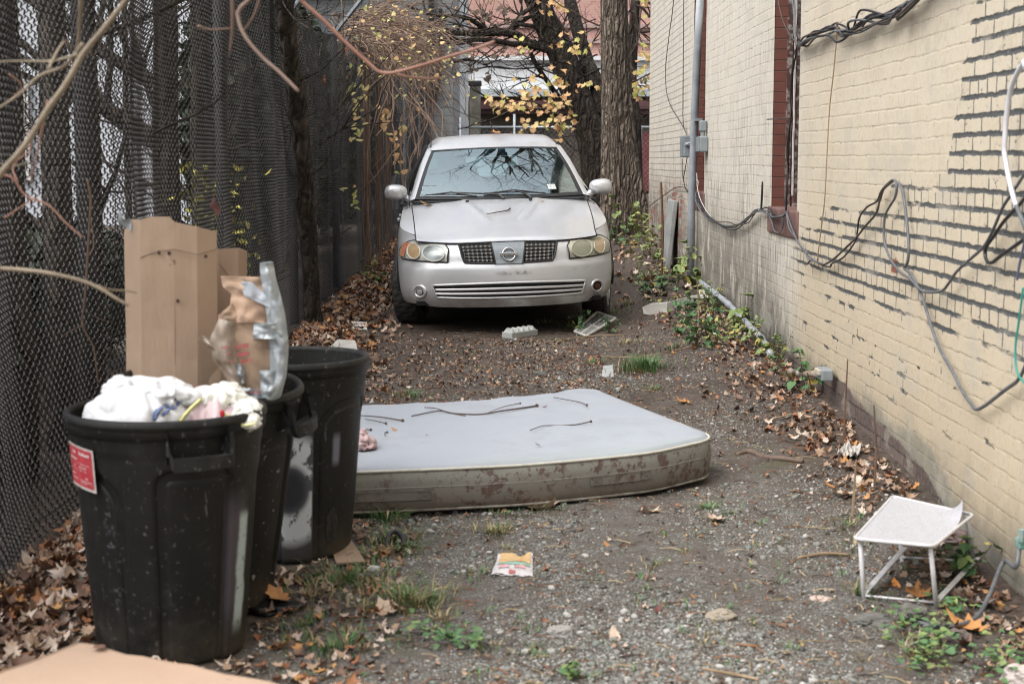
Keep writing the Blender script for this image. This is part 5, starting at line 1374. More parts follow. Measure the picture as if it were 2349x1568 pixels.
    # side glass, rear glass
    for s in (-1, 1):
        sg = MB(); rows = []
        for f in np.linspace(0, 1, 18):
            y = lerp(1.45, 3.62, f); tz = [rail(s, t) for t in np.linspace(.05, .95, 60)]; top = min(tz, key=lambda p: abs(p.y - y)); bx = .795
            rows.append([Vector((s * bx, y, .955 + .02 * f)), Vector((s * lerp(bx, abs(top.x), .5) + s * .012, y, lerp(.955 + .02 * f, top.z, .5))), top])
        sg.grid(rows); so_ = sg.build('side_window', M_sg, c, smooth=True)
        pl = MB()
        for y in (2.42,): 
            top = min([rail(s, t) for t in np.linspace(.05, .95, 60)], key=lambda p: abs(p.y - y)); pl.tube([(s * .80, y, .95), (s * (.70), y, 1.2), tuple(top)], .03, 6)
        pl.build('pillar', M_blk, so_)
        bl = MB(); bl.tube([(s * .805, 1.36, .945), (s * .80, 2.4, .965), (s * .80, 3.6, .985)], .012, 6); bl.build('belt_strip', M_blk, so_)
        sh = MB(); rowz = []
        for i in range(NP):
            p = shell_pt(i, ztop(PLAN[i].y))
            if 1.2 < p.y < 4.2: rowz.append([Vector((s * p.x, p.y, p.z)), Vector((s * (p.x - .04), p.y, p.z + .012)), Vector((s * .76, p.y, p.z + .014))])
        sh.grid(rowz); sh.build('shoulder', M_paint, c, smooth=True)
        # doors: cut lines, handles
        for y0_, y1_ in ((1.38, 2.42), (2.44, 3.42)):
            dm = MB()
            for y in (y0_, y1_): 
                i = min(range(NP // 2 + 20), key=lambda i_: abs(PLAN[i_].y - y) + (10 if PLAN[i_].x < .8 else 0)); dm.tube([Vector((s * shell_pt(i, z, .001).x, y, z)) for z in np.linspace(.27, .93, 10)], .004, 4)
            do = dm.build('door_gap', M_void, c)
            hm = MB(); hm.rbox((s * .845, y1_ - .17, .80), (.03, .17, .03), .01); hm.build('door_handle', M_paint, do)
        # mirrors
        mm = MB(); prof = []
        mt = Vector((s * .842, 1.36, 1.055))
        for a in np.linspace(-PI / 2, PI / 2, 12):
            ring = []
            for b_ in np.linspace(0, 2 * PI, 24, endpoint=False):
                ce = abs(math.cos(b_)) ** .75 * (1 if math.cos(b_) >= 0 else -1); se = abs(math.sin(b_)) ** .75 * (1 if math.sin(b_) >= 0 else -1)
                rx = .098 if ce * s > 0 else .092; rr_ = math.cos(a) ** .6
                taper = 1.0 - .18 * (1 - ce * s) * .5
                ring.append(mt + Vector((rx * ce * rr_, .075 * math.sin(a), .071 * se * rr_ * taper)))
            prof.append(ring)
        mm.grid(prof, closed=True); mo_ = mm.build('wing_mirror', M_paint, c, smooth=True, fixn=True)
        sk = MB(); sk.tube([mt + Vector((-s * .06, .0, -.03)), (s * .735, 1.37, .985), (s * .70, 1.38, .96)], [.03, .026, .03], 8); sk.build('mirror_stalk', M_paint if s > 0 else M_paint, mo_, smooth=True)
    rg_ = MB(); rg_.grid([[Vector((x * lerp(.56, .66, t), lerp(3.36, 3.92, t), lerp(1.45, 1.04, t) + .02 * math.sin(PI * t))) for x in np.linspace(-1, 1, 9)] for t in np.linspace(0, 1, 6)]); rg_.build('rear_window', glass_mat('rear_window_glass', (.70, .76, .76), 1.5), c, smooth=True)
    # ---- wipers
    for (a, b_, piv) in (((-.585, .055), (-.18, .035), (-.02, -.03)), ((-.13, .075), (.36, .045), (.30, -.035))):
        wm_ = MB(); P = [wsp(lerp(a[0], b_[0], f) / .66, lerp(a[1], b_[1], f) + .02 * math.sin(PI * f), .012) for f in np.linspace(0, 1, 9)]
        wm_.tube(P, .0055, 5); mid = P[4] + Vector((0, -.004, .016)); wm_.tube([P[1], P[4] + Vector((0, -.004, .018)), P[7]], .006, 5)
        wm_.tube([mid, wsp(piv[0], .04, .02), wsp(piv[0] + .06, -.02, .012)], [.006, .009, .013], 6); wm_.build('wiper', M_blk, ws)
    # ---- wheels
    ridx = 0
    for s in (-1, 1):
        for wy, steer in ((.93, R(-11)), (3.46, 0)):
            def wt(p):
                v = Matrix.Rotation(steer, 3, 'Z') @ Vector(p); return v + Vector((s * .742, wy, .312 if wy < 2 else .345))
            tm = MB(); na = 72; prof = [(-.095, .20), (-.102, .235), (-.098, .275), (-.085, .296), (-.05, .304), (0, .306), (.05, .304), (.085, .296), (.098, .275), (.102, .235), (.095, .20)]
            rows = []
            for q in range(na):
                an = 2 * PI * q / na; row = []
                for pi_, (x, r) in enumerate(prof):
                    gr_ = -.007 if (3 <= pi_ <= 7 and (q + (pi_ * 2)) % 4 == 0) else 0
                    row.append(wt((x, math.sin(an) * (r + gr_), math.cos(an) * (r + gr_))))
                rows.append(row)
            rows.append(rows[0]); tm.grid(rows); wo_ = tm.build('wheel', M_rub, c, smooth=False)
            rm = MB(); rm.grid([[wt((s * x, math.sin(2 * PI * q / 36) * r, math.cos(2 * PI * q / 36) * r)) for q in range(37)] for x, r in ((.096, .205), (.098, .19), (.05, .175), (.045, .0))]); 
            for q in range(7):
                an = 2 * PI * q / 7; u_ = Vector((0, math.sin(an), math.cos(an))); v_ = Vector((0, math.cos(an), -math.sin(an)))
                rm.add([wt(Vector((s * .092, 0, 0)) + u_ * .04 + v_ * .022), wt(Vector((s * .092, 0, 0)) + u_ * .04 - v_ * .022), wt(Vector((s * .098, 0, 0)) + u_ * .19 - v_ * .03), wt(Vector((s * .098, 0, 0)) + u_ * .19 + v_ * .03)], [(0, 1, 2, 3), (3, 2, 1, 0)])
            rm.build('rim', M_alloy, wo_, smooth=False)
    # ---- inside
    MS = simple('grey_seat_cloth', (.17, .18, .17), (.25, .26, .25), 20, .9); MD = simple('grey_dashboard', (.10, .11, .11), (.14, .15, .15), 9, .7)
    d = MB(); d.grid([[Vector((x, y + .13 * (x / .68) ** 2, z)) for x in np.linspace(-.68, .68, 15)] for y, z in ((1.16, .955), (1.35, .975), (1.6, .985), (1.72, .95), (1.75, .70))]); d.build('dashboard', MD, c, smooth=True)
    sw = MB(); cc_ = Vector((.34, 1.80, .93)); sw.tube([cc_ + Vector((.18 * math.cos(a), .07 * math.sin(a), .165 * math.sin(a))) for a in np.linspace(0, 2 * PI, 25)], .014, 6); sw.rbox(cc_ + Vector((0, .01, 0)), (.16, .06, .10), .02); sw.build('steering_wheel', MD, c, smooth=False)
    for sx in (-.36, .36):
        sb_ = MB(); sb_.rbox((sx, 2.45, .92), (.48, .15, .66), .06, Matrix.Rotation(R(-14), 3, 'X')); sb_.rbox((sx, 2.15, .55), (.5, .55, .16), .05); so_ = sb_.build('seat', MS, c, smooth=True)
        hr = MB(); hr.rbox((sx, 2.545, 1.315), (.26, .11, .17), .045, Matrix.Rotation(R(-8), 3, 'X')); hr.build('headrest', MS, so_, smooth=True)
    rs = MB(); rs.rbox((0, 3.30, .86), (1.25, .16, .60), .06, Matrix.Rotation(R(-20), 3, 'X')); rs.build('rear_bench', MS, c, smooth=True)
    fl = MB(); fl.box((0, 2.4, .34), (1.4, 2.6, .03)); fl.box((0, 3.75, .99), (1.3, .6, .02)); fl.build('cabin_floor', MD, c)
    rv = MB(); rv.rbox(wsp(0.04, .86, -.07), (.22, .03, .06), .012); rv.tube([wsp(.04, .86, -.06), wsp(.04, .92, -.01)], .008, 6); rv.build('rear_view_mirror', M_blk, c)
    an = MB(); an.tube([(-.735, 1.22, .925), (-.742, 1.25, 1.12)], .004, 5); an.build('aerial', M_blk, c)
car()
# things lying on the car
def carpt(x, y, z):
    M = Matrix.Translation((-.005, 11.6, .10)) @ Matrix.Rotation(R(3.2), 4, 'Z') @ Matrix.Rotation(R(-1.6), 4, 'Y'); return M @ Vector((x, y, z))
m = MB(); m.tube([carpt(x, y, top_z(x, y) + .018) for x, y in ((-.135, .62), (-.06, .66), (.03, .70), (.06, .76))], [.003, .005, .005, .007], 5); solo('fallen_twig', m, M_twig, 'dark twig lying on the silver car bonnet', 'twig')
def flat_leaf(kind, p, sz, yaw, mat, label, tilt=.25, curl=.35, fold=.2, group=None):
    V, F = leaf_np(kind, curl, fold, .2); Mx = Matrix.Rotation(yaw, 3, 'Z') @ Matrix.Rotation(tilt, 3, 'X'); m = MB()
    P = [Mx @ Vector(v) * sz for v in V]; lo = min(q.z for q in P); m.add([Vector(p) + q - Vector((0, 0, lo - .002)) for q in P], [tuple(f) for f in F])
    return solo('fallen_leaf', m, mat, label, 'leaf', group)
M_lor = leafmat('orange_leaf', (.40, .17, .05), (.52, .27, .10)); M_ltan = leafmat('pale_tan_leaf', (.42, .30, .21), (.56, .44, .34)); M_lyel = YEL[0]
flat_leaf(OVAL, carpt(-.60, 1.10, top_z(-.60, 1.10) + .012), .12, 1.4, M_lor, 'orange leaf lying at the corner of the car windscreen')
flat_leaf(MAPLE, carpt(.03, 2.35, 1.53), .10, .4, M_lor, 'orange leaf lying on top of the car roof')
flat_leaf(OVAL, carpt(.33, 1.0, top_z(.33, 1.0) + .01), .05, 1.3, M_lyel, 'tiny yellow leaf lying on the car bonnet')
# ================================================================ rubbish bins
def bin_mat(name, paint=None):
    t = NT(name); o = t.obj(); x, y, z = t.sep()
    n = t.noise(7, 5, .65); f = t.noise(55, 4, .7); v = t.noise(1, 5, .7, t.mapv((20, 20, 3)))
    col = t.mix(n, (.0065, .0068, .0065), (.016, .0165, .0155)); col = t.mix(t.mul(t.smooth(t.noise(3.5, 6, .75), .52, .70), .55), col, (.040, .039, .038))
    col = t.mix(t.mul(t.smooth(t.noise(1, 4, .7, t.mapv((60, 60, 9), rot=(0, .3, 0))), .66, .70), .7), col, (.12, .12, .115))
    col = t.mix(t.mul(t.smooth(v, .55, .78), .30), col, (.06, .06, .057))
    col = t.mix(t.mul(t.smooth(f, .62, .68), .6), col, (.15, .15, .145))
    col = t.mix(t.mul(t.ramp(z, .0, .18, 1, 0), t.smooth(n, .35, .7)), col, (.06, .048, .036))
    if paint: col = paint(t, x, y, z, col, n, f)
    t.bump(t.math('ADD', t.mul(f, .4), n), .18, .004)
    return t.set(col, t.ramp(n, .3, .7, .45, .65), **{'Specular IOR Level': .28})
def ang(t, x, y):     # angle round the bin, 0 towards the lane end nearest the camera, in degrees
    a = t.math('ARCTAN2', x, t.mul(y, -1)); return t.mul(a, 57.2958)
def band(t, v, c, w, soft): return t.ramp(t.math('ABSOLUTE', t.math('SUBTRACT', v, c)), w, w + soft, 1, 0)
def paint_front(t, x, y, z, col, n, f):
    a = ang(t, x, y); aa = t.math('ADD', a, t.mul(t.math('SUBTRACT', n, .5), 10))
    st = t.mul(band(t, aa, 68, 3.5, 3), t.mul(t.smooth(z, .06, .14), t.smooth(t.mul(z, -1), -.44, -.40)))
    col = t.mix(t.mul(band(t, aa, 61, 5, 7), t.mul(t.smooth(z, .05, .2), t.smooth(t.mul(z, -1), -.52, -.40))), col, (.075, .065, .075))
    col = t.mix(t.mul(st, t.smooth(f, .30, .42)), col, (.42, .50, .50))
    s2 = t.mul(band(t, aa, -28, 3, 4), band(t, z, .32, .10, .06)); return t.mix(t.mul(s2, t.smooth(f, .52, .66)), col, (.09, .085, .10))
def paint_ring(t, x, y, z, col, n, f):
    a = ang(t, x, y); da = t.mul(t.math('SUBTRACT', a, 6), .0042); dz = t.math('SUBTRACT', z, .27)
    r = t.math('SQRT', t.math('ADD', t.mul(da, da), t.mul(t.mul(dz, .82), t.mul(dz, .82))))
    halo = t.mul(t.ramp(r, .09, .24, 1, 0), t.ramp(a, 25, 27, 1, 0))
    col = t.mix(t.mul(halo, .75), col, (.12, .13, .16))
    ring = t.mul(t.mul(t.smooth(r, .06, .085), t.ramp(r, .14, .175, 1, 0)), t.ramp(a, 24, 26, 1, 0))
    col = t.mix(t.mul(ring, t.smooth(t.noise(26, 4, .7, t.mapv((1, 1, .55))), .42, .48)), col, (.62, .67, .72))
    col = t.mix(t.ramp(r, .045, .07, .9, 0), col, (.035, .036, .045))
    s2 = t.mul(band(t, a, 48, 2.0, 3), band(t, z, .40, .035, .03)); col = t.mix(t.mul(s2, .6), col, (.28, .30, .36)); return col
def paint_specks(t, x, y, z, col, n, f):
    return t.mix(t.smooth(t.noise(42, 2, .5), .70, .72), col, (.26, .27, .26))
HB = .70
def rr_sdf(px, pz, hw, zt, r):
    qx = abs(px) - hw + r; qz = pz - zt + r
    return math.hypot(max(qx, 0), max(qz, 0)) + min(max(qx, qz), 0) - r
def bin_r(phi, z, rot):
    r = .212 + (.272 - .212) * (z / HB) ** .9
    a = (phi - rot + PI) % (2 * PI) - PI
    d = 0
    if z < .60:
        ins = 0
        for c, hw, zt, rr in ((0, .098, .555, .035), (R(-86), .165, .56, .13), (R(180), .098, .555, .035), (R(94), .165, .56, .13)):
            px = ((a - c + PI) % (2 * PI) - PI) * .25; s = rr_sdf(px, z, hw, zt, rr)
            ins = max(ins, .021 * math.exp(-(s / .011) ** 2)); 
            if s < 0: d = max(d, .006 * min(1, -s / .012))
        d += ins
    else: d = -.003 * clamp((z - .60) / .02)
    return r - d
def make_bin(name, label, loc, rot, mat, hang, tilt=(0, 0)):
    """rot: where the handle panel faces, hang: the handles' angles"""
    t = thing(name, label, 'bin', loc, (R(tilt[0]), R(tilt[1]), 0), 'rubbish bins')
    def P(phi, r, z): return Vector((r * math.sin(phi), -r * math.cos(phi), z))
    m = MB(); na = 300; zs = list(np.linspace(.012, .46, 36)) + list(np.linspace(.467, .62, 34)) + [.64, .66, .68, .695]
    rows = [[P(2 * PI * j / na, .195, 0) for j in range(na)]] + [[P(2 * PI * j / na, bin_r(2 * PI * j / na, z, rot), z) for j in range(na)] for z in zs]
    m.grid(rows, closed=True)
    inner = [[P(2 * PI * j / 60, .262, .695) for j in range(60)], [P(2 * PI * j / 60, .205, .02) for j in range(60)]]
    m.grid(inner, closed=True); m.fan(inner[1], (0, 0, .02)); m.fan(rows[0], (0, 0, 0)); m.build('body', mat, t, smooth=True)
    r = MB(); rings = []
    for k in range(13):
        an = 2 * PI * k / 12; ex, ez = .012 * math.cos(an), .017 * math.sin(an); rings.append([P(2 * PI * j / 96, .273 + ex, .693 + ez) for j in range(96)])
    r.grid(rings, closed=True); r.grid([[P(2 * PI * j / 96, .274, .655) for j in range(96)], [P(2 * PI * j / 96, .281, .66) for j in range(96)], [P(2 * PI * j / 96, .281, .685) for j in range(96)]], closed=True)
    r.build('rim', mat, t, smooth=True)
    for hphi in hang:
        h = MB(); w_ = R(17)
        # a flat loop standing off the side under the rim
        A = [P(hphi - w_, .274, .672), P(hphi - w_, .305, .655), P(hphi - w_ * .93, .316, .612), P(hphi - w_ * .85, .318, .598)]
        B = [P(hphi + w_, .274, .672), P(hphi + w_, .305, .655), P(hphi + w_ * .93, .316, .612), P(hphi + w_ * .85, .318, .598)]
        mid = [P(hphi + w_ * f, .322, .598) for f in np.linspace(-.85, .85, 9)]
        path = A[:3] + mid + B[:3][::-1]
        n = len(path); rws = []
        for i, p in enumerate(path):
            out = Vector((p.x, p.y, 0)).normalized(); rws.append([p + out * .008 + Vector((0, 0, .018)), p + out * .011 - Vector((0, 0, .018)), p - out * .008 - Vector((0, 0, .018)), p - out * .008 + Vector((0, 0, .018))])
        h.grid(rws, closed=True); h.add([tuple(q) for q in rws[0]], [(0, 1, 2, 3)]); h.add([tuple(q) for q in rws[-1]], [(3, 2, 1, 0)])
        for s in (-1, 1): h.prism([P(hphi + s * w_ * .97, .268, .67), P(hphi + s * w_ * .97, .312, .62), P(hphi + s * w_ * .97, .262, .59)], P(hphi + s * w_ * 1.05, .27, .67) - P(hphi + s * w_ * .97, .27, .67))
        h.build('handle', mat, t)
    return t, P
B1 = Vector((-.985, 4.40, gz(-.985, 4.4) - .003))
p_ = onZ(697, 895, .69); B2 = Vector((p_.x - .284 - .05, p_.y + .05, -.005)); B2.z = gz(B2.x, B2.y) + .018
p_ = onZ(848, 828, .69); B3 = Vector((p_.x - .284, p_.y, 0)); B3.z = gz(B3.x, B3.y) - .004
t1, P1 = make_bin('rubbish_bin', 'black plastic bin heaped with white bags, red sticker on its side', B1, R(30), bin_mat('scuffed_black_plastic', paint_front), (R(30), R(210)))
t2, P2 = make_bin('rubbish_bin', 'middle black bin with cardboard sticking out of it', B2, R(60), bin_mat('speckled_black_plastic', paint_specks), (R(78), R(258)), (4, 4))
t3, P3 = make_bin('rubbish_bin', 'black bin furthest back with a white spray painted ring', B3, R(-27), bin_mat('painted_black_plastic', paint_ring), (R(-30), R(150)))
def sticker():
    m = MB(); f = MB(); w_ = MB(); a0, a1, z0, z1 = R(-61), R(-33), .515, .635
    def rr(phi, z, o): return P1(phi, .2165 + .060 * (z / HB) ** .9 + o, z - .012 * (phi - a0) / (a1 - a0))
    def patch(mb, u0, u1, v0, v1, o, nu=8, nv=6): mb.grid([[rr(lerp(a0, a1, lerp(u0, u1, i / nu)), lerp(z0, z1, lerp(v0, v1, j / nv)), o) for i in range(nu + 1)] for j in range(nv + 1)])
    patch(m, 0, 1, 0, 1, .0035); s = m.build('sticker', simple('sticker_white', (.62, .58, .55), (.45, .40, .38), 60, .5), t1, smooth=True)
    patch(f, .04, .95, .07, .95, .0045); f.build('sticker_face', simple('sticker_red', (.42, .035, .05), (.52, .07, .085), 40, .45), s, smooth=True)
    rg = random.Random(4)
    for (v, h, u0, u1, gap) in ((.80, .085, .12, .88, .35), (.66, .05, .08, .42, .3), (.585, .02, .42, .85, .2), (.50, .03, .1, .75, .25), (.43, .025, .1, .8, .25), (.30, .04, .12, .3, .4), (.27, .03, .55, .85, .3), (.20, .02, .1, .9, .2), (.15, .02, .3, .9, .2)):
        u = u0
        while u < u1:
            d = rg.uniform(.03, .09)
            if rg.random() > gap: patch(w_, u, min(u + d, u1), v, v + h * rg.uniform(.6, 1), .0055, 2, 1)
            u += d + .015
    w_.build('sticker_print', simple('sticker_print_white', (.70, .62, .60), None, rough=.5), s)
sticker()
def torn():
    m = MB(); rg = random.Random(2); c = (R(46), .13); ring = []
    def q(f, a): return P3(c[0] + f * math.cos(a) * .115, bin_r(c[0] + f * math.cos(a) * .115, c[1] + f * math.sin(a) * .06, R(-27)) + .003 + .006 * (1 - f) * rg.random(), c[1] + f * math.sin(a) * .06)
    rows = [[q(f * (1 + .35 * nz(math.cos(a) * 2, math.sin(a) * 2, 3)), a) for a in np.linspace(0, 2 * PI, 26, endpoint=False)] for f in (.05, .4, .7, 1.0)]
    m.grid(rows, closed=True); m.build('torn_hole', simple('torn_black_film', (.004, .004, .004), (.03, .03, .032), 60, .3, bump=.8), t3)
torn()

# ---------------------------------------------------------------- bags
def plastic(name, c, c2=None, rough=.32):
    t = NT(name); col = t.mix(t.ramp(t.noise(9, 4), .3, .7), c, c2 or tuple(v * .85 for v in c))
    t.bump(t.noise(26, 4, .6, None, 1.5), .35, .01)
    return t.set(col, rough, **{'Subsurface Weight': .25, 'Subsurface Radius': (.03, .03, .03), 'Subsurface Scale': .5})
M_bagw = plastic('white_bag_plastic', (.72, .73, .745), (.80, .81, .82)); M_bagp = plastic('pinkish_bag_plastic', (.66, .47, .49), (.74, .62, .62)); M_bagy = plastic('cream_bag_plastic', (.78, .78, .70), (.84, .84, .80))
def lump(c, rad, seed, amp=.16, n=64, fold=5.0, flat=.0, yaw=0.0, tie=None):
    rows = []
    for i in range(n // 2 + 1):
        th = PI * i / (n // 2); row = []
        for j in range(n):
            ph = 2 * PI * j / n; d = Vector((math.sin(th) * math.cos(ph), math.sin(th) * math.sin(ph), math.cos(th)))
            k = 1 + amp * (nz(d.x * 1.7 + seed, d.y * 1.7, d.z * 1.7))
            q = abs(nz(d.x * fold + seed, d.y * fold, d.z * fold * .7)); k -= amp * .7 * (1 - min(1, q * 3.2)) ** 2
            k += amp * .14 * nz(d.x * 9, d.y * 9 + seed, d.z * 9)
            if tie: k += tie * math.sin(th) * (abs(nz(math.cos(ph) * 3.4, math.sin(ph) * 3.4 + seed, th * .5)) ** .7 - .35)
            p = Vector((d.x * rad[0], d.y * rad[1], d.z * rad[2])) * k
            row.append(Vector(c) + Matrix.Rotation(yaw, 3, 'Z') @ p)
        rows.append(row)
    return rows
def bags():
    c1 = atY(315, 975, 4.32); b = MB(); rows = lump(c1, (.165, .155, .120), 3.0, .10, 110, 1.6, tie=.20); b.grid(rows, closed=True)
    t = thing('rubbish_bag', 'stuffed white plastic bag with blue print heaped in the front bin', 'bag', tuple(c1 - Vector((0, 0, .1))))
    bo = b.build('body', M_bagw, t, True, smooth=True)
    k = MB(); k.grid(lump(c1 + Vector((.07, .0, .085)), (.10, .085, .05), 8.0, .20, 90, 2.0, tie=.5), closed=True); k.grid(lump(c1 + Vector((-.03, .03, .095)), (.075, .06, .04), 12.0, .2, 80, 2.0, tie=.5), closed=True); k.build('knot', M_bagw, t, True, smooth=True)
    pr = MB(); rg = random.Random(6)
    def sp(u, v):   # a point on the bag skin
        i = clamp(v, 0, 1) * (len(rows) - 1); j = u * (len(rows[0]) - 1); i0, j0 = int(i), int(j); i1, j1 = min(i0 + 1, len(rows) - 1), (j0 + 1) % len(rows[0])
        return rows[i0][j0].lerp(rows[i1][j1], .5 * (i - i0) + .5 * (j - j0))
    q0 = [(350, 960), (353, 950), (361, 944), (368, 938), (374, 950), (380, 935), (388, 925), (396, 918), (403, 912), (410, 925), (395, 938), (384, 945)]
    for (x, y) in q0:
        d = Vector(ray(x, y)).normalized(); o_ = Vector((0, 0, CAM_H)); best = min((q for r_ in rows for q in r_ if q.y < c1.y + .03), key=lambda q: ((q - o_) - d * (q - o_).dot(d)).length)
        w_ = .014 + .014 * rg.random(); pr.rbox(best + Vector((0, -.003, 0)), (w_, .006, .008 + .008 * rg.random()), .002, Matrix.Rotation(rg.uniform(-1.1, -.3), 3, 'Y') @ Matrix.Rotation(-.6, 3, 'X'))
    pr.build('print_pattern', simple('blue_bag_print', (.04, .07, .22), (.16, .21, .36), 80, .45), bo, True)
    c2 = atY(490, 980, 4.40); rows = lump(c2, (.125, .15, .115), 21.0, .10, 110, 1.6, tie=.32)
    t = thing('rubbish_bag', 'pinkish white plastic bag knotted with yellow edging in the front bin', 'bag', tuple(c2 - Vector((0, 0, .1))))
    b = MB(); b.grid(rows, closed=True); bo = b.build('body', M_bagp, t, True, smooth=True)
    k = MB()
    k.grid(lump(atY(512, 918, 4.38), (.075, .07, .048), 31.0, .22, 90, 2.0, tie=.5), closed=True); k.grid(lump(atY(555, 945, 4.36), (.062, .06, .042), 35.0, .2, 80, 2.0, tie=.5), closed=True); k.grid(lump(atY(562, 966, 4.30), (.045, .04, .030), 39.0, .2, 70, 2.0, tie=.5), closed=True)
    k.build('knot', M_bagy, t, True, smooth=True)
    e = MB(); e.tube(spline([atY(x, y, 4.245) for x, y in ((408, 980), (420, 958), (440, 935), (462, 915))], 5), .006, 5); e.tube(spline([atY(x, y, 4.255) for x, y in ((515, 948), (540, 962), (560, 975), (585, 970))], 5), .004, 5); e.build('yellow_edging', simple('pale_yellow_edge', (.72, .70, .30), None, rough=.4), bo, True)
    r = MB(); r.rbox(atY(510, 948, 4.25), (.013, .012, .019), .004); r.build('red_tag', simple('red_tag', (.50, .02, .03), None, rough=.4), bo, True)
bags()

# ---------------------------------------------------------------- cardboard
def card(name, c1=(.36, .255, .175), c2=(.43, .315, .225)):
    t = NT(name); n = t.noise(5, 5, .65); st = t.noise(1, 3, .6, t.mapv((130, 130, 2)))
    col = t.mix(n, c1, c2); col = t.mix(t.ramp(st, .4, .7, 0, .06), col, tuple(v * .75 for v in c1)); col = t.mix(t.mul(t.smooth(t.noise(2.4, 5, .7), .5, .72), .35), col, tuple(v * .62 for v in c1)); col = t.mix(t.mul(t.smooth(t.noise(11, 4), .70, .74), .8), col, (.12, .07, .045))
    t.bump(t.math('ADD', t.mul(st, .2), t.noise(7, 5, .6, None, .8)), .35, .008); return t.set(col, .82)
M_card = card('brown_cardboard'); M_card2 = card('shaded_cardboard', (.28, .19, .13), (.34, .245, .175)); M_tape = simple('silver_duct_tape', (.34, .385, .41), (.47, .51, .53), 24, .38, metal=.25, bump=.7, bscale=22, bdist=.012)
def sheet(m, P, th=.006, back=Vector((0, 1, 0))):
    """folded sheet: P is two rows (top, bottom) of equal length"""
    n = len(P[0]); f = [list(P[0]), list(P[1])]; b = [[p + back * th for p in r] for r in f]
    sub = 8
    for j in range(n - 1):
        rows = []
        for k in range(sub + 1):
            t_ = k / sub; row = []
            for q in range(5):
                a = f[0][j].lerp(f[0][j + 1], q / 4); c = f[1][j].lerp(f[1][j + 1], q / 4); p = a.lerp(c, t_)
                row.append(p + Vector((0, .009 * nz(p.x * 7, p.z * 5, 2) + .004 * nz(p.x * 22, p.z * 17, 6), 0)))
            rows.append(row)
        m.grid(rows); m.grid([[p + back * th for p in r] for r in rows], flip=True)
        m.grid([rows[0], [p + back * th for p in rows[0]]], flip=True)
        if j == 0: m.grid([[r[0] for r in rows], [r[0] + back * th for r in rows]])
        if j == n - 2: m.grid([[r[-1] for r in rows], [r[-1] + back * th for r in rows]], flip=True)
def tall_card():
    Y = B2.y - .06; xs = [(285, 530), (301, 503), (322, 504), (345, 497), (388, 497), (399, 509), (452, 521), (497, 532)]; dy = [.12, .07, 0.0, -.005, -.01, -.01, .0, .045]
    top = [atY(x, y, Y + d) for (x, y), d in zip(xs, dy)]; bx = [292, 306, 326, 350, 392, 402, 454, 499]
    bot = [atY(x, 1010, Y + d * .8) for x, d in zip(bx, dy)]
    t = thing('cardboard_sheet', 'tall folded cardboard sheet standing up in the middle bin', 'cardboard', (B2.x - .1, Y, .3)); m = MB(); sheet(m, [top, bot]); m.build('sheet', M_card, t, True)
    tp = MB(); tp.grid([[atY(272, 480, Y + .05), atY(279, 488, Y + .05)], [atY(270, 510, Y + .05), atY(283, 503, Y + .04)], [atY(286, 520, Y + .06), atY(301, 502, Y + .06)], [atY(300, 530, Y + .055), atY(302, 515, Y + .055)]]); tp.build('loose_tape', M_tape, t, True, smooth=True)
    cr = MB(); cr.tube([atY(398 + i * .7, 512 + i * 55, Y - .008) for i in range(8)], .0008, 4); cr.tube([atY(322, 590, Y - .004), atY(360, 575, Y - .011), atY(398, 570, Y - .014), atY(452, 583, Y - .006), atY(496, 570, Y + .04)], .0015, 4)
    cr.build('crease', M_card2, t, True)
    hl = MB()
    for x, y in ((365, 580), (388, 581), (472, 588), (408, 690)): hl.disc(atY(x, y, Y - .016), (0, -1, 0), .006, 8)
    hl.build('punched_hole', simple('torn_hole', (.06, .035, .025), None, rough=.9), t, True)
    Y = B2.y + .10
    m = MB(); sheet(m, [[atY(x, y, Y + d) for x, y, d in ((480, 566, .0), (502, 571, .0), (547, 569, .02), (566, 576, .05))], [atY(x, 1000, Y + d) for x, d in ((484, 0), (504, 0), (548, .02), (564, .05))]])
    m.tube([atY(501, 600, Y - .004), atY(545, 655, Y + .01)], .0015, 4)
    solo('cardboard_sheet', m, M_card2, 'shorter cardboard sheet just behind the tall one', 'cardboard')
    m = MB(); sheet(m, [[atY(470, 880, B2.y - .04), atY(505, 838, B2.y - .03), atY(540, 850, B2.y)], [atY(440, 960, B2.y - .06), atY(505, 960, B2.y - .03), atY(560, 960, B2.y)]])
    solo('cardboard_flap', m, M_card, 'small triangular cardboard flap poking out behind the white bags', 'cardboard')
tall_card()
def zt(x, y): return ((480 + x * .2424) / 1.0643, (620 + y * .2424) / 1.0643)
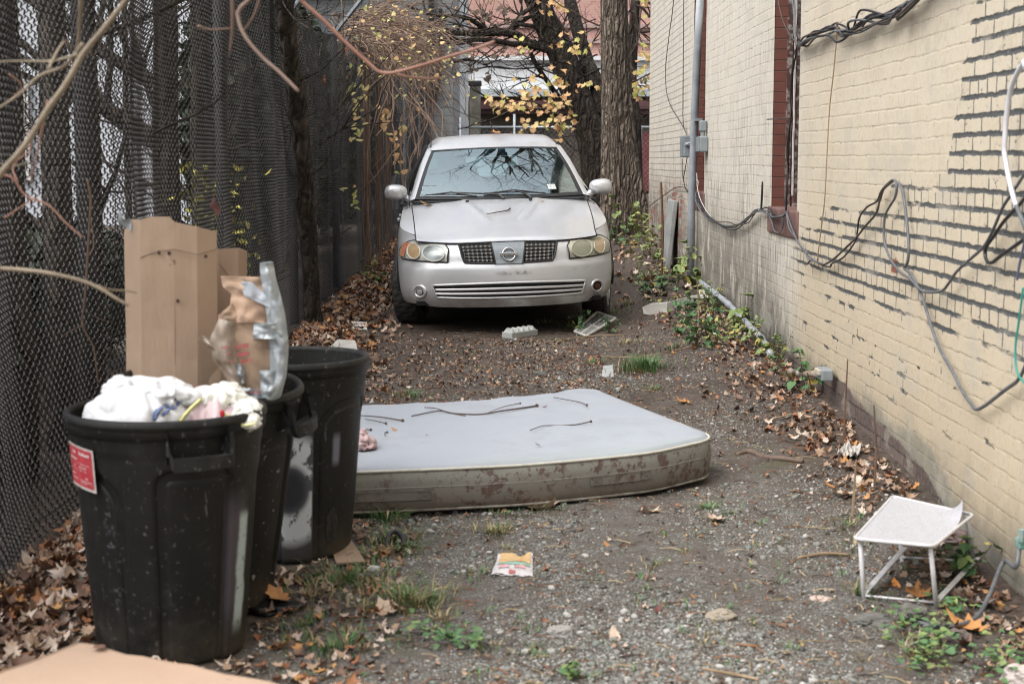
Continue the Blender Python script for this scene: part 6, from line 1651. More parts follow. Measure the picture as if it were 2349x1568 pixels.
def taped_box():
    Y = B2.y - .18
    t = thing('crushed_box', 'crushed cardboard box bound with silver tape and plastic wrap', 'box', tuple(atY(*zt(600, 1500), Y)))
    def face(pts, Y0, dep, amp, seed, mat, name, par=t, n=14):
        # pts: left edge and right edge polylines top to bottom
        L, Rr = pts; m = MB(); rows = []; back = []
        for k in range(n + 1):
            f = k / n * (len(L) - 1); i = min(int(f), len(L) - 2); a = Vector((*L[i], 0)).lerp(Vector((*L[i + 1], 0)), f - i); b = Vector((*Rr[i], 0)).lerp(Vector((*Rr[i + 1], 0)), f - i); row = []; br = []
            for q in range(13):
                p = a.lerp(b, q / 12); w_ = atY(*zt(p.x, p.y), Y0 - amp * 1.5 * math.sin(PI * q / 12) + amp * nz(p.x * .012 + seed, p.y * .012) + amp * .5 * nz(p.x * .03, p.y * .03 + seed)); row.append(w_); br.append(w_ + Vector((-.35 * dep * (q / 12 + .1), dep, 0)))
            rows.append(row); back.append(br)
        m.grid(rows)
        if dep > 0:
            m.grid(back, flip=True); m.grid([rows[0], back[0]], flip=True); m.grid([rows[-1], back[-1]]); m.grid([[r[0] for r in rows], [r[0] for r in back]]); m.grid([[r[-1] for r in rows], [r[-1] for r in back]], flip=True)
        return m.build(name, mat, par, True, smooth=True)
    face(([(230, 690), (210, 900), (260, 1150), (340, 1340), (560, 1500)], [(880, 640), (905, 900), (905, 1200), (850, 1430), (720, 1525)]), Y, .16, .022, 1.0, M_card, 'body')
    face(([(245, 225), (262, 330), (350, 400), (330, 560), (230, 690)], [(700, 235), (720, 330), (740, 450), (750, 560), (750, 690)]), Y - .012, .01, .018, 4.0, card('torn_pale_cardboard', (.52, .35, .245), (.58, .42, .31)), 'torn_flap')
    face(([(215, 620), (222, 700)], [(360, 500), (480, 690)]), Y - .02, .004, .01, 2.0, M_card, 'inner_flap')
    tp = face(([(635, 95), (640, 200), (670, 400), (700, 600), (720, 760), (735, 950), (740, 1200), (690, 1400), (600, 1500)], [(770, 80), (800, 240), (850, 420), (895, 620), (925, 880), (925, 1000), (905, 1220), (850, 1440), (720, 1530)]), Y - .035, .03, .016, 7.0, M_tape, 'duct_tape', n=30)
    face(([(575, 700), (565, 850)], [(850, 690), (860, 855)]), Y - .045, .006, .018, 9.0, M_tape, 'duct_tape'); face(([(455, 275), (455, 345), (480, 420)], [(560, 285), (700, 420), (760, 550)]), Y - .040, .004, .008, 11.0, simple('pale_grey_tape', (.46, .50, .56), (.53, .57, .62), 20, .45), 'duct_tape')
    face(([(630, 1175), (640, 1300), (650, 1440)], [(800, 1165), (820, 1300), (800, 1430)]), Y - .040, .004, .02, 13.0, M_tape, 'duct_tape'); face(([(400, 1110), (390, 1230), (440, 1300)], [(470, 1100), (490, 1210), (500, 1300)]), Y - .034, .004, .02, 15.0, M_tape, 'duct_tape')
    face(([(340, 1330), (430, 1440), (560, 1490)], [(620, 1360), (650, 1440), (700, 1520)]), Y - .040, .004, .02, 16.0, M_tape, 'duct_tape')
    wr = NT('clear_plastic_wrap'); wr.t.nodes.remove(wr.b); tr = wr.n('ShaderNodeBsdfTransparent'); gl = wr.n('ShaderNodeBsdfGlossy'); gl.inputs['Roughness'].default_value = .38; df = wr.n('ShaderNodeBsdfDiffuse'); df.inputs[0].default_value = (.36, .29, .22, 1)
    m1 = wr.n('ShaderNodeMixShader'); m1.inputs[0].default_value = .22; wr.lk(df.outputs[0], m1.inputs[1]); wr.lk(gl.outputs[0], m1.inputs[2]); m2 = wr.n('ShaderNodeMixShader'); wr.lk(wr.ramp(wr.noise(18, 4, .7, None, 2), .3, .75, .55, .92), m2.inputs[0]); wr.lk(tr.outputs[0], m2.inputs[1]); wr.lk(m1.outputs[0], m2.inputs[2]); wr.lk(m2.outputs[0], wr.out.inputs[0])
    face(([(225, 650), (130, 860), (160, 1060), (270, 1200), (350, 1380)], [(400, 690), (390, 880), (400, 1060), (440, 1200), (520, 1440)]), Y - .038, 0, .020, 18.0, wr.m, 'plastic_wrap'); face(([(20, 830), (30, 880), (150, 960), (170, 1060)], [(60, 815), (160, 880), (260, 960), (290, 1060)]), Y - .03, 0, .012, 23.0, wr.m, 'plastic_wrap')
    pr = MB(); rg = random.Random(9)
    for (x0, x1, y, h, sk) in ((385, 520, 940, 44, -22), (245, 330, 945, 26, -10), (400, 528, 1015, 44, -16), (300, 350, 1010, 18, 0), (450, 548, 1085, 42, -14), (325, 370, 1085, 18, -4), (540, 630, 1392, 18, 0)):
        x = x0
        while x < x1:
            w_ = rg.uniform(8, 14); yy = y + sk * (x - x0) / max(1, x1 - x0)
            q = [zt(x, yy - h / 2), zt(x + w_, yy - h / 2), zt(x + w_, yy + h / 2), zt(x, yy + h / 2)]; yb = Y - .088
            pr.prism([atY(*c, yb) for c in (q if rg.random() < .5 else [q[0], zt(x + w_ * .4, yy - h / 2), zt(x + w_ * .4, yy + h / 2), q[3]])], (0, .003, 0)); x += w_ + 4
    pr.build('red_print', simple('red_box_print', (.36, .05, .06), (.44, .12, .12), 60, .7), t, True)
taped_box()
# the piece in the bottom corner, nearest the camera
def near_card():
    z = .19; A = onZ(178, 1476, z); B = onZ(640, 1571, z); C = A + Vector((-.30, -.62, 0)); D = B + Vector((-.30, -.62, 0)); m = MB()
    t = thing('cardboard_box', 'flattened cardboard box lying nearest in the bottom corner', 'cardboard', (A.x, A.y - .3, gz(A.x, A.y)))
    rows = [[A.lerp(B, i / 12).lerp(C.lerp(D, i / 12), k / 8) + Vector((0, 0, .008 * nz(i * .5, k * .5))) for i in range(13)] for k in range(9)]; m.grid(rows, flip=True); m.build('lid', card('bare_near_cardboard', (.41, .285, .20), (.47, .34, .25)), t, True, smooth=True)
    s = MB(); zb = gz(A.x, A.y) - .02
    for ed in (rows[0], [r[0] for r in rows], [r[-1] for r in rows], rows[-1]): s.grid([[p - Vector((0, 0, .003)) for p in ed], [Vector((p.x, p.y, zb)) for p in ed]])
    s.build('side', M_card, t, True)
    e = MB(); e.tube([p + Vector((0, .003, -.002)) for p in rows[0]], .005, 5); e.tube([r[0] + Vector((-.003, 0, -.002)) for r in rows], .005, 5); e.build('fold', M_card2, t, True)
    d = MB(); d.disc(onZ(228, 1492, z) + Vector((0, 0, .012)), (0, 0, 1), .016, 12); d.build('stain', simple('brown_stain', (.16, .085, .06), None, rough=.9), t, True)
near_card()
m = MB(); q = [onG(x, y) for x, y in ((765, 1282), (800, 1250), (838, 1298), (772, 1302))]; m.prism([p + Vector((0, 0, .012 + .02 * (i == 1))) for i, p in enumerate(q)], (0, 0, .006)); solo('cardboard_scrap', m, M_card2, 'brown cardboard scrap poking out from under the furthest bin', 'cardboard')
m = MB(); q = [atY(x, y, B3.y + d) for x, y, d in ((660, 842, -.15), (760, 838, .1), (835, 845, .0), (720, 858, -.18))]; m.prism(q, (0, 0, -.006)); solo('cardboard_scrap', m, M_card, 'flat cardboard just showing inside the furthest bin', 'cardboard')

# ================================================================ mattress
def mattress():
    H = .185
    fp = [onZ(x, y, gz_ + .012) for x, y, gz_ in ((1640, 1098, .035), (1500, 1126, .03), (1352, 1148, .02), (1192, 1167, .012), (992, 1181, .005), (808, 1191, .0))]
    d = (fp[-1] - fp[-2]).normalized(); fp.append(fp[-1] + d * .30); fp.append(fp[-1] + d * .05)
    L = [0]
    for a, b in zip(fp[:-1], fp[1:]): L.append(L[-1] + (b - a).length)
    tot = L[-1]
    def front(a):
        s = a * tot; return Vector((interp(s, L, [p.x for p in fp]), interp(s, L, [p.y for p in fp]), 0))
    def side(a): 
        return Vector((lerp(-.455, -.10, a), lerp(1.42, 1.46, a), 0))
    def W(a, b): return front(a) + side(a) * b
    # rounded outline in (a,b)
    N = 120; out = []; hx, hy, r = tot / 2, .73, .10
    for i in range(N):
        t_ = i / N * 4; k = int(t_); f = t_ - k
        out.append(None)
    out = []
    def corner(cx, cy, a0):
        for j in range(9): out.append((cx + r * math.cos(a0 + PI / 2 * j / 8), cy + r * math.sin(a0 + PI / 2 * j / 8)))
    def edge(x0, y0, x1, y1, n):
        for j in range(1, n): out.append((lerp(x0, x1, j / n), lerp(y0, y1, j / n)))
    corner(hx - r, -hy + r, -PI / 2); edge(hx, -hy + r, hx, hy - r, 12); corner(hx - r, hy - r, 0); edge(hx - r, hy, -hx + r, hy, 24); corner(-hx + r, hy - r, PI / 2); edge(-hx, hy - r, -hx, -hy + r, 12); corner(-hx + r, -hy + r, PI); edge(-hx + r, -hy, hx - r, -hy, 24)
    # x runs along the length: a = .5 + x/tot measured from the right-hand end
    def pt(x, y, z, off=0.0):
        p = W(clamp(.5 + x / tot, -.02, 1.02), .5 + y / 1.46); c = W(.5, .5); 
        if off:
            v = Vector((p.x - c.x, p.y - c.y, 0)).normalized(); p = p + v * off
        return Vector((p.x, p.y, gz(p.x, p.y) + .012 + z))
    t = thing('mattress', 'dirty pale blue mattress with stained grey sides dumped on the grit', 'mattress', (W(.5, .5).x, W(.5, .5).y, .03))
    m = MB(); rings = []
    def topz(x, y): return H + .022 * (1 - min(1, (abs(x) / hx) ** 4)) * (1 - min(1, (abs(y) / hy) ** 4)) + .008 * nz(x * 2.2, y * 2.2, 5) + .004 * nz(x * 6, y * 6, 1) + .0035 * math.sin((x * .9 + y * .45) * 26 + 3 * nz(x * 3, y * 3)) * clamp(nz(x * 1.6, y * 1.6, 9) * 2.5)
    for f in [1.0, .985, .96, .92] + list(np.linspace(.88, .06, 28)): rings.append([pt(x * f, y * f, (topz(x * f, y * f) if f < 1 else H) - (.012 if f == 1.0 else 0)) for x, y in out])
    m.grid(rings, closed=True); m.fan(rings[-1], pt(0, 0, topz(0, 0)))
    mt = NT('pale_blue_ticking'); n = mt.noise(2.2, 5, .6); q = mt.noise(150, 3)
    col = mt.mix(n, (.29, .318, .362), (.36, .385, .42)); col = mt.mix(mt.mul(mt.smooth(mt.noise(3.2, 6, .75), .50, .68), .5), col, (.27, .285, .31)); col = mt.mix(mt.mul(mt.smooth(mt.noise(60, 3), .70, .74), .4), col, (.25, .24, .23))
    sy = mt.sep(); fr_ = mt.math('ADD', mt.mul(sy[0], .454), mt.mul(sy[1], -.891)); 
    col = mt.mix(mt.mul(mt.smooth(mt.math('ADD', fr_, mt.mul(mt.math('SUBTRACT', mt.noise(5, 4), .5), .14)), .60, .70), .5), col, (.30, .335, .33))
    mt.bump(mt.math('ADD', mt.mul(q, .3), mt.noise(9, 4, .6)), .22, .006); mt.set(col, .8)
    m.build('top_panel', mt.m, t, True, smooth=True, fixn=True)
    s = MB(); rings = []
    for z, o in ((H - .016, .002), (H * .86, .008), (H * .7, .011), (H * .55, .012), (H * .4, .011), (H * .25, .009), (H * .1, .004), (.012, -.002), (0, -.03)): rings.append([pt(x, y, z, o + .004 * nz(x * 5, z * 9 + y * 5)) for x, y in out])
    s.grid(rings, closed=True)
    sm = NT('stained_grey_border'); z = sm.sep()[2]; n = sm.noise(6, 6, .75); n2 = sm.noise(26, 5, .8); n3 = sm.noise(1.3, 3)
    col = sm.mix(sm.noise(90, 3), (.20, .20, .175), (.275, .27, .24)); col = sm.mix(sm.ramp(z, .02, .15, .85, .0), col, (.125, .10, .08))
    blot = sm.mul(sm.smooth(sm.math('ADD', sm.mul(n2, .55), sm.mul(n, .45)), .505, .555), sm.smooth(sm.math('ADD', sm.math('SUBTRACT', n3, .04), sm.mul(band(sm, sm.sep()[0], -.05, .22, .25), .13)), .43, .55)); col = sm.mix(sm.mul(blot, .85), col, (.085, .042, .035))
    col = sm.mix(sm.mul(sm.smooth(n, .5, .75), .5), col, (.14, .115, .10)); sm.bump(sm.math('ADD', sm.noise(240, 2), n), .2, .003); sm.set(col, .9)
    b = s.build('side_border', sm.m, t, True, smooth=True, fixn=True)
    for nm, z, o, mt2 in (('top_piping', H - .012, .004, simple('cream_piping', (.56, .54, .47), (.44, .42, .36), 40, .8)), ('bottom_piping', .014, .0, simple('grimy_piping', (.30, .29, .25), (.14, .12, .10), 24, .9))):
        p = MB(); rg = [pt(x, y, z, o) for x, y in out]; p.tube(rg + rg[:2], .006, 6, cap=False); p.build(nm, mt2, t, True, smooth=True)
    # sewn carrying handles and a seam half way up
    se = MB(); fr = [(x, y) for x, y in out if y < -hy + .2]; fr = out[-24:] + out[:6]
    se.tube([pt(x, y, H * .58, .0135) for x, y in fr], .0008, 4); se.build('seam', simple('seam_thread', (.36, .35, .31), None, rough=.9), b, True)
    for x0, x1, zz in ((-.60, -.32, .085), (.33, .66, .075)):
        hd = MB(); hd.grid([[pt(lerp(x0, x1, i / 10), -hy, zz + dz, .0150) for i in range(11)] for dz in (-.017, .017)])
        h = hd.build('handle', sm.m, t, True); st = MB()
        for xa in (x0, x1 - .05):
            c = [(xa, -.015), (xa + .05, -.015), (xa + .05, .015), (xa, .015)]; P = [pt(x, -hy, zz + dz, .0165) for x, dz in c]; st.tube(P + [P[0]], .0012, 4); st.tube([P[0], P[2]], .0012, 4); st.tube([P[1], P[3]], .0012, 4)
        st.tube([pt(lerp(x0, x1, i / 8), -hy, zz + .017, .0165) for i in range(9)], .001, 4); st.tube([pt(lerp(x0, x1, i / 8), -hy, zz - .017, .0165) for i in range(9)], .0014, 4); st.build('stitching', simple('dark_stitching', (.12, .115, .10), None, rough=.9), h, True)
    # twigs and scraps lying on it
    def topw(px, py):
        z = .20
        for i in range(6): p = onZ(px, py, z); z = gz(p.x, p.y) + .012 + H + .018
        return onZ(px, py, z)
    def zm(x, y): return ((800 + x * .4257) / 1.0643, (880 + y * .4257) / 1.0643)
    def tw(pts, r, lab, extra=None):
        m = MB(); P = spline([topw(*zm(*q)) + Vector((0, 0, .010 + .004 * math.sin(i * 2))) for i, q in enumerate(pts)], 5); r = r * .72; m.tube(P, [r * (.6 + .4 * i / len(P)) for i in range(len(P))], 6); m.grid(lump(P[-1], (r * 2.2,) * 3, 1.0, .1, 8), closed=True)
        if extra: m.tube(spline([topw(*zm(*q)) + Vector((0, 0, .010)) for q in extra], 4), r * .55, 5)
        solo('fallen_twig', m, M_twig, lab, 'twig')
    tw([(480, 330), (640, 305), (720, 310), (870, 318), (1000, 305), (1200, 268)], .0062, 'longest dark twig across the top of the mattress', [(555, 280), (620, 285), (690, 308), (790, 328)])
    tw([(910, 315), (1010, 280), (1105, 252)], .0030, 'thin twig crossing the longest twig on the mattress'); tw([(1295, 222), (1370, 240), (1450, 248), (1487, 265)], .0042, 'hooked dark twig near the back edge of the mattress')
    tw([(1160, 412), (1230, 392), (1300, 380), (1420, 378), (1510, 366)], .0040, 'slim twig in the middle right of the mattress'); tw([(180, 326), (300, 340), (430, 352)], .0052, 'dark twig on the mattress beside the furthest bin'); tw([(215, 348), (280, 364), (335, 368)], .0038, 'short twig just below another by the furthest bin'); tw([(150, 418), (200, 412), (248, 405)], .0040, 'short twig on the mattress above the pink rag')
    tw([(330, 445), (328, 430), (342, 420)], .0032, 'tiny curled twig on the mattress left of centre')
    V = topw(*zm(395, 408)); flat_leaf(OVAL, V, .055, 1.3, M_lor, 'small orange leaf on the mattress')
    for (x, y), lab in (((580, 438), 'dark leaf scrap on the mattress near the pink rag'), ((1208, 487), 'tiny dark leaf scrap on the front of the mattress'), ((1245, 268), 'tiny dark leaf scrap beside the longest twig')): flat_leaf(OVAL, topw(*zm(x, y)), .03, x * .1, M_ldark, lab)
    c = topw(*zm(212, 500)); m = MB(); m.grid(lump(c + Vector((0, .0, .02)), (.045, .06, .03), 55.0, .5, 40, 4), closed=True); m.grid(lump(c + Vector((-.015, .05, .045)), (.025, .03, .025), 58.0, .5, 32, 4), closed=True)
    rt = NT('pink_rag_cloth'); rt.set(rt.mix(rt.smooth(rt.noise(22, 3), .60, .66), (.56, .42, .42), (.26, .05, .06)), .9); solo('crumpled_rag', m, rt.m, 'crumpled pink rag with dark red spots on the mattress edge', 'rag', smooth=True)
mattress()

# ================================================================ small white wire table
def table():
    M_wt = simple('white_enamel_wire', (.60, .60, .62), (.48, .47, .47), 30, .45)
    feet = [onG(1982, 1380), onG(2149, 1397), onG(2238, 1302), onG(2071, 1291)]
    tops = [atY(1966, 1238, feet[0].y + .0), atY(2138, 1254, feet[1].y), atY(2226, 1184, feet[2].y - .0), atY(2050, 1140, feet[3].y)]
    h = [a.z - b.z for a, b in zip(tops, feet)]
    zt_ = sum(p.z for p in tops) / 4
    Q = [onZ(x, y, zt_) for x, y in ((1960, 1235), (2143, 1252), (2233, 1180), (2048, 1138))]
    t = thing('wire_table', 'small white wire table with its mesh top lifting at one corner', 'table', tuple((feet[0] + feet[2]) / 2))
    fr = MB(); loop = []
    for i in range(4):
        a, b, c = Q[i - 1], Q[i], Q[(i + 1) % 4]; u = (a - b).normalized() * .022; v = (c - b).normalized() * .022
        for f in np.linspace(0, 1, 5): loop.append(b + u * (1 - f) ** 2 + v * f ** 2)
    fr.tube(loop + [loop[0], loop[1]], .0062, 8, cap=False); f = fr.build('rim', M_wt, t, True, smooth=True)
    def bil(u, v): return Q[0].lerp(Q[1], u).lerp(Q[3].lerp(Q[2], u), v)
    pm = NT('white_perforated_sheet'); wv = pm.noise(330, 2, .5); col = pm.mix(pm.ramp(wv, .36, .50), (.20, .20, .21), (.50, .50, .525)); col = pm.mix(pm.ramp(pm.noise(14, 4), .4, .75, 0, .3), col, (.36, .35, .35)); pm.bump(wv, .4, .002); pm.set(col, .55)
    m = MB(); rows = []
    for j in range(25):
        row = []
        for i in range(25):
            u, v = i / 24, j / 24; p = bil(lerp(.012, .988, u), lerp(.012, .988, v)); k = clamp((u - .72) / .28) * clamp((v - .55) / .45); p = p + Vector((-.035 * k * k, -.0, .055 * k ** 1.3 + .002 - .006 * math.sin(PI * u) * math.sin(PI * v))); row.append(p)
        rows.append(row)
    m.grid(rows); m.build('mesh_top', pm.m, t, True, smooth=True)
    for i in range(4):
        l = MB(); tp = bil(*((.05, .04), (.93, .04), (.95, .93), (.06, .95))[i]); l.tube([feet[i] - Vector((0, 0, .01)), feet[i].lerp(tp, .5), tp - Vector((0, 0, .002))], .0078, 10); l.build('leg', M_wt, t, True, smooth=True)
    b = MB()
    for i, j in ((0, 1), (3, 2)): b.tube([feet[i] + Vector((0, 0, .022)), feet[j] + Vector((0, 0, .022))], .0042, 6)
    b.build('stretcher', M_wt, t, True, smooth=True)
    for i, j in ((0, 3), (1, 2)):
        s = MB(); a = feet[i] + Vector((0, 0, .028)); c = feet[j] + Vector((0, 0, .05 if i == 0 else .03)); d = (c - a).normalized(); sd_ = d.cross(Vector((0, 0, 1))).normalized()
        s.prism([a - sd_ * .003 + Vector((0, 0, .011)), a + sd_ * .014 + Vector((0, 0, .008)), a + sd_ * .003 - Vector((0, 0, .011)), a - sd_ * .003 - Vector((0, 0, .011))], c - a); s.build('side_rail', M_wt, t, True)
    for x, y in ((2065, 1147),): pass
    return feet
FEET = table()

# ================================================================ loose rubbish and stones
def stone(px, py, sx, sy, sz, seed, label, mat):
    c = onG(px, py); m = MB(); m.grid(lump((c.x, c.y, c.z + sz * .25), (sx, sy, sz), seed, .28, 40, 2.5), closed=True); solo('stone', m, mat, label, 'stone', smooth=False)
M_st = simple('dark_grey_stone', (.085, .085, .075), (.17, .165, .15), 14, .9, bump=.6); M_st2 = simple('purple_grey_stone', (.11, .085, .08), (.17, .13, .125), 14, .9, bump=.6); M_peb = simple('white_pebble', (.55, .53, .50), None, rough=.7)
stone(1995, 1432, .088, .06, .025, 3, 'flat dark stone in front of the white wire table', M_st); stone(2095, 1412, .066, .045, .032, 9, 'rounded dark stone between the legs of the white wire table', M_st); stone(2170, 1240, .09, .06, .04, 14, 'dark stone behind the white wire table', M_st2); stone(2345, 1560, .06, .05, .035, 5, 'pale stone at the bottom corner by the wall', simple('pale_stone', (.42, .37, .34), (.50, .45, .42), 12, .9)); stone(2200, 1470, .04, .03, .03, 5, 'reddish stone by the cable on the ground', M_st2)
stone(1285, 1452, .045, .03, .02, 17, 'grey stone on the grit near the lane middle', simple('mid_grey_stone', (.26, .25, .23), (.34, .33, .31), 14, .9)); stone(1880, 1378, .038, .03, .014, 19, 'pale pink stone left of the white wire table', simple('pink_stone', (.45, .36, .31), None, rough=.9)); stone(855, 1306, .018, .014, .012, 23, 'white pebble beside the cardboard scrap', M_peb); stone(866, 1306, .013, .012, .011, 24, 'small white pebble touching a larger one', M_peb)
stone(1245, 860, .05, .03, .02, 27, 'dark flat stone near the grass tuft', M_st); stone(1655, 1415, .05, .04, .02, 29, 'flat tan stone on the grit', simple('tan_stone', (.30, .26, .20), None, rough=.9))
def litter():
    # crumpled snack packet
    c = [onG(x, y) + Vector((0, 0, .008)) for x, y in ((1126, 1322), (1222, 1326), (1222, 1279), (1143, 1280))]
    pk = MB(); rows = []
    for j in range(15):
        row = []
        for i in range(19):
            u, v = i / 18, j / 14; p = c[0].lerp(c[1], u).lerp(c[3].lerp(c[2], u), v); puff = math.sin(PI * u) ** .6 * math.sin(PI * v) ** .6; notch = math.exp(-((u - .62) / .13) ** 2) * clamp((v - .75) / .25)
            row.append(p + Vector((0, -.03 * notch, .012 * puff + .006 * nz(u * 6, v * 6) + .010 * clamp((v - .8) / .2) * (1 - notch))))
        rows.append(row)
    pk.grid(rows)
    t = thing('snack_packet', 'crumpled white snack packet with an orange top and green stripe', 'packet', tuple((c[0] + c[2]) / 2 - Vector((0, 0, .008)))); b = pk.build('sheet', simple('white_packet_film', (.62, .60, .60), (.52, .48, .48), 40, .4, bump=.3), t, True, smooth=True)
    def part(nm, u0, u1, v0, v1, mat, wave=0.0):
        m = MB(); R_ = []
        for j in range(7):
            row = []
            for i in range(15):
                u = lerp(u0, u1, i / 14); v = lerp(v0, v1, j / 6) + wave * math.sin(u * 7); fi, fj = u * 18, clamp(v) * 14; i0, j0 = min(int(fi), 17), min(int(fj), 13); a, d = fi - i0, fj - j0
                row.append(rows[j0][i0].lerp(rows[j0][i0 + 1], a).lerp(rows[j0 + 1][i0].lerp(rows[j0 + 1][i0 + 1], a), d) + Vector((0, 0, .0025)))
            R_.append(row)
        m.grid(R_); m.build(nm, mat, b, True, smooth=True)
    part('orange_print', .09, .94, .52, .99, simple('orange_packet_print', (.56, .30, .12), (.60, .46, .22), 45, .4)); part('green_stripe', .09, .94, .38, .50, simple('green_packet_print', (.17, .40, .28), (.34, .50, .42), 40, .4), .02); part('red_script', .13, .40, .24, .34, simple('red_packet_script', (.58, .14, .18), (.62, .55, .55), 150, .4), .012); part('red_script', .55, .82, .22, .33, bpy.data.materials['red_packet_script'], -.02); part('red_mark', .42, .58, .03, .14, simple('red_packet_mark', (.40, .11, .10), None, rough=.4))
    # ribbed grey plastic tray
    M_gp = simple('pale_grey_plastic', (.42, .44, .42), (.33, .34, .32), 20, .55); a, bq = onG(1163, 778), onG(1222, 769); d = (bq - a).normalized(); yaw = math.atan2(d.y, d.x); Rz = Matrix.Rotation(yaw, 3, 'Z'); L = (bq - a).length; ctr = (a + bq) / 2 + Vector((0, .05, 0))
    t = thing('plastic_tray', 'pale grey ribbed plastic tray lying before the car bumper', 'tray', tuple(ctr)); m = MB(); m.rbox(ctr + Vector((0, 0, .022)), (L, .10, .045), .004, Rz); m.build('base', M_gp, t, True)
    for i in range(5):
        m = MB(); p = ctr + Rz @ Vector((L * ((i + .5) / 5 - .5), 0, .058)); m.add([p + Rz @ Vector(v) for v in ((-.016, -.045, -.014), (.016, -.045, -.014), (.016, .045, -.014), (-.016, .045, -.014), (0, -.025, .016), (0, .025, .016))], [(0, 1, 4), (1, 2, 5, 4), (2, 3, 5), (3, 0, 4, 5)]); m.build('rib', M_gp, t, True)
    # white slotted vent panel
    M_vp = simple('dirty_white_plastic', (.56, .55, .50), (.42, .40, .36), 18, .55); q = [onG(x, y) + Vector((0, 0, z)) for x, y, z in ((1318, 766, .02), (1345, 774, .012), (1412, 748, .06), (1370, 742, .09))]; t = thing('vent_panel', 'white slotted plastic vent panel lying near the front tyre', 'panel', tuple(q[1])); m = MB(); 
    for i in range(4): m.tube([q[i], q[(i + 1) % 4]], .010, 6)
    m.tube([q[0].lerp(q[1], .5), q[3].lerp(q[2], .5)], .007, 5); m.tube([q[0].lerp(q[3], .45), q[1].lerp(q[2], .45)], .007, 5); m.build('frame', M_vp, t, True)
    s = MB()
    for i in range(1, 26): s.tube([q[0].lerp(q[3], i / 26), q[1].lerp(q[2], i / 26)], .0035, 4)
    s.build('slats', simple('grey_slats', (.30, .30, .28), None, rough=.6), t, True)
    def scrap(nm, pts, lab, mat, cat, lift=.004, thick=.004):
        m = MB(); P = [onG(x, y) + Vector((0, 0, lift + z)) for x, y, z in pts]; m.prism(P, (0, 0, thick)); return solo(nm, m, mat, lab, cat)
    M_wb = simple('soiled_white_board', (.58, .565, .52), (.46, .44, .39), 9, .7)
    t = MB(); P = [onG(x, y) for x, y in ((1490, 722), (1530, 716), (1575, 702), (1600, 695))]; up_ = [onG(1488, 722) + Vector((0, 0, .085)), P[1] + Vector((0, .01, .075)), P[2] + Vector((0, .02, .07)), P[3] + Vector((0, .02, .06))]; t.grid([P, up_]); t.grid([[p + Vector((.03, .09, 0)) for p in up_], up_]); t.add([P[0], up_[0], up_[0] + Vector((-.05, -.0, -.02)), P[0] + Vector((-.05, -.02, .01))], [(0, 1, 2, 3)]); t.add([P[0], P[0] + Vector((.02, .14, .02)), up_[0] + Vector((.03, .10, 0)), up_[0]], [(0, 1, 2, 3)]); solo('crushed_carton', t, M_wb, 'crushed white carton among the weeds right of the car', 'carton')
    scrap('carton_piece', ((1602, 680, .05), (1640, 678, .05), (1642, 690, .02), (1606, 694, .03)), 'white carton piece beside the leaning weeds', M_wb, 'carton')
    scrap('plastic_scrap', ((805, 748, .03), (842, 750, .03), (842, 758, .0), (808, 756, .0)), 'white plastic scrap left of the front tyre', M_wb, 'scrap', thick=.006)
    scrap('polystyrene_piece', ((752, 812, 0), (775, 805, .05), (815, 808, .05), (822, 822, .01)), 'white foam piece behind the furthest bin', M_wb, 'scrap', thick=.03)
    scrap('glass_shard', ((1380, 866, .0), (1408, 866, .0), (1406, 852, .035), (1384, 852, .03)), 'small clear plastic cup piece beside the grass tuft', simple('cloudy_clear_plastic', (.40, .41, .39), (.30, .31, .29), 30, .3), 'scrap')
    pq = [onG(x, y) for x, y in ((1920, 1054), (1966, 1056), (1976, 1034), (1936, 1030))]; m = MB(); m.grid([[pq[0].lerp(pq[1], i / 12).lerp(pq[3].lerp(pq[2], i / 12), j / 10) + Vector((0, 0, .022 + .045 * nz(i * .33, j * .4, 3) + .02 * nz(i * .9, j * 1.1, 7))) for i in range(13)] for j in range(11)])
    solo('paper_sheet', m, simple('damp_white_paper', (.48, .46, .42), (.38, .355, .33), 20, .8), 'wrinkled white paper among leaves by the wall', 'paper')
    # black plastic scrap under the middle bin, with an oak leaf on it
    m = MB(); c = onG(612, 1392); m.grid(lump((c.x, c.y, c.z + .012), (.13, .10, .02), 71.0, .3, 40, 3), closed=True); solo('plastic_scrap', m, simple('black_film', (.006, .006, .006), (.012, .011, .010), 20, .35), 'black plastic scrap on the ground beside the middle bin', 'scrap', smooth=True)
    flat_leaf(OAK, c + Vector((.04, -.02, .034)), .11, .8, M_lor, 'rust coloured oak leaf on the black plastic scrap'); 
    m = MB(); m.tube(spline([onG(x, y) + Vector((0, 0, z)) for x, y, z in ((886, 1262, .01), (892, 1250, .035), (906, 1246, .045), (922, 1250, .035), (926, 1258, .01))], 4), .009, 7); solo('hose_end', m, M_black, 'short bent black hose end on the grass by the bins', 'hose')
    # outlet and cables at the near foot of the wall
    v = atX(2338, 1252, WX - .05); t = thing('wall_cable', 'grey cable looping from a wall valve down onto the ground', 'cable', (v.x, v.y, gz(v.x, v.y)))
    m = MB(); P = [v, atX(2330, 1300, WX - .07)] + [onG(2300, 1355) + Vector((0, 0, .10)), onG(2268, 1400) + Vector((0, 0, .05)), onG(2235, 1432) + Vector((0, 0, .02)), onG(2170, 1447) + Vector((0, 0, .014)), onG(2110, 1438) + Vector((0, 0, .014)), onG(2080, 1424) + Vector((0, 0, .012))]; m.tube(spline(P, 6), .008, 8); m.build('lead', M_grayc, t, True, smooth=True)
    m = MB(); P = [onG(2082, 1424) + Vector((0, 0, .02)), onG(2130, 1440) + Vector((0, 0, .02)), onG(2180, 1458) + Vector((0, 0, .014)), onG(2215, 1485) + Vector((0, 0, .01)), onG(2222, 1505) + Vector((0, 0, .0))]; m.tube(spline(P, 5), .008, 7); m.build('lead', M_black, t, True, smooth=True)
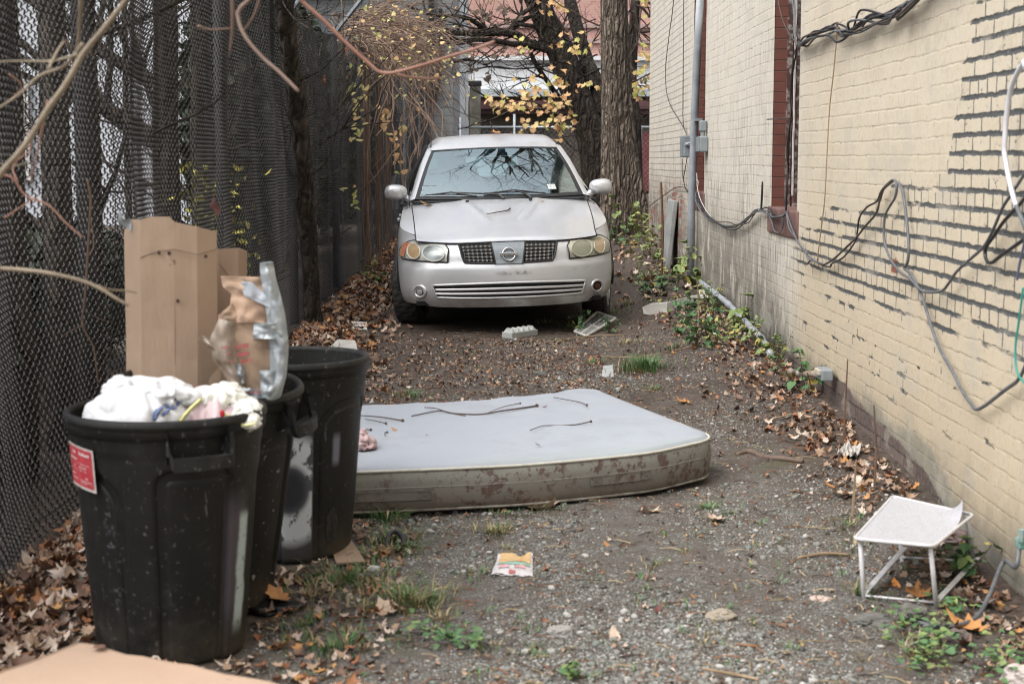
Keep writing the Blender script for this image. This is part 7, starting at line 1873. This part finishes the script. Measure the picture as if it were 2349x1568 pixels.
    m = MB(); m.rbox(v + Vector((.02, 0, .01)), (.06, .05, .035), .008); m.tube([v + Vector((0, -.02, .02)), v + Vector((0, -.02, .06))], .012, 8); m.build('valve', simple('corroded_valve', (.32, .35, .34), (.08, .22, .18), 30, .5), t, True)
litter()
# ================================================================ fallen leaves, grit, sticks, grass and weeds
LM = [leafmat('litter_tan', (.27, .17, .11), (.40, .28, .19)), leafmat('litter_brown', (.12, .065, .042), (.20, .115, .075)), leafmat('litter_rust', (.25, .095, .04), (.36, .16, .065)), leafmat('litter_orange', (.40, .19, .06), (.48, .27, .10)), leafmat('litter_pale', (.46, .36, .28), (.58, .48, .40)), leafmat('litter_dark', (.05, .028, .02), (.095, .055, .04))]
LP = [leaf_np(MAPLE, .5, .35, .3), leaf_np(OAK, .7, .3, -.4), leaf_np(MAPLE, -.6, .5, .4), leaf_np(OVAL, .8, .6, .5), leaf_np(OAK, -.5, .5, .6), leaf_np(MAPLE, .9, .1, -.6)]
nr = np.random.default_rng(42)
# keep leaf litter off the big things
def blocked(x, y):
    for b, r in ((B1, .25), (B2, .24), (B3, .24)):
        if (x - b.x) ** 2 + (y - b.y) ** 2 < r * r: return True
    if -.85 < x - (11.6 - y) * .055 < .85 and 11.9 < y < 16: return True
    u = (x - .87) * -.891 + (y - 6.62) * -.454; v = (x - .87) * -.35 + (y - 6.62) * .937
    if -.12 < u < 1.95 and -.10 < v < 1.38: return True
    return False
def litter_layer(name, regions, wts, label, tilt=.55):
    pos, sz = [], []
    for (n, f, s0, s1) in regions:
        k = 0; tries = 0
        while k < n and tries < n * 6:
            tries += 1; x, y = f()
            if x < -1.62 or x > 1.63 or blocked(x, y): continue
            s = nr.uniform(s0, s1); pos.append((x, y, gz_b(x, y) + s * nr.uniform(.12, .35))); sz.append(s); k += 1
    n = len(pos); pos = np.array(pos)
    o = scatter_np(LP, pos, (nr.uniform(0, 6.3, n), np.abs(nr.normal(0, tilt, n)), nr.uniform(0, 6.3, n)), np.array(sz), nr.choice(6, n, p=wts), name, LM)
    return tag(o, label, 'leaves', kind='stuff')
U = lambda a, b: float(nr.uniform(a, b))
def left_strip():
    y = U(7.8, 22); w = interp(y, [7.5, 9, 12, 18, 22], [.35, .62, .62, .6, .5]); return (-1.62 + abs(float(nr.normal(0, .5))) * w, y)
def corner_pile(): return (-1.62 + abs(float(nr.normal(0, .26))), U(3.9, 6.6))
def corner_floor(): return (U(-1.45, -.35), U(3.9, 5.9))
def right_strip():
    y = U(4.2, 12.5); w = interp(y, [4, 6, 8, 12], [.22, .22, .32, .42]); return (1.63 - abs(float(nr.normal(0, .75))) * w, y)
def lane(): return (U(-1.4, 1.5), 4 + 9 * U(0, 1) ** 1.2)
def mid(): return (U(-1.3, .6), U(8.3, 11.4))
def far(): return (U(-1.5, 1.55), U(13, 26))
litter_layer('leaf_litter', [(3300, left_strip, .04, .09)], (.27, .31, .19, .08, .08, .07), 'thick drift of brown and orange leaves along the mesh fence')
litter_layer('leaf_litter', [(1250, corner_pile, .035, .078), (700, corner_floor, .02, .05)], (.24, .30, .16, .05, .21, .04), 'brown and bleached leaves heaped by the near bins')
litter_layer('leaf_litter', [(1300, right_strip, .022, .058)], (.30, .33, .09, .03, .15, .10), 'brown leaves gathered along the foot of the brick wall')
litter_layer('leaf_litter', [(1500, lane, .010, .028), (2200, mid, .012, .036), (900, far, .05, .10)], (.30, .34, .10, .05, .12, .09), 'scattered leaf scraps trodden into the lane', .3)

# grit: real small stones
def grit():
    ico = [(0, 0, 1)] + [(math.cos(a) * .894, math.sin(a) * .894, .447) for a in np.arange(5) * 2 * PI / 5] + [(math.cos(a) * .894, math.sin(a) * .894, -.447) for a in np.arange(5) * 2 * PI / 5 + PI / 5] + [(0, 0, -1)]
    F = [(0, 1, 2), (0, 2, 3), (0, 3, 4), (0, 4, 5), (0, 5, 1), (1, 6, 2), (2, 7, 3), (3, 8, 4), (4, 9, 5), (5, 10, 1), (2, 6, 7), (3, 7, 8), (4, 8, 9), (5, 9, 10), (1, 10, 6), (11, 7, 6), (11, 8, 7), (11, 9, 8), (11, 10, 9), (11, 6, 10)]
    protos = []
    for k in range(5):
        V = np.array(ico) * (1 + nr.uniform(-.28, .28, (12, 1))); V = V * np.array([1, nr.uniform(.6, .95), nr.uniform(.4, .65)]); protos.append((V * .5, np.array(F)))
    mats = [simple('grit_grey', (.17, .168, .152), (.26, .258, .235), 300, .9), simple('grit_pale', (.34, .335, .31), (.45, .44, .41), 300, .9), simple('grit_dark', (.07, .066, .06), (.12, .11, .10), 300, .9), simple('grit_green', (.15, .165, .145), (.22, .24, .215), 300, .9), simple('grit_brown', (.14, .09, .065), (.21, .14, .10), 300, .9)]
    def run(N, big, name, label):
        pos, sz = [], []; tries = 0
        while len(pos) < N and tries < N * 14:
            tries += 1; y = 3.85 + 7.6 * U(0, 1) ** 1.6; x = U(-1.45, 1.6)
            d = clamp(1.25 - abs(x - .35) / 1.15) * interp(y, [3.9, 5.5, 8, 11], [1, .9, .7, .45]); d *= clamp(.55 + 1.5 * nz(x * 1.1, y * 1.1, 4) + .8 * nz(x * 3.3, y * 3.3, 7), .06, 1)
            if U(0, 1) > d or blocked(x, y): continue
            s = (.0045 + .0065 * U(0, 1) ** 2.2) if not big else (.010 + .022 * U(0, 1) ** 2.5); pos.append((x, y, gz_b(x, y) + s * .12)); sz.append(s)
        n = len(pos); o = scatter_np(protos, np.array(pos), (nr.uniform(0, 6.3, n), nr.uniform(0, .5, n), nr.uniform(0, 6.3, n)), np.array(sz) * 1.15, nr.choice(5, n, p=(.42, .16, .16, .18, .08)), name, mats); tag(o, label, 'gravel', kind='stuff')
    run(56000, False, 'gravel', 'fine grey grit strewn over the lane'); run(1900, True, 'gravel', 'larger loose chips of stone among the fine grit')
grit()

# fine trash of the soil: needle bits and twiglets
def crumbs():
    m = MB(); rg = random.Random(88)
    for k in range(2600):
        y = 4 + 8.5 * rg.random() ** 1.4; x = rg.uniform(-1.4, 1.55)
        if blocked(x, y): continue
        a = rg.uniform(0, 6.3); L = rg.uniform(.02, .09); z = gz_b(x, y) + .005; c = rg.uniform(-.4, .4)
        m.tube([(x, y, z), (x + math.cos(a) * L * .5, y + math.sin(a) * L * .5, z + .004), (x + math.cos(a + c) * L, y + math.sin(a + c) * L, z)], rg.uniform(.0009, .0022), 3, rg.choice([0, 0, 1, 2]), cap=False)
    o = m.build('debris', [M_twig, simple('straw_bits', (.34, .25, .13), (.42, .33, .19), 30, .8), simple('rust_needles', (.20, .075, .035), (.28, .12, .055), 30, .8)]); tag(o, 'small dry twig bits and straw littering the soil', 'debris', kind='stuff')
crumbs()

def stick(pts, r, lab, mat=None, lift=.008):
    m = MB(); P = spline([onG(x, y) + Vector((0, 0, lift + .004 * math.sin(i * 2.3))) for i, (x, y) in enumerate(pts)], 5); k = len(P)
    m.tube(P, [r * (.55 + .45 * math.sin(PI * (.15 + .7 * i / k))) * (1 + .2 * nz(i * .5, r * 900)) for i in range(k)], 7); solo('stick', m, mat or M_twig, lab, 'stick', smooth=True)
M_tanst = simple('tan_stick', (.22, .15, .085), (.32, .235, .15), 20, .8)
stick([(1690, 1046), (1720, 1040), (1752, 1050), (1790, 1056), (1842, 1062)], .013, 'thick crooked brown stick on the soil between mattress and wall', simple('brown_bark_stick', (.10, .065, .05), (.16, .11, .085), 20, .8))
stick([(1830, 1284), (1890, 1276), (1950, 1274)], .006, 'pale tan stick left of the white wire table', M_tanst); stick([(1760, 968), (1800, 958), (1850, 945), (1870, 938)], .005, 'tan stick near the drift of leaves below the pipe stub', M_tanst); stick([(1790, 1010), (1830, 1020), (1870, 1032)], .004, 'dark stick pointing at the white paper'); stick([(1245, 920), (1290, 905), (1330, 912), (1360, 890)], .010, 'gnarled root like stick behind the mattress'); stick([(1610, 1538), (1650, 1548), (1700, 1552), (1740, 1566)], .005, 'brown stick at the bottom of the lane', M_tanst); stick([(1690, 1482), (1740, 1490)], .004, 'rusty brown stick bit on the grit', simple('rusty_stick', (.25, .13, .06), None, rough=.8)); stick([(535, 1560), (570, 1520), (588, 1500)], .007, 'dark stick at the foot of the front bin'); stick([(630, 1440), (650, 1405)], .004, 'grey stick standing out of the leaves by the bins'); stick([(1240, 790), (1330, 776), (1440, 768)], .004, 'long straw coloured stem on the soil before the car', M_tanst); stick([(1380, 820), (1470, 822), (1540, 806), (1640, 786)], .004, 'thin dry stem across the soil towards the pipe', M_tanst)

# named leaves lying in the open
for x, y, kd, s, mt, lab in ((1250, 1172, MAPLE, .15, M_ltan, 'big tan curled leaf against the mattress side'), (1485, 1180, MAPLE, .11, M_ltan, 'pale tan leaf pair on the grit before the mattress corner'), (1635, 1195, MAPLE, .10, M_ltan, 'pale tan leaf on the grit right of the mattress corner'), (1395, 1255, OVAL, .05, M_lor, 'bright orange leaf on the grit'), (1600, 1380, OVAL, .06, M_lor, 'orange leaf on the grit towards the table'), (1510, 1403, OVAL, .05, M_ldark, 'dark red leaf on the grit'), (1925, 1140, MAPLE, .12, M_ltan, 'large pale maple leaf left of the wire table'), (1905, 1118, OVAL, .06, M_lor, 'orange leaf above the large pale maple leaf'), (2055, 1346, OVAL, .06, leafmat('bright_orange_leaf', (.62, .20, .04), (.70, .34, .10)), 'bright orange leaf under the white wire table'), (2105, 1365, MAPLE, .10, M_lor, 'brown leaf under the white wire table'), (2210, 1445, MAPLE, .14, M_lor, 'big orange brown leaf beside the ground cable'), (1690, 940, OVAL, .06, M_ldark, 'dark red leaf between mattress and pipe stub'), (1565, 925, MAPLE, .09, M_lor, 'tan leaf behind the mattress corner'), (1180, 880, MAPLE, .08, M_ltan, 'pale star shaped leaf behind the mattress'), (1410, 1465, OVAL, .07, M_ltan, 'pale leaf low on the grit'), (885, 1402, OAK, .09, M_ltan, 'pale oak leaf on the grassy grit'), (640, 1490, OAK, .09, M_lor, 'brown oak leaf near the cardboard corner'), (1075, 1485, OAK, .06, M_ltan, 'pale curled leaf beside the clover'), (1975, 1095, OAK, .13, M_lbrown, 'brown crumpled leaf above the white paper'), (2230, 1390, MAPLE, .13, leafmat('grey_leaf', (.30, .27, .25), (.38, .35, .33)), 'grey withered leaf behind the ground cable')):
    flat_leaf(kd, onG(x, y), s, x * .37, mt, lab, .3, .5, .3)

# grass ------------------------------------------------------------------------------
def blades_np(tufts, mats, name, label, cat='grass', stuff=True, seed=0):
    r2 = np.random.default_rng(seed); V, F, Mi = [], [], []; o = 0
    for (x, y, z, n, rad, h, wts, droop) in tufts:
        for i in range(n):
            a = r2.uniform(0, 6.3); d = abs(r2.normal(0, rad)); bx, by = x + d * math.cos(a), y + d * math.sin(a); L = h * r2.uniform(.5, 1.15); ld = r2.uniform(.25, 1.0) * droop; la = a + r2.normal(0, .7); w = r2.uniform(.002, .0042)
            px, py = -math.sin(la) * w, math.cos(la) * w
            zz = gz_b(bx, by) if stuff else z
            for k, f in enumerate((0, .4, .75, 1.0)):
                out = L * ld * f * f; up_ = L * (f - .45 * ld * f * f); c = (bx + math.cos(la) * out, by + math.sin(la) * out, zz + up_); ww = 1 - .9 * f
                V += [(c[0] + px * ww, c[1] + py * ww, c[2]), (c[0] - px * ww, c[1] - py * ww, c[2])]
            F += [(o + 2 * k, o + 2 * k + 1, o + 2 * k + 3, o + 2 * k + 2) for k in range(3)]; m = r2.choice(len(mats), p=wts); Mi += [m] * 3; o += 8
    V = np.array(V)
    if stuff: ob = np_mesh(name, V, np.array(F), mats, np.array(Mi)); tag(ob, label, cat, kind='stuff')
    else:
        c = np.array([tufts[0][0], tufts[0][1], tufts[0][2]]); ob = np_mesh(name, V - c, np.array(F), mats, np.array(Mi)); ob.location = c; tag(ob, label, cat)
    return ob
GM = [leafmat('fresh_grass', (.065, .155, .045), (.11, .22, .07)), leafmat('olive_grass', (.12, .125, .04), (.18, .17, .065)), leafmat('straw_grass', (.33, .25, .12), (.44, .35, .19)), leafmat('rust_grass', (.22, .085, .04), (.32, .14, .07))]
T = []
def tuft(px, py, n, rad, h, w, dr=1.25): p = onG(px, py); T.append((p.x, p.y, p.z, n, rad, h, w, dr))
g1, g2, g3 = (.72, .16, .10, .02), (.50, .26, .22, .02), (.18, .26, .54, .02)
for a in ((890, 1192, 90, .05, .09, g1), (905, 1240, 130, .07, .07, g2), (870, 1275, 120, .08, .05, g3), (925, 1262, 80, .06, .06, g1), (800, 1330, 130, .09, .07, g1), (760, 1345, 90, .07, .05, g2), (930, 1375, 200, .075, .075, g2), (960, 1385, 120, .07, .06, g3), (860, 1345, 90, .1, .05, g3), (700, 1370, 90, .09, .05, g3), (830, 1390, 90, .09, .04, g3), (760, 1485, 100, .07, .05, g1), (800, 1470, 60, .05, .05, g1), (1010, 1420, 60, .07, .04, g3), (690, 1435, 70, .06, .04, g2), (1130, 1222, 80, .05, .05, g3), (1140, 1218, 40, .03, .04, g1), (1245, 1175, 40, .06, .03, g1), (1160, 1180, 50, .08, .03, g1), (940, 912, 70, .06, .07, g1), (1500, 890, 60, .08, .04, g2), (1360, 830, 50, .06, .05, g1), (1540, 800, 70, .15, .06, g2), (1440, 790, 80, .15, .05, g3), (1600, 1080, 30, .04, .03, g1), (1620, 1165, 60, .05, .03, g1), (1680, 1175, 30, .05, .03, g1), (1980, 1370, 70, .04, .06, g2), (1960, 1255, 40, .05, .05, g3), (1950, 1210, 40, .06, .04, g2), (2100, 1500, 90, .07, .06, g3), (1480, 640, 120, .15, .12, g2), (1440, 700, 100, .15, .08, g3), (1400, 720, 80, .12, .07, g2), (1560, 700, 120, .15, .10, g2), (1250, 740, 40, .10, .06, g3), (1320, 750, 70, .1, .09, g2), (1650, 750, 90, .12, .08, g2), (1280, 780, 40, .08, .03, g1), (1830, 830, 50, .1, .05, g2), (860, 650, 60, .1, .08, g1), (1450, 560, 60, .15, .12, g1)): tuft(*a)
rgx = random.Random(5)
for k in range(90): tuft(rgx.uniform(650, 2200), rgx.uniform(1180, 1560), 9, .03, .03, rgx.choice([g1, g2, g3]))
blades_np(T, GM, 'grass', 'thin green and straw coloured grass sprouting through the grit', seed=3)
p = onG(1480, 850); blades_np([(p.x, p.y, p.z, 420, .09, .13, (.86, .10, .02, .02), 1.0), (p.x - .02, p.y - .06, p.z - .005, 260, .14, .05, (.0, .05, .25, .70), 1.5)], GM, 'grass_tuft', 'bright green grass tuft with rusty dead blades around it', stuff=False, seed=9)

# broad-leaved weeds ------------------------------------------------------------------
WG = [leafmat('weed_green', (.14, .20, .06), (.22, .29, .10)), leafmat('weed_lime', (.22, .27, .08), (.32, .36, .13)), leafmat('weed_deep_green', (.06, .145, .05), (.105, .20, .08)), leafmat('weed_yellowing', (.33, .27, .06), (.44, .36, .10))]
HEART = [(0, 0), (.20, -.06), (.38, .10), (.38, .34), (.22, .66), (0, 1.0), (-.22, .66), (-.38, .34), (-.38, .10), (-.20, -.06)]
def weed(seed, h, nst, lsz, mat, kind=HEART, yell=.12):
    rg = random.Random(seed); root = thing('weed', 'leafy weed', 'weed'); st = MB(); lv = MB()
    for s in range(nst):
        a = rg.uniform(0, 6.3); ln = rg.uniform(.1, .5); k = 5; pts = [Vector((rg.uniform(-.02, .02), rg.uniform(-.02, .02), -.02))]; hh = h * rg.uniform(.55, 1.1); d = Vector((math.cos(a) * ln, math.sin(a) * ln, 1))
        for i in range(k): d = (d + Vector((rg.uniform(-.2, .2), rg.uniform(-.2, .2), -.06))).normalized(); pts.append(pts[-1] + d * hh / k)
        st.tube(pts, [.0035 * (1 - .13 * i) for i in range(k + 1)], 4, cap=False)
        for i in range(2, k + 1):
            for q in range(2):
                V, F = leaf_np(kind, rg.uniform(.1, .5), rg.uniform(.1, .35), rg.uniform(-.3, .3)); sz = lsz * rg.uniform(.45, 1.0); az = rg.uniform(0, 6.3); Mx = Matrix.Rotation(az, 3, 'Z') @ Matrix.Rotation(rg.uniform(-.9, .25), 3, 'X')
                lv.add([pts[i] + Mx @ (Vector(v) + Vector((0, .62, 0))) * sz for v in V], [tuple(f) for f in F], 1 if rg.random() < yell else 0)
    st.build('stem', M_twig if seed % 2 else GM[1], root, smooth=False); lv.build('leaves', [WG[mat], WG[3]], root)
    return root
protos = [weed(1, .40, 4, .075, 0), weed(2, .55, 4, .09, 1, OVAL, .2), weed(3, .22, 4, .06, 2, HEART, .05), weed(4, .30, 3, .10, 0, HEART, .15), weed(5, .15, 4, .05, 2, MAPLE, .03), weed(6, .34, 3, .10, 1, OVAL, .25)]
spots = [(1440, 545, 0, 1.5, 'tall weed clump at the foot of the furrowed tree'), (1415, 560, 2, 1.6, 'low weed between the car wing and furrowed tree'), (1490, 560, 0, 1.3, 'leafy weed at the far corner of the brick wall'), (1470, 625, 1, 1.0, 'yellow green weed leaning out towards the car mirror side'), (1500, 640, 5, 1.0, 'lanky pale weed in the thick of the wall weeds'), (1538, 585, 0, 1.2, 'weed in front of the leaning grey slab'), (1572, 590, 1, 1.3, 'tall drooping weed against the conduit pipe'), (1588, 640, 3, 1.5, 'broad leaved weed at the foot of the conduit pipe'), (1550, 660, 1, .9, 'lime green weed above the crushed carton'), (1520, 668, 4, 1.3, 'low dark weed left of the crushed carton'), (1610, 660, 3, 1.2, 'weed with big leaves over the conduit start'), (1580, 725, 4, 1.4, 'fine leaved low weed below the crushed carton'), (1640, 735, 0, .9, 'weed growing through the conduit bend'), (1625, 700, 5, .8, 'pale weed behind the white carton piece'), (1690, 760, 3, 1.1, 'weed with one big leaf beside the long conduit'), (1660, 790, 5, .9, 'pale weed in the leaf drift below the conduit'), (1600, 800, 2, 1.1, 'small dark weed at the edge of the bare soil'), (1560, 770, 2, 1.0, 'small weed nearest the car on the bare soil'), (1715, 800, 0, .7, 'small weed at the lower end of the conduit'), (1775, 815, 3, .8, 'weed with round leaves touching the wall foot'), (1800, 835, 5, .6, 'small pale weed in the leaves above the pipe stub'), (1835, 838, 0, .6, 'little weed close to the pipe stub'), (1887, 900, 2, 1.2, 'bright weed at the wall just past the pipe stub'), (868, 655, 3, .9, 'light green weed in the leaf drift by the car tyre'), (845, 640, 0, .7, 'small weed against the drift beside the front tyre'), (1325, 762, 2, .9, 'dark weed beside the vent panel'), (1345, 740, 5, .7, 'spindly weed with one limp leaf by the bumper'), (1400, 765, 2, .7, 'low weed on the far side of the vent panel'), (2215, 1330, 4, 1.15, 'leafy green plant at the back leg of the wire table'), (2195, 1320, 3, .55, 'small rounded plant tucked beside the wire table leg'), (1665, 720, 2, 1.0, 'dark weed in the bend of the conduit'), (1480, 680, 4, 1.2, 'low weed beside the front tyre on the wall side'), (1630, 770, 4, 1.2, 'fine dark weed among leaves under the pale weed'), (1510, 600, 3, 1.0, 'weed with broad leaves before the far wall bay')]
used = set()
for i, (px, py, k, sc, lab) in enumerate(spots):
    p = onG(px, py)
    if p.x > 1.6: p.x = 1.58
    if k not in used: r_ = protos[k]; used.add(k); r_.location = p; r_.rotation_euler = (0, 0, i * 1.7); r_.scale = (sc,) * 3; r_['label'] = lab
    else: r_ = dup(protos[k], p, (0, 0, i * 1.7), lab, sc)
    r_['group'] = 'weeds along the lane'
# bare dry stems standing by the wall
for i, (px, py, hh, lab) in enumerate(((2005, 1130, .36, 'dry upright stem close to the wall above the wire table'), (1935, 1010, .38, 'dry upright stem beside the pipe fitting'), (1600, 770, .40, 'straw coloured upright stem among the weeds'), (1955, 1185, .22, 'pale dry stem standing in front of the white paper'), (1855, 905, .12, 'short dry stem left of the pipe fitting'))):
    p = onG(px, py); p.x = min(p.x, 1.6); m = MB(); m.tube([p - Vector((0, 0, .02)), p + Vector((.01, .02, hh * .5)), p + Vector((-.01 + .02 * (i % 2), .0, hh))], [.006, .005, .003], 5); solo('dead_weed', m, M_tanst if i in (2, 3) else M_vine2, lab, 'plant stem')
# ground ivy and clover at the near foot of the wall
def cover(spots_, n, name, label, seed, mats, sz, wts):
    r2 = np.random.default_rng(seed); pos = []
    for k in range(n):
        px, py, sx, sy = spots_[k % len(spots_)]; q = onG(px + r2.normal(0, sx), py + r2.normal(0, sy)); 
        if q.x > 1.62: continue
        pos.append((q.x, q.y, gz_b(q.x, q.y) + r2.uniform(.01, .05)))
    n = len(pos); L = [leaf_np(HEART, .2, .2), leaf_np(HEART, -.2, .25, .2), leaf_np([(x * 1.3, y) for x, y in HEART], .3, .1)]
    tag(scatter_np(L, np.array(pos), (r2.uniform(0, 6.3, n), np.abs(r2.normal(0, .4, n)), r2.uniform(0, 6.3, n)), r2.uniform(.6, 1.25, n) * sz, r2.choice(len(mats), n, p=wts), name, mats), label, 'ground cover', kind='stuff')
cover([(2135, 1500, 45, 16), (2160, 1480, 30, 14), (2290, 1500, 40, 25), (2080, 1450, 40, 14), (2180, 1410, 30, 10), (2320, 1540, 30, 20), (2110, 1530, 30, 12)], 280, 'ground_cover', 'bright green ground ivy at the near foot of the wall', 4, [WG[2], WG[0]], .026, (.6, .4))
cover([(980, 1450, 40, 12), (1040, 1470, 30, 10), (1090, 1490, 20, 8), (1310, 1560, 10, 5)], 120, 'ground_cover', 'small clover leaves on the grit below the mattress', 5, [WG[2], WG[0]], .024, (.7, .3))
cover([(1560, 690, 40, 30), (1500, 640, 30, 25), (1600, 740, 40, 25), (1660, 780, 35, 18), (1600, 640, 20, 25), (1450, 550, 20, 10)], 300, 'ground_cover', 'tangle of small green leaves under the wall weeds', 6, [WG[0], WG[2], WG[1], WG[3]], .042, (.42, .2, .26, .12))
